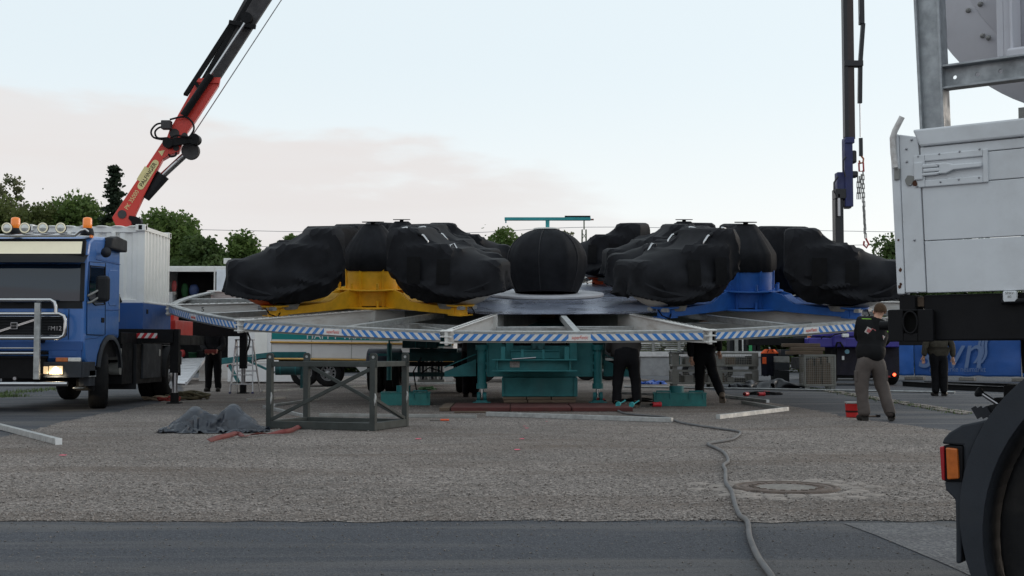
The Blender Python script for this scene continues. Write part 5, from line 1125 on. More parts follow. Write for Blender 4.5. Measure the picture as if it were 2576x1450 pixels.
# white flat trailer with stacked boards on the right
ft = thing('flat_trailer', 'white flat trailer carrying stacked boards behind the mesh crates', 'trailer', gpt(1760, 42))
pbox(ft, 'bed_rail', mat('bed_white', (.62, .60, .60), .5, dirt=.3), (1595, 1945, 886, 898, 42, .1)); pbox(ft, 'side_panel', mat('panel_grey_white', (.30, .30, .31), .5, dirt=.4), (1612, 1945, 899, 946, 42.05, 2)); pbox(ft, 'bed', M_galvd, (1595, 1945, 884, 888, 42.1, 2.2))
for u in (1640, 1705, 1770, 1850): pbox(ft, 'stake_post', M_galvd, (u, u + 7, 845, 886, 42.05, .08))
for u in (1745, 1812): wheel('wheel', ft, .40, .25, M=Matrix.Translation((gpt(u, 42).x, 41.95, .40)) @ rotz(R(-90)), world=True, holes=0)
bs_ = thing('board_stack', 'stack of pale slatted boards on the white flat trailer', 'boards', W(1700, 884, 42.5))
for k in range(6):
    for j, (u0, u1) in enumerate(((1600, 1662), (1666, 1722), (1726, 1790))):
        s = 3 * ((k * 7 + j * 3) % 4); pbox(bs_, 'board', (M_white, M_galvd, M_whiterust)[(k + j) % 3], (u0 + s, u1 - s * .5, 852 + k * 5.2, 855.6 + k * 5.2, 42.2 + .1 * ((k + j) % 2), 1.4), bevel=.004)
mr_ = thing('machine_rack', 'dark steel rack of upright black and green machine parts on the flat trailer', 'machinery', W(1870, 884, 42.6))
for k, (u, c) in enumerate(((1836, M_plastic), (1848, M_galvd), (1856, M_black), (1867, M_white), (1872, M_plastic), (1884, M_green), (1893, M_plastic), (1905, M_black))): pbox(mr_, 'machine_part', c, (u, u + (3 if c is M_white else 8), 838 + (k % 3) * 4, 884, 42.3, .6))
# mesh crates
M_cage = mat('cage_grey', (.21, .21, .195), .55, .3, var=.12, dirt=.4, dcol=(.2, .17, .13))
M_mesh = mat('cage_wire', (.30, .29, .26), .5, .5, var=.1)
def cage(label, loc, w, d, h, rz, panels=True, wood=None, foot=.10):
    c = thing('mesh_crate', label, 'mesh crate', loc, rz=rz, group='steel mesh pallet crates')
    f = MB()
    for sx in (-1, 1):
        for sy in (-1, 1): f.box((sx * (w / 2 - .02), sy * (d / 2 - .02), foot + (h - foot) / 2), (.045, .045, h - foot))
    for z in (foot + .02, h - .02):
        for sy in (-1, 1): f.box((0, sy * (d / 2 - .02), z), (w, .04, .05))
        for sx in (-1, 1): f.box((sx * (w / 2 - .02), 0, z), (.04, d, .05))
    f.build('frame', M_cage, c, bevel=.004)
    MB().box((0, 0, foot + .01), (w - .05, d - .05, .03)).build('floor_tray', M_cage, c)
    for sx in (-1, 1):
        for sy in (-1, 1): MB().box((sx * (w / 2 - .08), sy * (d / 2 - .08), foot / 2), (.12, .12, foot)).build('foot', M_cage, c)
    if panels:
        for sx in (-1, 1): MB().box((sx * (w / 2 - .11), -d / 2 + .012, foot + (h - foot) / 2), (.16, .012, h - foot - .06)).build('end_panel', M_cage, c)
    x0_, x1_ = (-w / 2 + .19, w / 2 - .19) if panels else (-w / 2 + .04, w / 2 - .04)
    wr = MB(); n = int((x1_ - x0_) / .05)
    for k in range(n + 1): x = x0_ + (x1_ - x0_) * k / n; wr.box((x, -d / 2 + .012, foot + (h - foot) / 2), (.006, .006, h - foot - .08))
    nz_ = int((h - foot) / .05)
    for k in range(1, nz_): wr.box(((x0_ + x1_) / 2, -d / 2 + .008, foot + (h - foot) * k / nz_), (x1_ - x0_, .006, .006))
    ns = int(d / .06)
    for sx in (-1, 1):
        for k in range(1, ns): wr.box((sx * (w / 2 - .015), -d / 2 + d * k / ns, foot + (h - foot) / 2), (.005, .005, h - foot - .08))
        for k in range(1, nz_): wr.box((sx * (w / 2 - .012), 0, foot + (h - foot) * k / nz_), (.005, d - .06, .005))
    o = wr.build('wire_mesh', M_mesh, c); o['kind'] = 'stuff'
    return c
cw = wpx(1691, 1907, 931, 975, 35.7)[1] - wpx(1691, 1907, 931, 975, 35.7)[0]; w1 = cw / 2 - .01
fill = {0: (M_wood, M_galvd), 1: (M_dgrey, M_wood)}
for k in range(2):
    for lv in range(2):
        x = gpt(1691, 35.7).x + w1 / 2 + k * (w1 + .02); z = lv * .51
        cage(('lower', 'upper')[lv] + (' mesh crate behind the walking worker', ' mesh crate next to the hanging orange jacket')[k], (x, 36.1, z), w1, .8, .50, 0)
        rr = random.Random(k * 2 + lv)
        for i in range(4):
            wd = rr.uniform(.16, .26); hh = rr.uniform(.14, .30)
            m_ = rr.choice((M_wood, M_dgrey, M_galvd, M_plastic) if (k, lv) != (0, 1) else (M_teal, M_white, M_plastic, M_galvd))
            o = MB().box((0, 0, hh / 2), (wd, .5, hh)).build('packed_part', m_, bevel=.015); o.location = (x - w1 * .36 + i * w1 * .24, 36.1, z + .126); o.rotation_euler = (0, 0, rr.uniform(-.15, .15))
            tag(o, 'packed metal or timber part inside the %s crate %s' % (('lower', 'upper')[lv], ('behind the walking worker', 'by the orange jacket')[k]), 'packed part', 'parts packed in the mesh crates %d%d' % (k, lv))
pc = G(2069, 981); cd = cage('tall mesh crate full of split timber beside the purple crane lorry', (pc.x, pc.y + .55, 0), .84, 1.15, .95, R(-6), panels=False)
rr = random.Random(5)
for k in range(16):
    hh = rr.uniform(.5, .74); o = MB().box((0, 0, hh / 2), (rr.uniform(.05, .10), .12, hh)).build('timber_stick', M_wood, bevel=.006)
    o.location = (pc.x - .33 + .088 * (k % 8) + rr.uniform(-.01, .01), pc.y + .28 + .3 * (k // 8), .142); o.rotation_euler = (rr.uniform(-.05, .05), rr.uniform(-.10, .10), rr.uniform(-.3, .3))
    tag(o, 'upright split timber standing in the tall mesh crate', 'timber', 'timber standing in the tall crate')
for k, (z, lx, ly) in enumerate(((.955, 1.0, 0), (1.06, .95, .1), (1.165, 1.05, -.05))):
    o = MB().box((0, 0, .05), (lx, .22, .10)).build('timber_beam', M_wood, bevel=.012); o.location = (pc.x - .35 + ly, pc.y + .6 + .08 * k, z); o.rotation_euler = (0, 0, R(3 * k - 3))
    tag(o, ('lowest', 'middle', 'topmost')[k] + ' weathered timber beam lying on the tall mesh crate', 'timber beam', 'beams on the tall crate')
bxs = thing('stacked_boxes', 'dark stacked storage boxes between the jacket and the tall mesh crate', 'boxes', gpt(1975, 35.2))
for k, (u0, u1, v0, v1) in enumerate(((1950, 1986, 897, 912), (1950, 1986, 913, 932), (1950, 1986, 933, 972), (1965, 1995, 880, 896))): pbox(bxs, 'storage_box', (M_galvd, M_dgrey, M_plastic, M_dgrey)[k], (u0, u1, v0, v1, 35.2, .6))
# jacket hanging on the crate corner
jk = thing('hanging_jacket', 'navy work jacket with orange shoulders hanging on the mesh crate', 'jacket', gpt(1936, 35.5))
def jf(i, j):
    q = wpx(1914, 1958, 880, 945, 35.5); w = (q[1] - q[0]) / 2; cx_ = (q[0] + q[1]) / 2; t = 1 - j
    ww = w * (.35 + .65 * min(1, (1 - t) * 5 + .25)) * (1 - .12 * max(0, .5 - t))
    an = 2 * math.pi * i
    return V(cx_ + ww * math.cos(an), 35.5 + (.07 + .03 * math.sin(an * 5)) * math.sin(an) - .02, q[2] + (q[3] - q[2]) * t + .03 * math.sin(an * 6) * (1 if j > .9 else 0))
MB().grid(jf, 28, 14, wu=True).build('jacket_body', mat('navy_cloth', (.012, .013, .022), .8, var=.2, bump=.4, bs=9), jk, world=True)
def sf(i, j):
    p = jf(i, j * .16); c = V((wpx(1914, 1958, 880, 945, 35.5)[0] + wpx(1914, 1958, 880, 945, 35.5)[1]) / 2, 35.48, p.z); return c + (p - c) * 1.06 + V(0, 0, .01)
M_hv = mat('hi_vis_orange', (.80, .11, .02), .7, var=.1); MB().grid(sf, 28, 4, wu=True).build('shoulder_yoke', M_hv, jk, world=True); pbox(jk, 'orange_pocket', M_hv, (1918, 1928, 899, 916, 35.39, .02)); pbox(jk, 'hook', M_steel, (1934, 1938, 874, 882, 35.5, .03))
# heaps of tarpaulin
def heap(name, label, u0, u1, vb, vt, dep, m, seed, lump=3, sag=1.0, fold=.5, hs=None):
    p, q = G(u0, vb), G(u1, vb); w = q.x - p.x; h = W(u0, vt, p.y + dep / 2).z; cx_ = (p.x + q.x) / 2
    hs = hs or [(-.25, 0, .8), (.28, .1, 1.0), (0, -.1, .6)]
    NU, NVh = (70, 52) if w > 1.2 and p.y < 20 else (44, 30)
    gi, gj = np.meshgrid(np.linspace(-1, 1, NU), np.linspace(-1, 1, NVh), indexing='ij'); gx, gy = gi.ravel(), gj.ravel()
    zz = np.array([.55 * h * (.5 + mnoise.noise(V(x_ * 2.0 + seed, y_ * 2.0, seed))) + .45 * h * mnoise.noise(V(x_ * 4.5 + seed, y_ * 4.5, 3)) + .2 * h * mnoise.noise(V(x_ * 10 + seed, y_ * 10, 7)) + .35 * h * math.exp(-(x_ * x_ + y_ * y_) * 2) for x_, y_ in zip(gx, gy)])
    jx_ = np.array([.05 * mnoise.noise(V(x_ * 4, y_ * 4, seed + 9)) for x_, y_ in zip(gx, gy)])
    P = np.stack([gx * w * .47 + jx_ * w, gy * dep * .47 + jx_ * dep, np.maximum(zz, 0) + .03], 1)
    rest_ = np.stack([gx * w * .5 * (1.40 + .2 * fold), gy * dep * .5 * (1.42 + .25 * fold), 0 * gx], 1)
    prims = [('ell', (hx * w * .5, hy * dep * .5, -.02), (w * .15, dep * .20, h * hh * .66), 0) for hx, hy, hh in hs]
    links, nst = grid_links(NU, NVh, False)
    def col_(P_, Q_, w_):
        P_ = sdf_push(P_, prims, .004); g_ = P_[:, 2] < .006; P_[g_, 2] = .006; P_[g_, :2] = Q_[g_, :2] + (P_[g_, :2] - Q_[g_, :2]) * .2
        return P_
    P = pbd(P, links, nst, np.zeros(len(P), bool), col_, steps=60, iters=5, slack=1.0, bend=.5, damp=.96, rest=rest_)
    o = MB(); o.smooth = True; o.add([tuple(q_) for q_ in P], [(i * NVh + j, (i + 1) * NVh + j, (i + 1) * NVh + j + 1, i * NVh + j + 1) for i in range(NU - 1) for j in range(NVh - 1)])
    o = o.build(name, m); o.location = (cx_, p.y + dep / 2, .008)
    return tag(o, label, 'tarpaulin')
M_tarp = mat('tarp_vinyl', (.020, .026, .040), .22, var=.2, vs=3, spec=.6, bump=.10, bs=9, dirt=.25, dcol=(.10, .095, .09))
_n = M_tarp.node_tree.nodes; _b = [n for n in _n if n.type == 'BUMP'][0]; _b.inputs['Strength'].default_value = .9; _b.inputs['Distance'].default_value = .04
_t = _n.new('ShaderNodeTexVoronoi'); _t.feature = 'DISTANCE_TO_EDGE'; _t.inputs['Scale'].default_value = 7; M_tarp.node_tree.links.new([n for n in _n if n.type == 'TEX_COORD'][0].outputs['Object'], _t.inputs['Vector']); M_tarp.node_tree.links.new(_t.outputs['Distance'], _b.inputs['Height'])
heap('tarpaulin', 'crumpled dark grey vinyl tarpaulin lying on the gravel beside the rack', 398, 636, 1092, 996, .95, M_tarp, 2.3, hs=[(-.42, .0, 1.1), (.40, .05, 1.2), (-.02, .1, .75), (.70, -.1, .7), (-.70, -.15, .55)])
heap('tarpaulin', 'black tarpaulin heap between the crates', 1858, 2012, 980, 936, 1.0, mat('tarp_black', (.014, .016, .022), .35, spec=.5, bump=.2, bs=8), 5.1, hs=[(.45, 0, 1.0), (.0, .1, .7), (-.5, 0, .4)])
heap('tarpaulin', 'bright blue plastic sheet on the ground under the flat trailer', 1598, 1672, 968, 955, .7, mat('tarp_blue', (.015, .08, .36), .4), 7.7, fold=.9)
heap('tarpaulin', 'black sheeting draped over the upper mesh crate', 1690, 1742, 975, 962, .5, M_plastic, 3.7).location = (gpt(1712, 36).x, 36.0, .98)
heap('green_netting', 'green and blue netting bundle on the gravel behind the ballast box', 1052, 1096, 982, 968, .8, mat('net_green', (.05, .13, .05), .8, var=.5, vs=9), 4.2, fold=1.0)['category'] = 'netting'
# purple loader crane lorry seen from behind
M_purp = mat('crane_purple', (.035, .026, .23), .4, var=.1, dirt=.25, dcol=(.03, .02, .08))
pu = thing('purple_crane_lorry', 'dark lorry with a folded purple blue loader crane across its tail', 'lorry', gpt(2140, 38))
pbox(pu, 'upper_boom', M_purp, (2042, 2262, 835, 847, 37.6, .3), bevel=.03); pbox(pu, 'boom_cap', M_galv, (2036, 2043, 838, 846, 37.6, .3))
kb = pbox(pu, 'lower_boom', M_purp, (2033, 2262, 850, 874, 37.5, .5), bevel=.03); pbox(pu, 'boom_knuckle', M_purp, (2096, 2128, 842, 874, 37.42, .5), bevel=.05)
pbox(pu, 'white_box', M_decalw, (2120, 2136, 840, 849, 37.3, .15), bevel=.02)
MB().tube([W(2066, 853, 37.4), W(2070, 846, 37.35), W(2088, 850, 37.35), W(2100, 842, 37.35), W(2130, 838, 37.4)], .02, 6).tube([W(2103, 874, 37.4), W(2106, 862, 37.35), W(2114, 862, 37.35), W(2122, 875, 37.4)], .03, 6).build('hose', M_black, pu, world=True)
pbox(pu, 'tail_panel', mat('lorry_dark', (.016, .014, .022), .5, var=.3, dirt=.3), (2106, 2262, 875, 945, 37.8, 1.5)); pbox(pu, 'body', M_black, (2050, 2262, 830, 876, 38.2, 3)); pbox(pu, 'bumper', M_black, (2070, 2262, 940, 952, 37.9, .4))
MB().cyl(W(2131, 885, 37.78), W(2131, 885, 37.80), .07, n=20).build('round_sticker', mat('sticker_blue', (.25, .50, .62), .5), pu, world=True); pbox(pu, 'plate_sticker', M_decalw, (2118, 2124, 896, 906, 37.78, .01))
for u in (2080, 2232): wheel('wheel', pu, .48, .45, M=Matrix.Translation((gpt(u, 38.6).x, 38.6, .48)), world=True, holes=0)
pbox(pu, 'outrigger_beam', M_black, (1883, 2060, 851, 869, 38.0, .35)); pbox(pu, 'outrigger_beam', M_black, (2245, 2390, 856, 869, 38.0, .35)); pbox(pu, 'beam_lamp', M_lampO, (2033, 2040, 846, 851, 37.9, .1))
tl = pbox(pu, 'tail_lamp', M_lampR, (2228, 2240, 936, 950, 37.85, .1)); tr = MB(); tr.lathe([(0, .04), (.03, .035), (.05, 0), (.03, -.03), (0, -.03)], 14, Matrix.Translation(W(2250, 943, 37.8)) @ Matrix.Rotation(R(90), 4, 'X')); tr.build('lit_tail_lamp', mat('lit_red', (.9, .05, .02), .3, emit=(1, .08, .03), es=5), tl, world=True)
MB().cyl(W(2240, 945, 37.85), W(2249, 943, 37.85), .012, n=6).build('lamp_arm', M_black, tl, world=True)
# vertical blue black crane with chain
vc = thing('mast_crane', 'tall vertical blue and black loader crane mast rising behind the big gondola', 'crane', gpt(2115, 44))
MC = mat('crane_navy', (.012, .018, .10), .4, var=.15, dirt=.3); MK = mat('mast_black', (.012, .012, .016), .4, .2, var=.2)
pbox(vc, 'lower_mast', MK, (2103, 2122, 500, 650, 44, .45), (2095, 2135, 650, 900, 44, .6), bevel=.02); pbox(vc, 'base_chassis', M_black, (2030, 2260, 900, 930, 43.8, 2.5)); pbox(vc, 'mast_cylinder', M_steel, (2108, 2114, 487, 545, 43.9, .1), bevel=.02)
pbox(vc, 'knuckle', MC, (2107, 2136, 433, 492, 43.95, .4), bevel=.03); pbox(vc, 'knuckle_foot', MK, (2102, 2130, 475, 500, 43.9, .5), bevel=.02)
pbox(vc, 'upper_mast', MC, (2127, 2145, 350, 520, 43.9, .4), (2127, 2150, 345, 360, 43.85, .5), bevel=.02); pbox(vc, 'mast_end', MK, (2128, 2142, 515, 524, 43.92, .3)); pbox(vc, 'telescope', mat('mast_brown', (.035, .024, .024), .4, .3), (2129, 2146, -60, 350, 43.95, .3), bevel=.01); pbox(vc, 'telescope_rail', MK, (2126, 2130, -60, 345, 43.9, .3)); pbox(vc, 'mast_clamp', MK, (2125, 2172, 152, 166, 43.85, .35))
pbox(vc, 'jib', MK, (2164, 2174, -60, 60, 43.9, .25), bevel=.02); MB().bar(W(2171, 60, 44), W(2164, 160, 44), .14, .14).bar(W(2164, 160, 44), W(2163, 260, 44), .14, .14).build('jib_extension', MK, vc, world=True)
pbox(vc, 'cable_drum', MK, (2144, 2156, 378, 410, 43.9, .35), bevel=.06); pbox(vc, 'cable_drum', MK, (2142, 2160, 430, 446, 43.9, .35), bevel=.06); MB().tube([W(2128, 395, 43.8), W(2121, 405, 43.8), W(2121, 425, 43.8), W(2127, 445, 43.8)], .03, 6).tube([W(2108, 445, 43.8), W(2098, 460, 43.8), W(2098, 480, 43.8), W(2104, 492, 43.8)], .03, 6).build('hose', MK, vc, world=True); pbox(vc, 'winch', MK, (2122, 2134, 610, 630, 43.9, .4), bevel=.05); MB().cyl(W(2163, 260, 44), W(2164, 345, 44), .02, n=6).cyl(W(2166, -40, 44), W(2160, 60, 44), .015, n=6).build('hoist_rope', M_steel, vc, world=True)
hk = thing('crane_hook', 'orange crane hook block with a red shackle hanging by the mast', 'hook', W(2166, 400, 43.9))
MB().bx(-.06, .06, -.05, .05, .1, .75).build('block', MK, hk); MB().tube([V(0, 0, .12), V(.09, 0, .0), V(.07, 0, -.14), V(-.03, 0, -.16), V(-.07, 0, -.06)], .035, 8).build('hook', mat('hook_orange', (.35, .10, .03), .5), hk); MB().tube([V(-.08, 0, -.15), V(.08, 0, -.15), V(.09, 0, -.45), V(-.07, 0, -.45)], .035, 8, closed=True).build('shackle', mat('shackle_red', (.35, .03, .04), .5), hk)
def chain_th(label, u0, v0, u1, v1, Y, hook=False):
    a, b = W(u0, v0, Y), W(u1, v1, Y); t = thing('hanging_chain', label, 'chain', a, group='chains hanging from the mast crane'); L = (b - a).length; n = int(L / .16); mb = MB(); d = (b - a) / n
    for k in range(n):
        c = d * (k + .5); s = V(1, 0, 0) if k % 2 else V(0, 1, 0)
        mb.tube([c - d * .62 - s * .03, c + d * .62 - s * .03, c + d * .62 + s * .03, c - d * .62 + s * .03], .018, 5, closed=True)
    o = mb.build('chain_links', M_galvd, t); o['kind'] = 'stuff'
    if hook: e = b - a; MB().tube([e, e + V(.10, 0, -.2), e + V(.02, 0, -.34), e + V(-.08, 0, -.24), e + V(-.06, 0, -.1)], .035, 8).build('end_hook', mat('shackle_red', (.35, .03, .04), .5), t)
chain_th('short hanging chain bundle strand beside the crane hook', 2158, 445, 2158, 500, 43.9); chain_th('short hanging chain bundle strand beside the crane hook', 2163, 445, 2163, 500, 43.95)
chain_th('long chain ending in a small red hook', 2167, 440, 2178, 600, 43.9, True); chain_th('long plain chain hanging beside the hooked chain', 2171, 430, 2176, 598, 44.0)
# blue banners on fence panels
M_ban = mat('banner_blue', (.014, .080, .30), .55, var=.12, vs=2, bump=.3, bs=3); M_ban2 = mat('banner_blue_light', (.015, .10, .38), .55, var=.12, vs=2, bump=.3, bs=3); M_btxt = mat('banner_print', (.11, .17, .32), .6, var=.05)
def banner(label, u0, u1, Y0, Y1, m, seed):
    a, b = gpt(u0, Y0), gpt(u1, Y1); f = thing('banner_fence', label, 'banner fence', a, rz=math.atan2(b.y - a.y, b.x - a.x), group='fence panels with blue banners'); L = (b - a).length
    def fn(i, j): return V(i * L, .03 * math.sin(i * 9 + seed) * (.4 + j) + .04 * mnoise.noise(V(i * 6, j * 3, seed)) + .05 * math.exp(-((j - .28) / .06) ** 2) * mnoise.noise(V(i * 4, 0, seed)), .16 + j * 1.75 + .04 * mnoise.noise(V(i * 9, seed, 0)) * (1 - j))
    MB().grid(fn, 50, 24).build('banner', m, f, solid=.006)
    fr = MB()
    for x in (.02, L - .02): fr.cyl((x, .08, .05), (x, .08, 2.0), .021, n=8)
    fr.cyl((0, .08, 2.0), (L, .08, 2.0), .021, n=8); fr.build('fence_frame', M_galv, f)
    for x in (.05, L * .5, L - .05): MB().box((x, .08, .06), (.55, .24, .12)).build('fence_foot', M_conc, f, bevel=.02)
    return f, L
banner('bright blue banner fence panel next to the purple crane lorry', 2160, 2297, 45.5, 45.0, M_ban2, 1.0)
bf, bl = banner('blue banner fence panel with pale wave logo and lettering', 2299, 2566, 45.0, 42.5, M_ban, 4.0)
banner('blue banner fence panel hidden mostly behind the dark wheel arch', 2570, 2850, 42.4, 40, M_ban, 6.0)
sx_ = lambda u: (u - 2299) / 267 * bl
text('swn', 'logo_text', 1.75, M_btxt, bf, frame((sx_(2392), -.10, .98), (1, 0, 0), (0, 0, 1)), .001, shear=.22, xs=.85)
text('stadtwerke neumarkt', 'small_text', .27, M_btxt, bf, frame((sx_(2412), -.10, .40), (1, 0, 0), (0, 0, 1)), .001, xs=.86)
for k in range(3):
    x = sx_(2452 + 8 * k); mb = MB(); n = 14; vs = []
    for i in range(n + 1):
        t = i / n; xx = x + .42 * t + .07 * math.sin(t * 7); vs += [(xx, -.095, .62 + t * 1.15), (xx + .09, -.095, .62 + t * 1.15)]
    mb.add(vs, [(2 * i, 2 * i + 1, 2 * i + 3, 2 * i + 2) for i in range(n)]); mb.build('wave_stripe', M_btxt, bf)
# long dark steel members lying on the asphalt
for k, (a, b, l) in enumerate((((2276, 972), (2470, 984), 'dark steel channel lying on the asphalt in front of the blue banners'), ((2330, 972), (2560, 979), 'second dark steel channel lying behind the first by the banners'), ((2380, 981), (2600, 990), 'dark steel channel nearest the wheel arch by the banners'))):
    p, q = G(*a), G(*b); o = MB().bar(V(0, 0, .07), q - p + V(0, 0, .07), .14, .13).bar(V(0, 0, .14), q - p + V(0, 0, .14), .20, .015).build('steel_channel', M_black); o.location = p; tag(o, l, 'steel channel', 'dark channels on the asphalt')

# ------------------------------------------------------------ dark flatbed lorry close on the right
A0 = W(2265, 745, 4.9); DD = V(.8, -.6, 0); NN = V(.6, .8, 0); RZ = math.atan2(-.6, .8)
fb = thing('flatbed_lorry', 'near dark flatbed lorry tail with white drop side and black mudguard', 'lorry', (A0.x, A0.y, 0), rz=RZ)
def SP(u, v, off=0.0):
    """lorry-local (x along the side, z) where the sight line meets the side plane moved in by off"""
    r = W(u, v, 1.0) - V(0, 0, EYE); o = V(A0.x, A0.y, 0) + NN * off
    t = NN.dot(o - V(0, 0, 0)) / NN.dot(V(r.x, r.y, 0)); p = V(0, 0, EYE) + r * t; d = p - o
    return V(DD.dot(V(d.x, d.y, 0)), p.z)
MXZ = Matrix(((1, 0, 0, 0), (0, 0, 1, 0), (0, 1, 0, 0), (0, 0, 0, 1)))
def fprism(name, m, poly, y0, y1, parent=None, bevel=.004):
    return MB().prism([(p[0], p[1]) for p in poly], y1 - y0, Matrix.Translation((0, y0, 0)) @ MXZ).build(name, m, parent or fb, bevel=bevel)
def frect(name, m, x0, x1, z0, z1, y0, y1, parent=None, bevel=.004): return MB().bx(x0, x1, y0, y1, z0, z1).build(name, m, parent or fb, bevel=bevel)
xl, xt = SP(2259, 741).x, SP(2240, 347).x; XR = 3.2
zt, zb = 1.945, 1.292
def lean(z): return xl + (xt - xl) * (z - zb) / (zt - zb)
pw_ = .082
post = fprism('corner_post', M_trailer, [(lean(zb), zb), (lean(zb) + .03, zb), (lean(zt - .01) + .035, zt - .01), (lean(zt - .01), zt - .01)], -.012, .06, bevel=.006)
ds = fprism('drop_side_edge', M_trailer, [(lean(zb) + .032, zb + .006), (lean(zb) + pw_ + .03, zb + .006), (lean(zt) + pw_ + .03, zt - .03), (lean(zt) + .036, zt - .012)], -.006, .03, bevel=.004)
for z0, z1 in ((1.296, 1.499), (1.502, 1.718), (1.721, 1.831), (1.834, 1.872)):
    fprism('side_plank', M_trailer, [(lean(z0) + pw_ + .034, z0), (XR, z0), (XR, z1), (lean(z1) + pw_ + .034, z1)], 0, .028, bevel=.0025)
fprism('top_rail', M_trailer, [(lean(1.874) + pw_ + .036, 1.875), (XR, 1.875), (XR, 1.945), (lean(1.945) + pw_ + .01, 1.945)], -.012, .04, bevel=.008)
MB().cyl((xt + .15, .01, 1.90), (XR, .01, 1.90), .003, n=6).build('rail_bead', M_trailer, fb)
# recessed latch
la, lb_ = SP(2299, 392).x, SP(2486, 369).x; lz0, lz1 = 1.712, 1.842
lat = MB()
def ringplate(m, x0, x1, z0, z1, ix0, ix1, iz0, iz1, y0, y1):
    for (a, b, c, d) in ((x0, ix0, z0, z1), (ix1, x1, z0, z1), (ix0, ix1, z0, iz0), (ix0, ix1, iz1, z1)): m.bx(a, b, y0, y1, c, d)
lp = MB(); ringplate(lp, la, lb_, lz0, lz1, la + .045, lb_ - .02, lz0 + .028, lz1 - .028, -.010, 0.001); lp = lp.build('latch_plate', M_trailer, fb, bevel=.004)
frect('latch_recess', M_trailer, la + .046, lb_ - .021, lz0 + .029, lz1 - .029, -.0015, .0005, lp, 0)
for (a, b, z0, z1, nm) in ((.036, .10, .075, .090, 'latch_link'), (.036, .10, .044, .056, 'latch_link'), (.04, .135, .058, .073, 'latch_bolt')): frect(nm, M_trailer, la + a, la + b, lz0 + z0, lz0 + z1, -.018, -.006, lp, .004)
fprism('latch_lever', M_trailer, [(la + .09, lz0 + .048), (la + .13, lz0 + .046), (la + .16, lz0 + .058), (lb_ - .022, lz0 + .060), (lb_ - .022, lz0 + .078), (la + .16, lz0 + .080), (la + .13, lz0 + .090), (la + .09, lz0 + .088), (la + .105, lz0 + .078), (la + .105, lz0 + .058)], -.022, -.010, lp, .004)
frect('latch_hinge', M_trailer, la + .004, la + .038, lz0 + .03, lz0 + .10, -.018, -.008, lp, .004); frect('latch_slot', M_black, la + .08, la + .115, lz0 + .058, lz0 + .073, -.006, -.0025, lp, 0)
rv = MB()
for (u, v) in ((2282, 376), (2295, 353), (2283, 408), (2292, 466), (2312, 395), (2310, 470), (2465, 448), (2414, 453), (2365, 389), (2416, 383), (2368, 459), (2466, 377), (2302, 605), (2310, 745 - 8)):
    p = SP(u, v); rv.lathe([(0, .006), (.003, .005), (.005, 0)], 10, Matrix.Translation((p.x, -.008, p.y)) @ Matrix.Rotation(R(90), 4, 'X'))
rv = rv.build('rivets', M_steel, fb); rv['kind'] = 'stuff'
M_rst = mat('rust_spot', (.07, .025, .012), .9, var=.4)
for k, (u, v, r) in enumerate(((2268, 680, .006), (2266, 722, .006), (2270, 716, .004), (2263, 605, .004), (2268, 715, .004), (2290, 455, .018), (2304, 463, .010))):
    p = SP(u, v); pts = [(p.x + r * (1 + .6 * mnoise.noise(V(a, k, 0))) * math.cos(a), -.0135 if u < 2275 else -.0115, p.y + r * 1.2 * (1 + .6 * mnoise.noise(V(a, k, 4))) * math.sin(a)) for a in [i * .5 for i in range(13)]]
    MB().add(pts, [tuple(range(13))]).build('paint_chip', M_rst if k != 5 else M_galvd, fb)
pr_ = [SP(2259, 425), SP(2254, 390), SP(2252, 350), SP(2258, 332), SP(2276, 297)]
MB().tube([V(p.x, -.03, p.y) for p in pr_], .0115, 10).build('stay_handle', mat('stay_white_rusty', (.6, .58, .57), .5, dirt=.9, dcol=(.10, .05, .03), ds=14), fb)
frect('handle_socket', M_galvd, SP(2253, 455).x, SP(2266, 455).x, SP(2258, 455).y, SP(2258, 425).y, -.02, .0)
# black chassis rail and end block
zc1 = SP(2400, 853).y
fprism('chassis_rail', M_black, [(SP(2320, 800).x, zb - .004), (XR, zb - .004), (XR, zc1), (SP(2320, 858).x, zc1 - .006)], .02, .22, bevel=.006)
frect('post_foot', M_black, SP(2262, 760).x, SP(2302, 760).x, SP(2270, 785).y, zb - .003, .0, .1)
e0, e1 = SP(2237, 780), SP(2352, 858)
eb = MB(); cx0, cx1 = SP(2276, 800).x, SP(2312, 800).x; hz0, hz1 = SP(2294, 839).y, SP(2294, 784).y
ringplate(eb, e0.x, e1.x, SP(2290, 860).y, e0.y, cx0, cx1, hz0, hz1, -.02, .0); eb = eb.build('end_block', M_black, fb, bevel=.006)
frect('block_core', mat('pit_black', (.004, .004, .004), .8), e0.x + .004, e1.x - .004, SP(2290, 860).y + .004, e0.y - .004, .004, .16, eb)
MB().tube([V(cx0 + (cx1 - cx0) * (.5 + .5 * math.cos(t)), -.021, (hz0 + hz1) / 2 + (hz1 - hz0) * .5 * math.sin(t)) for t in np.linspace(0, 6.283, 25)[:-1]], .004, 6, closed=True).build('slot_lip', M_black, eb)
MB().cyl((SP(2201, 820).x, .06, SP(2201, 819).y), (e0.x + .01, .06, SP(2236, 819).y), .019, n=20).build('coupling_pin', M_black, fb, bevel=.003)
hx = SP(2525, 750).x; frect('hinge_bracket', M_trailer, hx, hx + .05, SP(2540, 763).y, zb + .002, -.016, .01, bevel=.006)
MB().cyl((hx - .005, -.006, SP(2540, 760).y), (hx + .2, -.006, SP(2540, 755).y), .010, n=12).build('hinge_pin', M_black, fb)
text('SPAV\n80', 'cast_mark', .014, M_galvd, fb, frame((hx + .025, -.0165, SP(2540, 743).y), (1, 0, 0), (0, 0, 1)), .0004)
frect('bed_floor', M_wood, 0.0, XR, zb - .05, zb - .01, .03, 2.4); frect('far_side', M_trailer, .05, XR, zb, zt - .1, 2.4, 2.43)
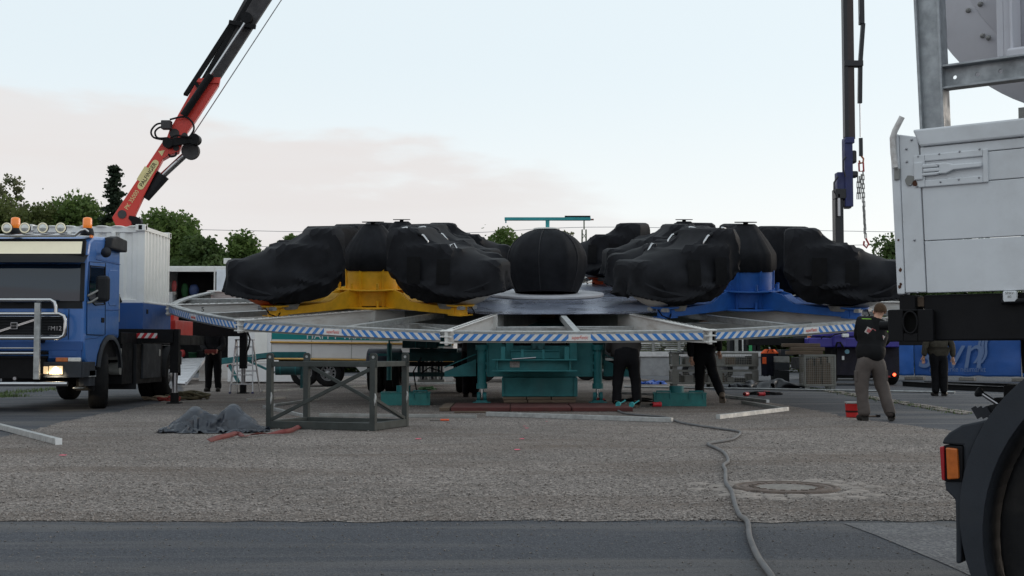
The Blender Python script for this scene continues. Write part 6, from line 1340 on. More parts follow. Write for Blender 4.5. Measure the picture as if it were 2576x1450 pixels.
# rear mudguard, tail lamp, tyre
def circ(p, q, r):
    a = p.x * (q.y - r.y) - p.y * (q.x - r.x) + q.x * r.y - r.x * q.y
    s1, s2, s3 = p.length_squared, q.length_squared, r.length_squared
    bx = (s1 * (q.y - r.y) + s2 * (r.y - p.y) + s3 * (p.y - q.y)) / (2 * a); by = (s1 * (r.x - q.x) + s2 * (p.x - r.x) + s3 * (q.x - p.x)) / (2 * a)
    c = V(bx, by); return c, (p - c).length
co, ro = circ(SP(2414, 1313), SP(2446, 1124), SP(2571, 957)); ci, ri = circ(SP(2473, 1313), SP(2489, 1218), SP(2576, 1055))
def guard(m):
    n = 30; vs = []
    for k in range(n + 1):
        t = R(200) - R(170) * k / n
        po = co + V(math.cos(t), math.sin(t)) * ro; pi_ = ci + V(math.cos(t), math.sin(t)) * ri
        vs += [(po.x, .0, po.y), (po.x, .52, po.y), (pi_.x, .52, pi_.y), (pi_.x, -.004, pi_.y)]
    m.add(vs, [(4 * k + j, 4 * k + (j + 1) % 4, 4 * k + 4 + (j + 1) % 4, 4 * k + 4 + j) for k in range(n) for j in range(4)] + [(0, 1, 2, 3)])
M_gd = mat('mudguard_grey', (.030, .034, .042), .45, var=.12, vs=5, dirt=.25, dcol=(.06, .058, .055), ds=6, bump=.05, bs=120)
mb = MB(); mb.smooth = False; guard(mb); mb.build('mudguard', M_gd, fb, bevel=.006)
ap = [SP(u, v) for u, v in ((2364, 1118), (2370, 1104), (2382, 1090), (2415, 1070), (2484, 1056), (2462, 1092), (2440, 1140), (2424, 1212), (2418, 1300), (2414, 1420), (2400, 1420), (2400, 1337), (2398, 1259), (2374, 1234), (2371, 1212), (2419, 1212), (2419, 1122))]
fprism('tail_apron', M_gd, ap, .02, .40, bevel=.008)
lm = [SP(u, v) for u, v in ((2363, 1124), (2374, 1123), (2376, 1210), (2368, 1207))]; fprism('tail_lens', M_lampR, lm, .0, .30, bevel=.004)
lm = [SP(u, v) for u, v in ((2379, 1126), (2408, 1129), (2412, 1205), (2383, 1207))]; fprism('side_lens', M_lampA, lm, -.004, .28, bevel=.005)
lm = [SP(u, v) for u, v in ((2370, 1121), (2419, 1124), (2419, 1212), (2372, 1212))]; fprism('lamp_housing', M_black, lm, .012, .34)
rt = ri - .035
t_ = MB(); Aw = Matrix.Translation((ci.x, .19, ci.y - .01)) @ Matrix(((1, 0, 0, 0), (0, 0, -1, 0), (0, 1, 0, 0), (0, 0, 0, 1)))
t_.lathe([(rt * .56, .15), (rt * .60, .16), (rt * .9, .155), (rt * .97, .13), (rt, .09), (rt, -.09), (rt * .97, -.13), (rt * .9, -.155)], 60, Aw); to_ = t_.build('tyre', M_tyre, fb)
MB().lathe([(rt * .56, .15), (rt * .5, .06), (rt * .2, .05), (0, .07)], 40, Aw).build('rim', M_dgrey, to_)
# step, lever and boxes behind the mudguard
st = [SP(u, v) for u, v in ((2427, 1035), (2425, 1030), (2436, 1026), (2486, 1017), (2492, 1060), (2436, 1064), (2434, 1045))]; so = fprism('ribbed_step', M_plastic, st, .28, .60)
for u in (2446, 2460, 2474): a, b = SP(u, 1025, .25), SP(u + 16, 1052, .25); MB().bar(V(a.x, .265, a.y), V(b.x, .265, b.y), .02, .008, up=(0, 1, 0)).build('step_rib', M_dgrey, so)
a, b, c = SP(2455, 984, .3), SP(2472, 992, .3), SP(2512, 1018, .3)
lv = MB().cyl(V(b.x, .3, b.y), V(c.x, .3, c.y), .009, n=12).build('lever', M_steel, fb)
kn = MB(); kn.tube([V(a.x, .3, a.y).lerp(V(b.x, .3, b.y), t) for t in (0, .08, .25, .5, .8, 1)], lambda t: (.008, .017, .021, .020, .014, .011)[int(round(t * 5))], 14); kn.build('lever_knob', M_plastic, lv)
fprism('valve_box', M_black, [SP(u, v, .4) for u, v in ((2499, 1001), (2545, 1000), (2545, 1060), (2499, 1060))], .4, .7); fprism('battery_box', M_black, [SP(u, v, .5) for u, v in ((2524, 969), (2640, 966), (2640, 1060), (2524, 1060))], .5, 1.0)
fprism('hanging_flap', M_black, [SP(u, v, .6) for u, v in ((2566, 840), (2640, 840), (2640, 940), (2571, 940), (2567, 880))], .6, .64)
MB().cyl((ci.x, .3, ci.y), (ci.x, 2.0, ci.y), .07, n=16).build('axle', M_black, fb)
wt2 = MB(); A2 = Matrix.Translation((ci.x, 1.9, ci.y - .01)) @ Matrix(((1, 0, 0, 0), (0, 0, 1, 0), (0, 1, 0, 0), (0, 0, 0, 1))); wt2.lathe([(rt * .56, .15), (rt * .9, .155), (rt, .09), (rt, -.09), (rt * .9, -.155)], 40, A2); wt2.build('tyre', M_tyre, fb)
# ------------------------------------------------------------ its load: a galvanised frame and a big white drum
of = .55
fr_ = thing('galvanised_gantry', 'galvanised steel frame standing upright on the flatbed lorry', 'steel frame', V(A0.x, A0.y, zb) + NN * of, rz=RZ)
def lp2(u, v, o): p = SP(u, v, o); return V(p.x, p.y - zb)
M_gal2 = mat('galvanised_bright', (.34, .36, .38), .42, .7, var=.18, vs=22, dirt=.25, dcol=(.2, .2, .2), ds=9)
a0, a1, b0, b1 = lp2(2303, 0, of), lp2(2319, 328, of), lp2(2365, 0, of), lp2(2378, 318, of)
up_l = a0 - a1; up_r = b0 - b1
tops = [a1 - up_l * .95, b1 - up_r * .95, b0 + up_r * 1.2, a0 + up_l * 1.2]
MB().prism([tuple(p) for p in tops], .012, Matrix.Translation((0, 0, 0)) @ MXZ).build('upright', M_gal2, fr_, bevel=.003)
MB().prism([tuple(tops[0]), tuple(tops[0] + V(.012, 0)), tuple(tops[3] + V(.012, 0)), tuple(tops[3])], .09, Matrix.Translation((0, -.03, 0)) @ MXZ).build('flange', M_gal2, fr_, bevel=.003)
MB().prism([tuple(tops[1] - V(.012, 0)), tuple(tops[1]), tuple(tops[2]), tuple(tops[2] - V(.012, 0))], .10, Matrix.Translation((0, -.02, 0)) @ MXZ).build('flange', M_gal2, fr_, bevel=.003)
c0, c1 = lp2(2365, 172, of + .03), lp2(2372, 226, of + .03); bz1, bz0 = c0.y, c1.y; hb_ = bz1 - bz0; xs_ = c0.x + .012
web = MB()
def holecell(m, x, z0, z1, r, y):
    h = (z1 - z0) / 2; zc = (z0 + z1) / 2; n = 16; sq, ci_ = [], []
    for k in range(n):
        t = 2 * math.pi * k / n; c, s = math.cos(t), math.sin(t); q = h / max(abs(c), abs(s)); sq.append((x + c * q, y, zc + s * q)); ci_.append((x + c * r, y, zc + s * r))
    m.add(sq + ci_, [(k, (k + 1) % n, n + (k + 1) % n, n + k) for k in range(n)])
hxs = [lp2(2381, 198, of + .03).x, lp2(2427, 190, of + .03).x, lp2(2469, 183, of + .03).x]
hxs[0] = max(hxs[0], xs_ + hb_ / 2 + .002); xcur = xs_
for hx_ in hxs:
    if hx_ - hb_ / 2 > xcur: web.add([(xcur, .03, bz0), (hx_ - hb_ / 2, .03, bz0), (hx_ - hb_ / 2, .03, bz1), (xcur, .03, bz1)], [(0, 1, 2, 3)])
    holecell(web, max(hx_, xcur + hb_ / 2), bz0, bz1, .009, .03); xcur = max(hx_, xcur + hb_ / 2) + hb_ / 2
web.add([(xcur, .03, bz0), (2.6, .03, bz0), (2.6, .03, bz1), (xcur, .03, bz1)], [(0, 1, 2, 3)]); web.build('crossbar_web', M_gal2, fr_, solid=.008)
for z in (bz0, bz1): MB().bx(xs_, 2.6, -.01, .05, z - .005, z + .005).build('crossbar_flange', M_gal2, fr_, bevel=.002)
MB().bx(2.5, 2.6, -.02, .08, 0, 1.6).build('upright', M_gal2, fr_)
od = 1.0
dm_ = thing('white_drum', 'big round white metal drum behind the galvanised frame', 'drum', V(A0.x, A0.y, zb) + NN * od, rz=RZ)
cd_, rd_ = circ(lp2(2367, 97, od), lp2(2420, 162, od), lp2(2576, 258, od))
Ad = Matrix.Translation((cd_.x, 0, cd_.y)) @ Matrix(((1, 0, 0, 0), (0, 0, 1, 0), (0, 1, 0, 0), (0, 0, 0, 1)))
M_drum = mat('drum_white', (.60, .60, .65), .45, var=.05, vs=4, dirt=.25, dcol=(.33, .30, .29), ds=4)
MB().lathe([(0, 0), (rd_, 0), (rd_ + .003, .006), (rd_, .05), (rd_ - .02, .05)], 90, Ad).build('drum_disc', M_drum, dm_)
p_ = lp2(2470, 40, od); ri2 = (p_ - cd_).length
MB().lathe([(0, -.012), (ri2, -.012), (ri2 + .004, 0)], 70, Ad).build('inner_disc', M_drum, dm_)
q0_, q1_ = lp2(2512, 100, od - .1), lp2(2549, 100, od - .1); zq = lp2(2530, 146, od - .1).y
MB().bx(q0_.x, q0_.x + .03, -.13, -.012, zq, zq + .8).bx(q0_.x + .03, q1_.x, -.13, -.118, zq, zq + .8).bx(q1_.x, q1_.x + .012, -.16, -.012, zq, zq + .8).build('bracket', M_drum, dm_, bevel=.004)
MB().bx(lp2(2537, 140, od - .16).x, 2.4, -.20, -.13, zq - .03, zq + .02).build('foot_rail', M_drum, dm_, bevel=.012)
for (u, v) in ((2436, 27), (2468, 13), (2366, 78), (2474, 92), (2489, 97)):
    p = lp2(u, v, od); MB().lathe([(0, .015), (.008, .014), (.011, .006), (.013, 0)], 8, Matrix.Translation((p.x, -.001 if u < 2440 else -.013, p.y)) @ Matrix.Rotation(R(90), 4, 'X')).build('bolt', M_galvd, dm_)
z_low = cd_.y - rd_
MB().bx(cd_.x - .4, cd_.x + .4, -.05, .4, 0, max(.05, z_low + .06)).build('cradle', M_galvd, dm_)

# ------------------------------------------------------------ people
def skin(name, joints, edges, root, m, parent, sub=2):
    names = list(joints); idx = {n: i for i, n in enumerate(names)}
    me = bpy.data.meshes.new(name); me.from_pydata([tuple(joints[n][0]) for n in names], [(idx[a], idx[b]) for a, b in edges], [])
    o = bpy.data.objects.new(name, me); COL.objects.link(o)
    o.modifiers.new('skin', 'SKIN'); s = o.modifiers.new('sub', 'SUBSURF'); s.levels = sub; s.render_levels = sub
    for n in names:
        sv = me.skin_vertices[0].data[idx[n]]; r = joints[n][1]; sv.radius = (r, r) if not isinstance(r, tuple) else r
        sv.use_root = (n == root)
    dg = bpy.context.evaluated_depsgraph_get(); me2 = bpy.data.meshes.new_from_object(o.evaluated_get(dg))
    bpy.data.objects.remove(o); me2.materials.clear(); me2.materials.append(m)
    for p in me2.polygons: p.use_smooth = True
    ob = bpy.data.objects.new(name, me2); COL.objects.link(ob); ob.parent = parent
    return ob
def person(label, loc, J, top, bottom, shoes, hair=None, sleeve=1.0, hem=.9, bulk=1.0, face=-1, gloves=None, extra=None):
    """J: joint positions in metres above loc: neck head sh_l el_l wr_l sh_r ... hip_l kn_l an_l toe_l ..., pelvis, waist, chest"""
    t = thing('person', label, 'person', loc)
    J = {k: V(*v) for k, v in J.items()}
    hd = (J['head'] - J['neck']).normalized()
    b = {'pelvis': (J['pelvis'], .11), 'waist': (J['waist'], .11), 'chest': (J['chest'], .12), 'neck': (J['neck'], .055), 'jaw': (J['neck'].lerp(J['head'], .55) + V(0, face * .02, 0), .066), 'head': (J['head'], (.082, .092)), 'crown': (J['head'] + hd * .085, .06)}
    e = [('pelvis', 'waist'), ('waist', 'chest'), ('chest', 'neck'), ('neck', 'jaw'), ('jaw', 'head'), ('head', 'crown')]
    for s in 'lr':
        b['sh_' + s] = (J['sh_' + s], .055); b['el_' + s] = (J['el_' + s], .040); b['wr_' + s] = (J['wr_' + s], .028)
        d = (J['wr_' + s] - J['el_' + s]).normalized(); palm = J['wr_' + s] + d * .07; b['pa_' + s] = (palm, (.040, .024))
        e += [('chest', 'sh_' + s), ('sh_' + s, 'el_' + s), ('el_' + s, 'wr_' + s), ('wr_' + s, 'pa_' + s)]
        side_ = d.cross(V(0, 1, 0)); side_ = side_.normalized() if side_.length > .1 else V(1, 0, 0); curl = d.cross(side_).normalized()
        for k, (off, ln) in enumerate(((-.030, .070), (-.010, .082), (.010, .078), (.030, .060))):
            f1 = palm + d * .035 + side_ * off; f2 = f1 + d * ln * .5 + curl * .012 * face; f3 = f2 + d * ln * .35 + curl * .03 * face
            for q, (p_, r_) in enumerate(((f1, .0105), (f2, .0095), (f3, .008))): b['f%d%d_%s' % (k, q, s)] = (p_, r_)
            e += [('pa_' + s, 'f%d0_%s' % (k, s)), ('f%d0_%s' % (k, s), 'f%d1_%s' % (k, s)), ('f%d1_%s' % (k, s), 'f%d2_%s' % (k, s))]
        th = palm - d * .02 + side_ * (-.045); b['t0_' + s] = (th, .012); b['t1_' + s] = (th + d * .05 - side_ * .02, .010); e += [('wr_' + s, 't0_' + s), ('t0_' + s, 't1_' + s)]
        b['hip_' + s] = (J['hip_' + s], .085); b['kn_' + s] = (J['kn_' + s], .055); b['an_' + s] = (J['an_' + s], .038); b['ft_' + s] = (J['toe_' + s].lerp(J['an_' + s], .35), .035)
        e += [('pelvis', 'hip_' + s), ('hip_' + s, 'kn_' + s), ('kn_' + s, 'an_' + s), ('an_' + s, 'ft_' + s)]
    bo = skin('body', b, e, 'pelvis', gloves or M_skin, t); bo.data.materials.append(top); bo.data.materials.append(bottom)
    skinp = [(J['head'], .24)] + [(b['pa_' + s][0], .13) for s in 'lr']
    for f_ in bo.data.polygons:
        if any((f_.center - c).length < r for c, r in skinp): continue
        f_.material_index = 2 if f_.center.z < J['pelvis'].z + .02 else 1
    # clothes
    tr = {'w': (J['waist'] + V(0, 0, .08), (.18 * bulk, .145 * bulk)), 'p': (J['pelvis'], (.20 * bulk, .165 * bulk))}; te = [('w', 'p')]
    for s in 'lr':
        tr['h' + s] = (J['hip_' + s], .150 * bulk); tr['m' + s] = (J['hip_' + s].lerp(J['kn_' + s], .5), .122); tr['k' + s] = (J['kn_' + s], .104); tr['c' + s] = (J['kn_' + s].lerp(J['an_' + s], .5), .098); tr['a' + s] = (J['an_' + s] + V(0, 0, -.035), .092)
        te += [('p', 'h' + s), ('h' + s, 'm' + s), ('m' + s, 'k' + s), ('k' + s, 'c' + s), ('c' + s, 'a' + s)]
    tro = skin('trousers', tr, te, 'p', bottom, t)
    hm = J['pelvis'].lerp(J['waist'], hem)
    jk = {'hem': (hm - V(0, 0, .07), (.225 * bulk, .185 * bulk)), 'w': (J['waist'].lerp(J['chest'], .25), (.225 * bulk, .185 * bulk)), 'c': (J['chest'], (.215 * bulk, .175)), 'u': (J['chest'].lerp(J['neck'], .6), (.17, .13)), 'n': (J['neck'].lerp(J['chest'], -.12), .078)}
    je = [('hem', 'w'), ('w', 'c'), ('c', 'u'), ('u', 'n')]
    for s in 'lr':
        jk['s' + s] = (J['sh_' + s], .108); jk['b' + s] = (J['sh_' + s].lerp(J['el_' + s], .5), .094); jk['e' + s] = (J['el_' + s], .084); jk['r' + s] = (J['el_' + s].lerp(J['wr_' + s], 1.02 * sleeve), .066)
        je += [('u', 's' + s), ('s' + s, 'b' + s), ('b' + s, 'e' + s), ('e' + s, 'r' + s)]
    jo = skin('jacket', jk, je, 'c', top, t)
    for o_, amp, sc in ((tro, .014, 11), (jo, .014, 9)):
        for v_ in o_.data.vertices:
            n_ = v_.co * sc; v_.co += v_.normal * (amp * mnoise.noise(V(n_.x, n_.y, n_.z * .45)) + amp * .6 * mnoise.noise(V(n_.x * .6, n_.y, n_.z * 2.0)))
    for s in 'lr':
        a, toe = J['an_' + s], J['toe_' + s]; d = (toe - a); d.z = 0; L = d.length; d = d.normalized() if L > .02 else V(0, face, 0)
        drop = V(0, 0, toe.z - .02)
        sh = {'heel': (V(a.x, a.y, toe.z + .018) - d * .07, .058), 'mid': (V(a.x, a.y, toe.z + .022) + d * .06, .062), 'toe': (V(a.x, a.y, toe.z + .012) + d * .20, .054), 'ank': (a + V(0, 0, .05), .070)}
        skin('shoe', sh, [('heel', 'mid'), ('mid', 'toe'), ('heel', 'ank')], 'heel', shoes, t)
    if hair:
        hh = MB(); c = J['head'] + hd * .025
        hh.grid(lambda i, j: tuple(c + V(.098 * math.cos(6.283 * i) * math.sin(1.75 * j), .110 * math.sin(6.283 * i) * math.sin(1.75 * j) - face * (.012 + .02 * j), .118 * math.cos(1.75 * j)) * (1 + .05 * mnoise.noise(V(i * 20, j * 20, 0)))), 24, 10, wu=True)
        hh.build('hair', hair, t)
    fy = face; hc = J['head']
    for sx in (-1, 1): MB().lathe([(0, -.012), (.02, -.01), (.03, 0), (.02, .012)], 10, Matrix.Translation(hc + V(sx * .088, 0, -.005)) @ Matrix.Rotation(R(90), 4, 'Y')).build('ear', M_skin, t)
    MB().tube([hc + V(0, fy * .088, .03), hc + V(0, fy * .108, -.01), hc + V(0, fy * .112, -.028), hc + V(0, fy * .092, -.035)], lambda q: .008 + .010 * q, 8).build('nose', M_skin, t)
    if extra: extra(t, J)
    return t
C_black = mat('cloth_black', (.0075, .0075, .009), .85, var=.25, vs=6, bump=.3, bs=14); C_blackt = mat('cloth_black_trouser', (.0065, .0065, .008), .85, var=.25, vs=6, bump=.3, bs=14); C_grey = mat('cloth_grey_trouser', (.078, .063, .057), .85, var=.2, vs=6, bump=.4, bs=12); C_sweat = mat('cloth_grey_sweater', (.050, .046, .046), .9, var=.15, vs=8, bump=.2, bs=20); C_olive = mat('cloth_olive_jacket', (.062, .055, .043), .85, var=.2, vs=6, bump=.3, bs=12); C_navy = mat('cloth_navy', (.012, .013, .022), .85, var=.2, vs=6, bump=.3, bs=12); C_shoe = mat('boot', (.025, .022, .02), .6, var=.3, vs=12); C_brown = mat('boot_brown', (.10, .07, .05), .7, var=.3, vs=12)
def stand(face, sp=.12, hands=None, lean=(0, 0), twist=0.0, hh=1.0):
    f = face; lx, ly = lean
    J = dict(pelvis=(0, 0, .95), waist=(lx * .3, ly * .3, 1.08), chest=(lx * .7, ly * .7, 1.34), neck=(lx, ly, 1.52), head=(lx * 1.1, ly * 1.1 + f * .02, 1.665))
    for s, k in (('l', -1), ('r', 1)):
        J['sh_' + s] = (lx * .95 + k * .19, ly * .95, 1.455); J['hip_' + s] = (k * .095, 0, .90); J['kn_' + s] = (k * (sp * .9), f * .03, .50); J['an_' + s] = (k * sp, 0, .095); J['toe_' + s] = (k * (sp + .03), f * .2, .035)
        J['el_' + s] = (lx * .7 + k * .25, ly * .7 - f * .02, 1.17); J['wr_' + s] = (lx * .6 + k * .25, f * .06, .93)
    if hands:
        for s, (el, wr) in hands.items(): J['el_' + s] = el; J['wr_' + s] = wr
    return {k: tuple(c * hh for c in v) for k, v in J.items()}
# worker at the lorry with a crane remote control
def remote(t, J):
    c = V(*(0.02, -.34, 1.04)); MB().box(c, (.30, .16, .10)).build('remote_control', mat('remote_red', (.16, .02, .015), .5), t, bevel=.01); MB().cyl(c + V(-.07, 0, .05), c + V(-.07, -.01, .11), .012, n=8).cyl(c + V(.06, 0, .05), c + V(.06, -.01, .11), .012, n=8).build('remote_joysticks', M_black, t)
w1p = G(536, 986)
person('worker in black standing by the outrigger and holding a red remote control', w1p, stand(-1, .13, {'l': ((-.27, -.06, 1.17), (-.12, -.30, 1.06)), 'r': ((.27, -.06, 1.17), (.16, -.30, 1.06))}, hh=1.0), C_black, C_blackt, C_shoe, M_hair, extra=remote, face=-1)
# man with his back turned, reaching forward at the flatbed lorry
def back_logo(t, J):
    M = frame(J['chest'] + V(-.015, -.185, -.005), V(.86, -.1, -.5), V(.5, 0, .86))
    lo = MB(); lo.box((0, 0, 0), (.30, .095, .004), M); lo = lo.build('back_patch', mat('patch_cream', (.45, .40, .38), .8, var=.3, vs=40), t); MB().box((.0, 0, .003), (.26, .055, .004), M).build('patch_print', mat('patch_red', (.36, .10, .10), .8, var=.4, vs=60), t); MB().box((-.03, .045, .001), (.10, .03, .004), M).build('patch_top', mat('patch_red', (.36, .10, .10), .8), t)
    M_lime = mat('lime_piping', (.25, .55, .06), .6); MB().bar(V(-.24, -.075, 1.55), V(-.10, -.09, 1.545), .008, .012).build('reflective_piping', M_lime, t); MB().bar(V(.13, -.12, 1.36), V(.19, -.10, 1.30), .008, .012).build('reflective_piping', M_lime, t)
    for s in (-1, 1):
        k = J['kn_l' if s < 0 else 'kn_r'].lerp(J['hip_l' if s < 0 else 'hip_r'], .45); MB().box(k + V(s * .10, 0, 0), (.03, .13, .17)).build('cargo_pocket', C_grey, t, bevel=.012)
mp_ = G(2208, 1060)
Jm = dict(pelvis=(-.10, 0, .93), waist=(-.10, .02, 1.05), chest=(-.04, .08, 1.32), neck=(.05, .12, 1.545), head=(.10, .17, 1.66), sh_l=(-.21, .06, 1.50), sh_r=(.14, .12, 1.42), el_l=(-.20, .28, 1.26), wr_l=(.02, .42, 1.18), el_r=(.22, .26, 1.22), wr_r=(.20, .46, 1.16),
          hip_l=(-.19, 0, .90), hip_r=(-.005, .02, .90), kn_l=(-.235, .03, .50), kn_r=(.085, .04, .52), an_l=(-.195, 0, .095), an_r=(.20, -.02, .095), toe_l=(-.24, .18, .035), toe_r=(.27, .16, .035))
person('worker in grey work trousers and black jacket with back patch bending beside the red bucket', mp_, Jm, mat('jacket_black', (.0075, .0075, .0085), .8, var=.3, vs=6, bump=.35, bs=10), C_grey, C_shoe, M_hair, hem=-.15, bulk=1.10, face=1, extra=back_logo)
# heavy man in grey sweater under the rim
gp = G(1577, 1027)
Jg = stand(1, .19, {'l': ((-.30, .16, 1.20), (-.20, .36, 1.12)), 'r': ((.30, .16, 1.20), (.20, .36, 1.12))}); Jg.update(waist=(0, .10, 1.07), chest=(0, .30, 1.24), neck=(0, .50, 1.34), head=(0, .64, 1.37), sh_l=(-.2, .42, 1.28), sh_r=(.2, .42, 1.28), el_l=(-.28, .6, 1.1), el_r=(.28, .6, 1.1), wr_l=(-.16, .8, 1.05), wr_r=(.16, .8, 1.05)); Jg['hip_l'] = (-.11, 0, .90); Jg['hip_r'] = (.11, 0, .90)
person('stout worker in a grey sweater and black trousers standing under the striped rim', gp, Jg, C_sweat, C_blackt, C_brown, M_hair, bulk=1.22, face=1, hem=-.1)
# walking man in black
kp = G(1772, 1016)
Jk = stand(1, .10, {'l': ((-.30, -.10, 1.18), (-.27, -.12, .93)), 'r': ((.30, .06, 1.20), (.33, .14, 1.06))}, lean=(.02, .05)); Jk.update(hip_r=(.10, 0, .90), kn_r=(.20, -.05, .52), an_r=(.31, -.30, .20), toe_r=(.33, -.24, .06), kn_l=(-.07, .12, .50), an_l=(-.06, .20, .095), toe_l=(-.06, .40, .035))
person('worker in black walking away between the ballast box and the mesh crates', kp, Jk, C_black, C_blackt, C_brown, M_hair, face=1, hem=.1, bulk=1.1)
# man in olive jacket walking along the banners
op = G(2362, 997)
Jo = stand(1, .07, {'l': ((-.31, -.02, 1.18), (-.33, .02, .93)), 'r': ((.33, .0, 1.18), (.36, .04, .90))}); Jo.update(kn_r=(.10, -.06, .50), an_r=(.10, -.05, .095), toe_r=(.20, .10, .035))
person('man in an olive jacket and black trousers walking towards the blue banners', op, Jo, C_olive, C_blackt, C_shoe, M_hair, face=1, hem=-.35, bulk=1.18)
# man in dark clothes behind the jack
xp = G(1183, 1000)
person('person in dark clothes half hidden behind the left teal jack and tyres', xp, stand(1, .10, {'l': ((-.22, .2, 1.18), (-.12, .4, 1.25)), 'r': ((.22, .2, 1.18), (.12, .4, 1.25))}), C_sweat, C_blackt, C_shoe, M_hair, face=1, hem=.2)

# ------------------------------------------------------------ things lying and standing on the gravel
M_rack = mat('rack_grey', (.052, .058, .056), .5, .2, var=.2, vs=6, dirt=.35, dcol=(.10, .095, .085), ds=5)
FR, FL = V(-1.84, 16.4, 0), V(-3.31, 16.9, 0); ux = (FR - FL).normalized(); LW = (FR - FL).length; LDp = 1.05
rk = thing('steel_rack', 'open dark grey steel rack frame with lifting lugs standing on the gravel', 'rack', FL, rz=math.atan2(ux.y, ux.x))
def rkb(name, *bars, bevel=.005):
    mb = MB()
    for (a, b, w, h) in bars: mb.bar(a, b, w, h)
    return mb.build(name, M_rack, rk, bevel=bevel)
P4 = [V(0, 0, 0), V(LW, 0, 0), V(LW, LDp, 0), V(0, LDp, 0)]
for p in P4:
    rkb('post', (p + V(0, 0, .0), p + V(0, 0, .94), .078, .078))
    lg = MB(); lg.prism([(-.055, 0), (.055, 0), (.055, .17), (.03, .195), (-.03, .195), (-.055, .17)], .022, Matrix.Translation((p.x, p.y - .011, .84)) @ MXZ); lg = lg.build('lifting_lug', M_rack, rk, bevel=.004)
    MB().cyl(V(p.x, p.y - .0125, .98), V(p.x, p.y + .0125, .98), .020, n=16).build('lug_disc', M_galv, lg)  # bright solid disc stands in for light seen through the lug
for a, b in ((0, 1), (1, 2), (2, 3), (3, 0)): rkb('bottom_rail', (P4[a] + V(0, 0, .06), P4[b] + V(0, 0, .06), .07, .10))
for a, b in ((0, 1), (3, 2), (1, 2)): rkb('top_rail', (P4[a] + V(0, 0, .885), P4[b] + V(0, 0, .885), .05, .07))
rkb('diagonal_brace', (P4[0] + V(.04, -.02, .13), P4[1] + V(-.04, -.02, .82), .03, .05)); rkb('diagonal_brace', (P4[3] + V(.04, .02, .84), P4[2] + V(-.04, .02, .12), .03, .05)); rkb('diagonal_brace', (P4[1] + V(.01, .04, .42), P4[2] + V(.01, -.04, .12), .03, .045))
rkb('floor_bar', (V(.2, .03, .05), V(LW - .3, LDp - .03, .05), .04, .04)); rkb('floor_bar', (V(LW * .55, .03, .05), V(LW * .8, LDp - .03, .05), .04, .04))
for p in (P4[1], P4[2], P4[0]):
    MB().tube([p + V(.05, -.05, .50), p + V(.065, -.06, .46), p + V(.06, -.06, .38), p + V(.045, -.05, .34), p + V(.04, -.05, .42)], .008, 6, closed=True).build('chain_loop', M_galv, rk)
# step ladder
ldp = G(607, 991); lad = thing('step_ladder', 'aluminium step ladder standing behind the black outrigger jack', 'ladder', ldp)
Hl = 1.32
for s in (-1, 1):
    MB().bar(V(s * .28, 0, 0), V(s * .205, .30, Hl), .03, .06).build('front_rail', M_alu, lad, bevel=.004); MB().bar(V(s * .29, .85, 0), V(s * .20, .36, Hl - .04), .025, .045).build('rear_rail', M_alu, lad, bevel=.004)
    MB().box((s * .28, 0, .02), (.045, .08, .05)).build('rubber_foot', mat('foot_blue', (.03, .03, .12), .6), lad)
for k in range(5): t = (k + 1) / 5.7; MB().box((0, .30 * t + .03, Hl * t), (.54 - .13 * t, .10, .028)).build('tread', M_alu, lad, bevel=.004)
MB().box((0, .33, Hl + .015), (.46, .22, .03)).build('top_platform', M_alu, lad, bevel=.008); MB().bar(V(-.25, .62, .55), V(.25, .62, .55), .02, .03).build('rear_brace', M_alu, lad)
# loose galvanised tubes
tubes = [((-40, 1070), (147, 1120), .07, 'pale square steel tube lying on the gravel in front of the blue lorry'), ((621, 1010), (716, 1004), .05, 'short square tube lying between the jack and the rack'), ((659, 988), (925, 973), .05, 'long thin tube lying beside the living trailer wheels'), ((689, 1024), (800, 1008), .05, 'square tube lying just behind the rack'), ((664, 1028), (764, 1051), .05, 'square tube pointing into the rack'), ((804, 1049), (1196, 1053), .05, 'long dull tube lying behind the open rack'), ((1225, 1048), (1688, 1064), .07, 'longest square tube lying in front of the red planks'),
         ((1806, 1056), (1979, 1035), .07, 'pale square tube lying by the cable'), ((1868, 1016), (1963, 1033), .06, 'dark square tube touching the pale tube'), ((1824, 1001), (1931, 1014), .06, 'grey square tube with a white end at the asphalt edge'), ((1560, 992), (1760, 999), .05, 'square tube lying behind the ballast box and the stout worker'), ((1571, 976), (2400, 990.5), .05, 'very long pale pipe lying in front of the mesh crates'), ((1000, 969), (1150, 967), .06, 'white tube lying under the bogie')]
for k, (a, b, w, l) in enumerate(tubes):
    p, q = G(*a), G(*b); d = q - p
    m_ = M_galv if k not in (5, 8) else M_galvd
    t = thing('steel_tube', l, 'steel tube', p + V(0, 0, .005), group='galvanised tubes lying on the ground')
    if k == 11: MB().cyl(V(0, 0, w / 2), d + V(0, 0, w / 2), w / 2, n=12).build('tube_body', M_galv, t)
    else: MB().bar(V(0, 0, w / 2), d + V(0, 0, w / 2), w, w).build('tube_body', m_, t, bevel=.004)
    e = d.normalized(); MB().bar(d + V(0, 0, w / 2), d + e * .02 + V(0, 0, w / 2), w * 1.02, w * 1.02).build('end_cap', M_decalw if k in (9, 0) else m_, t)
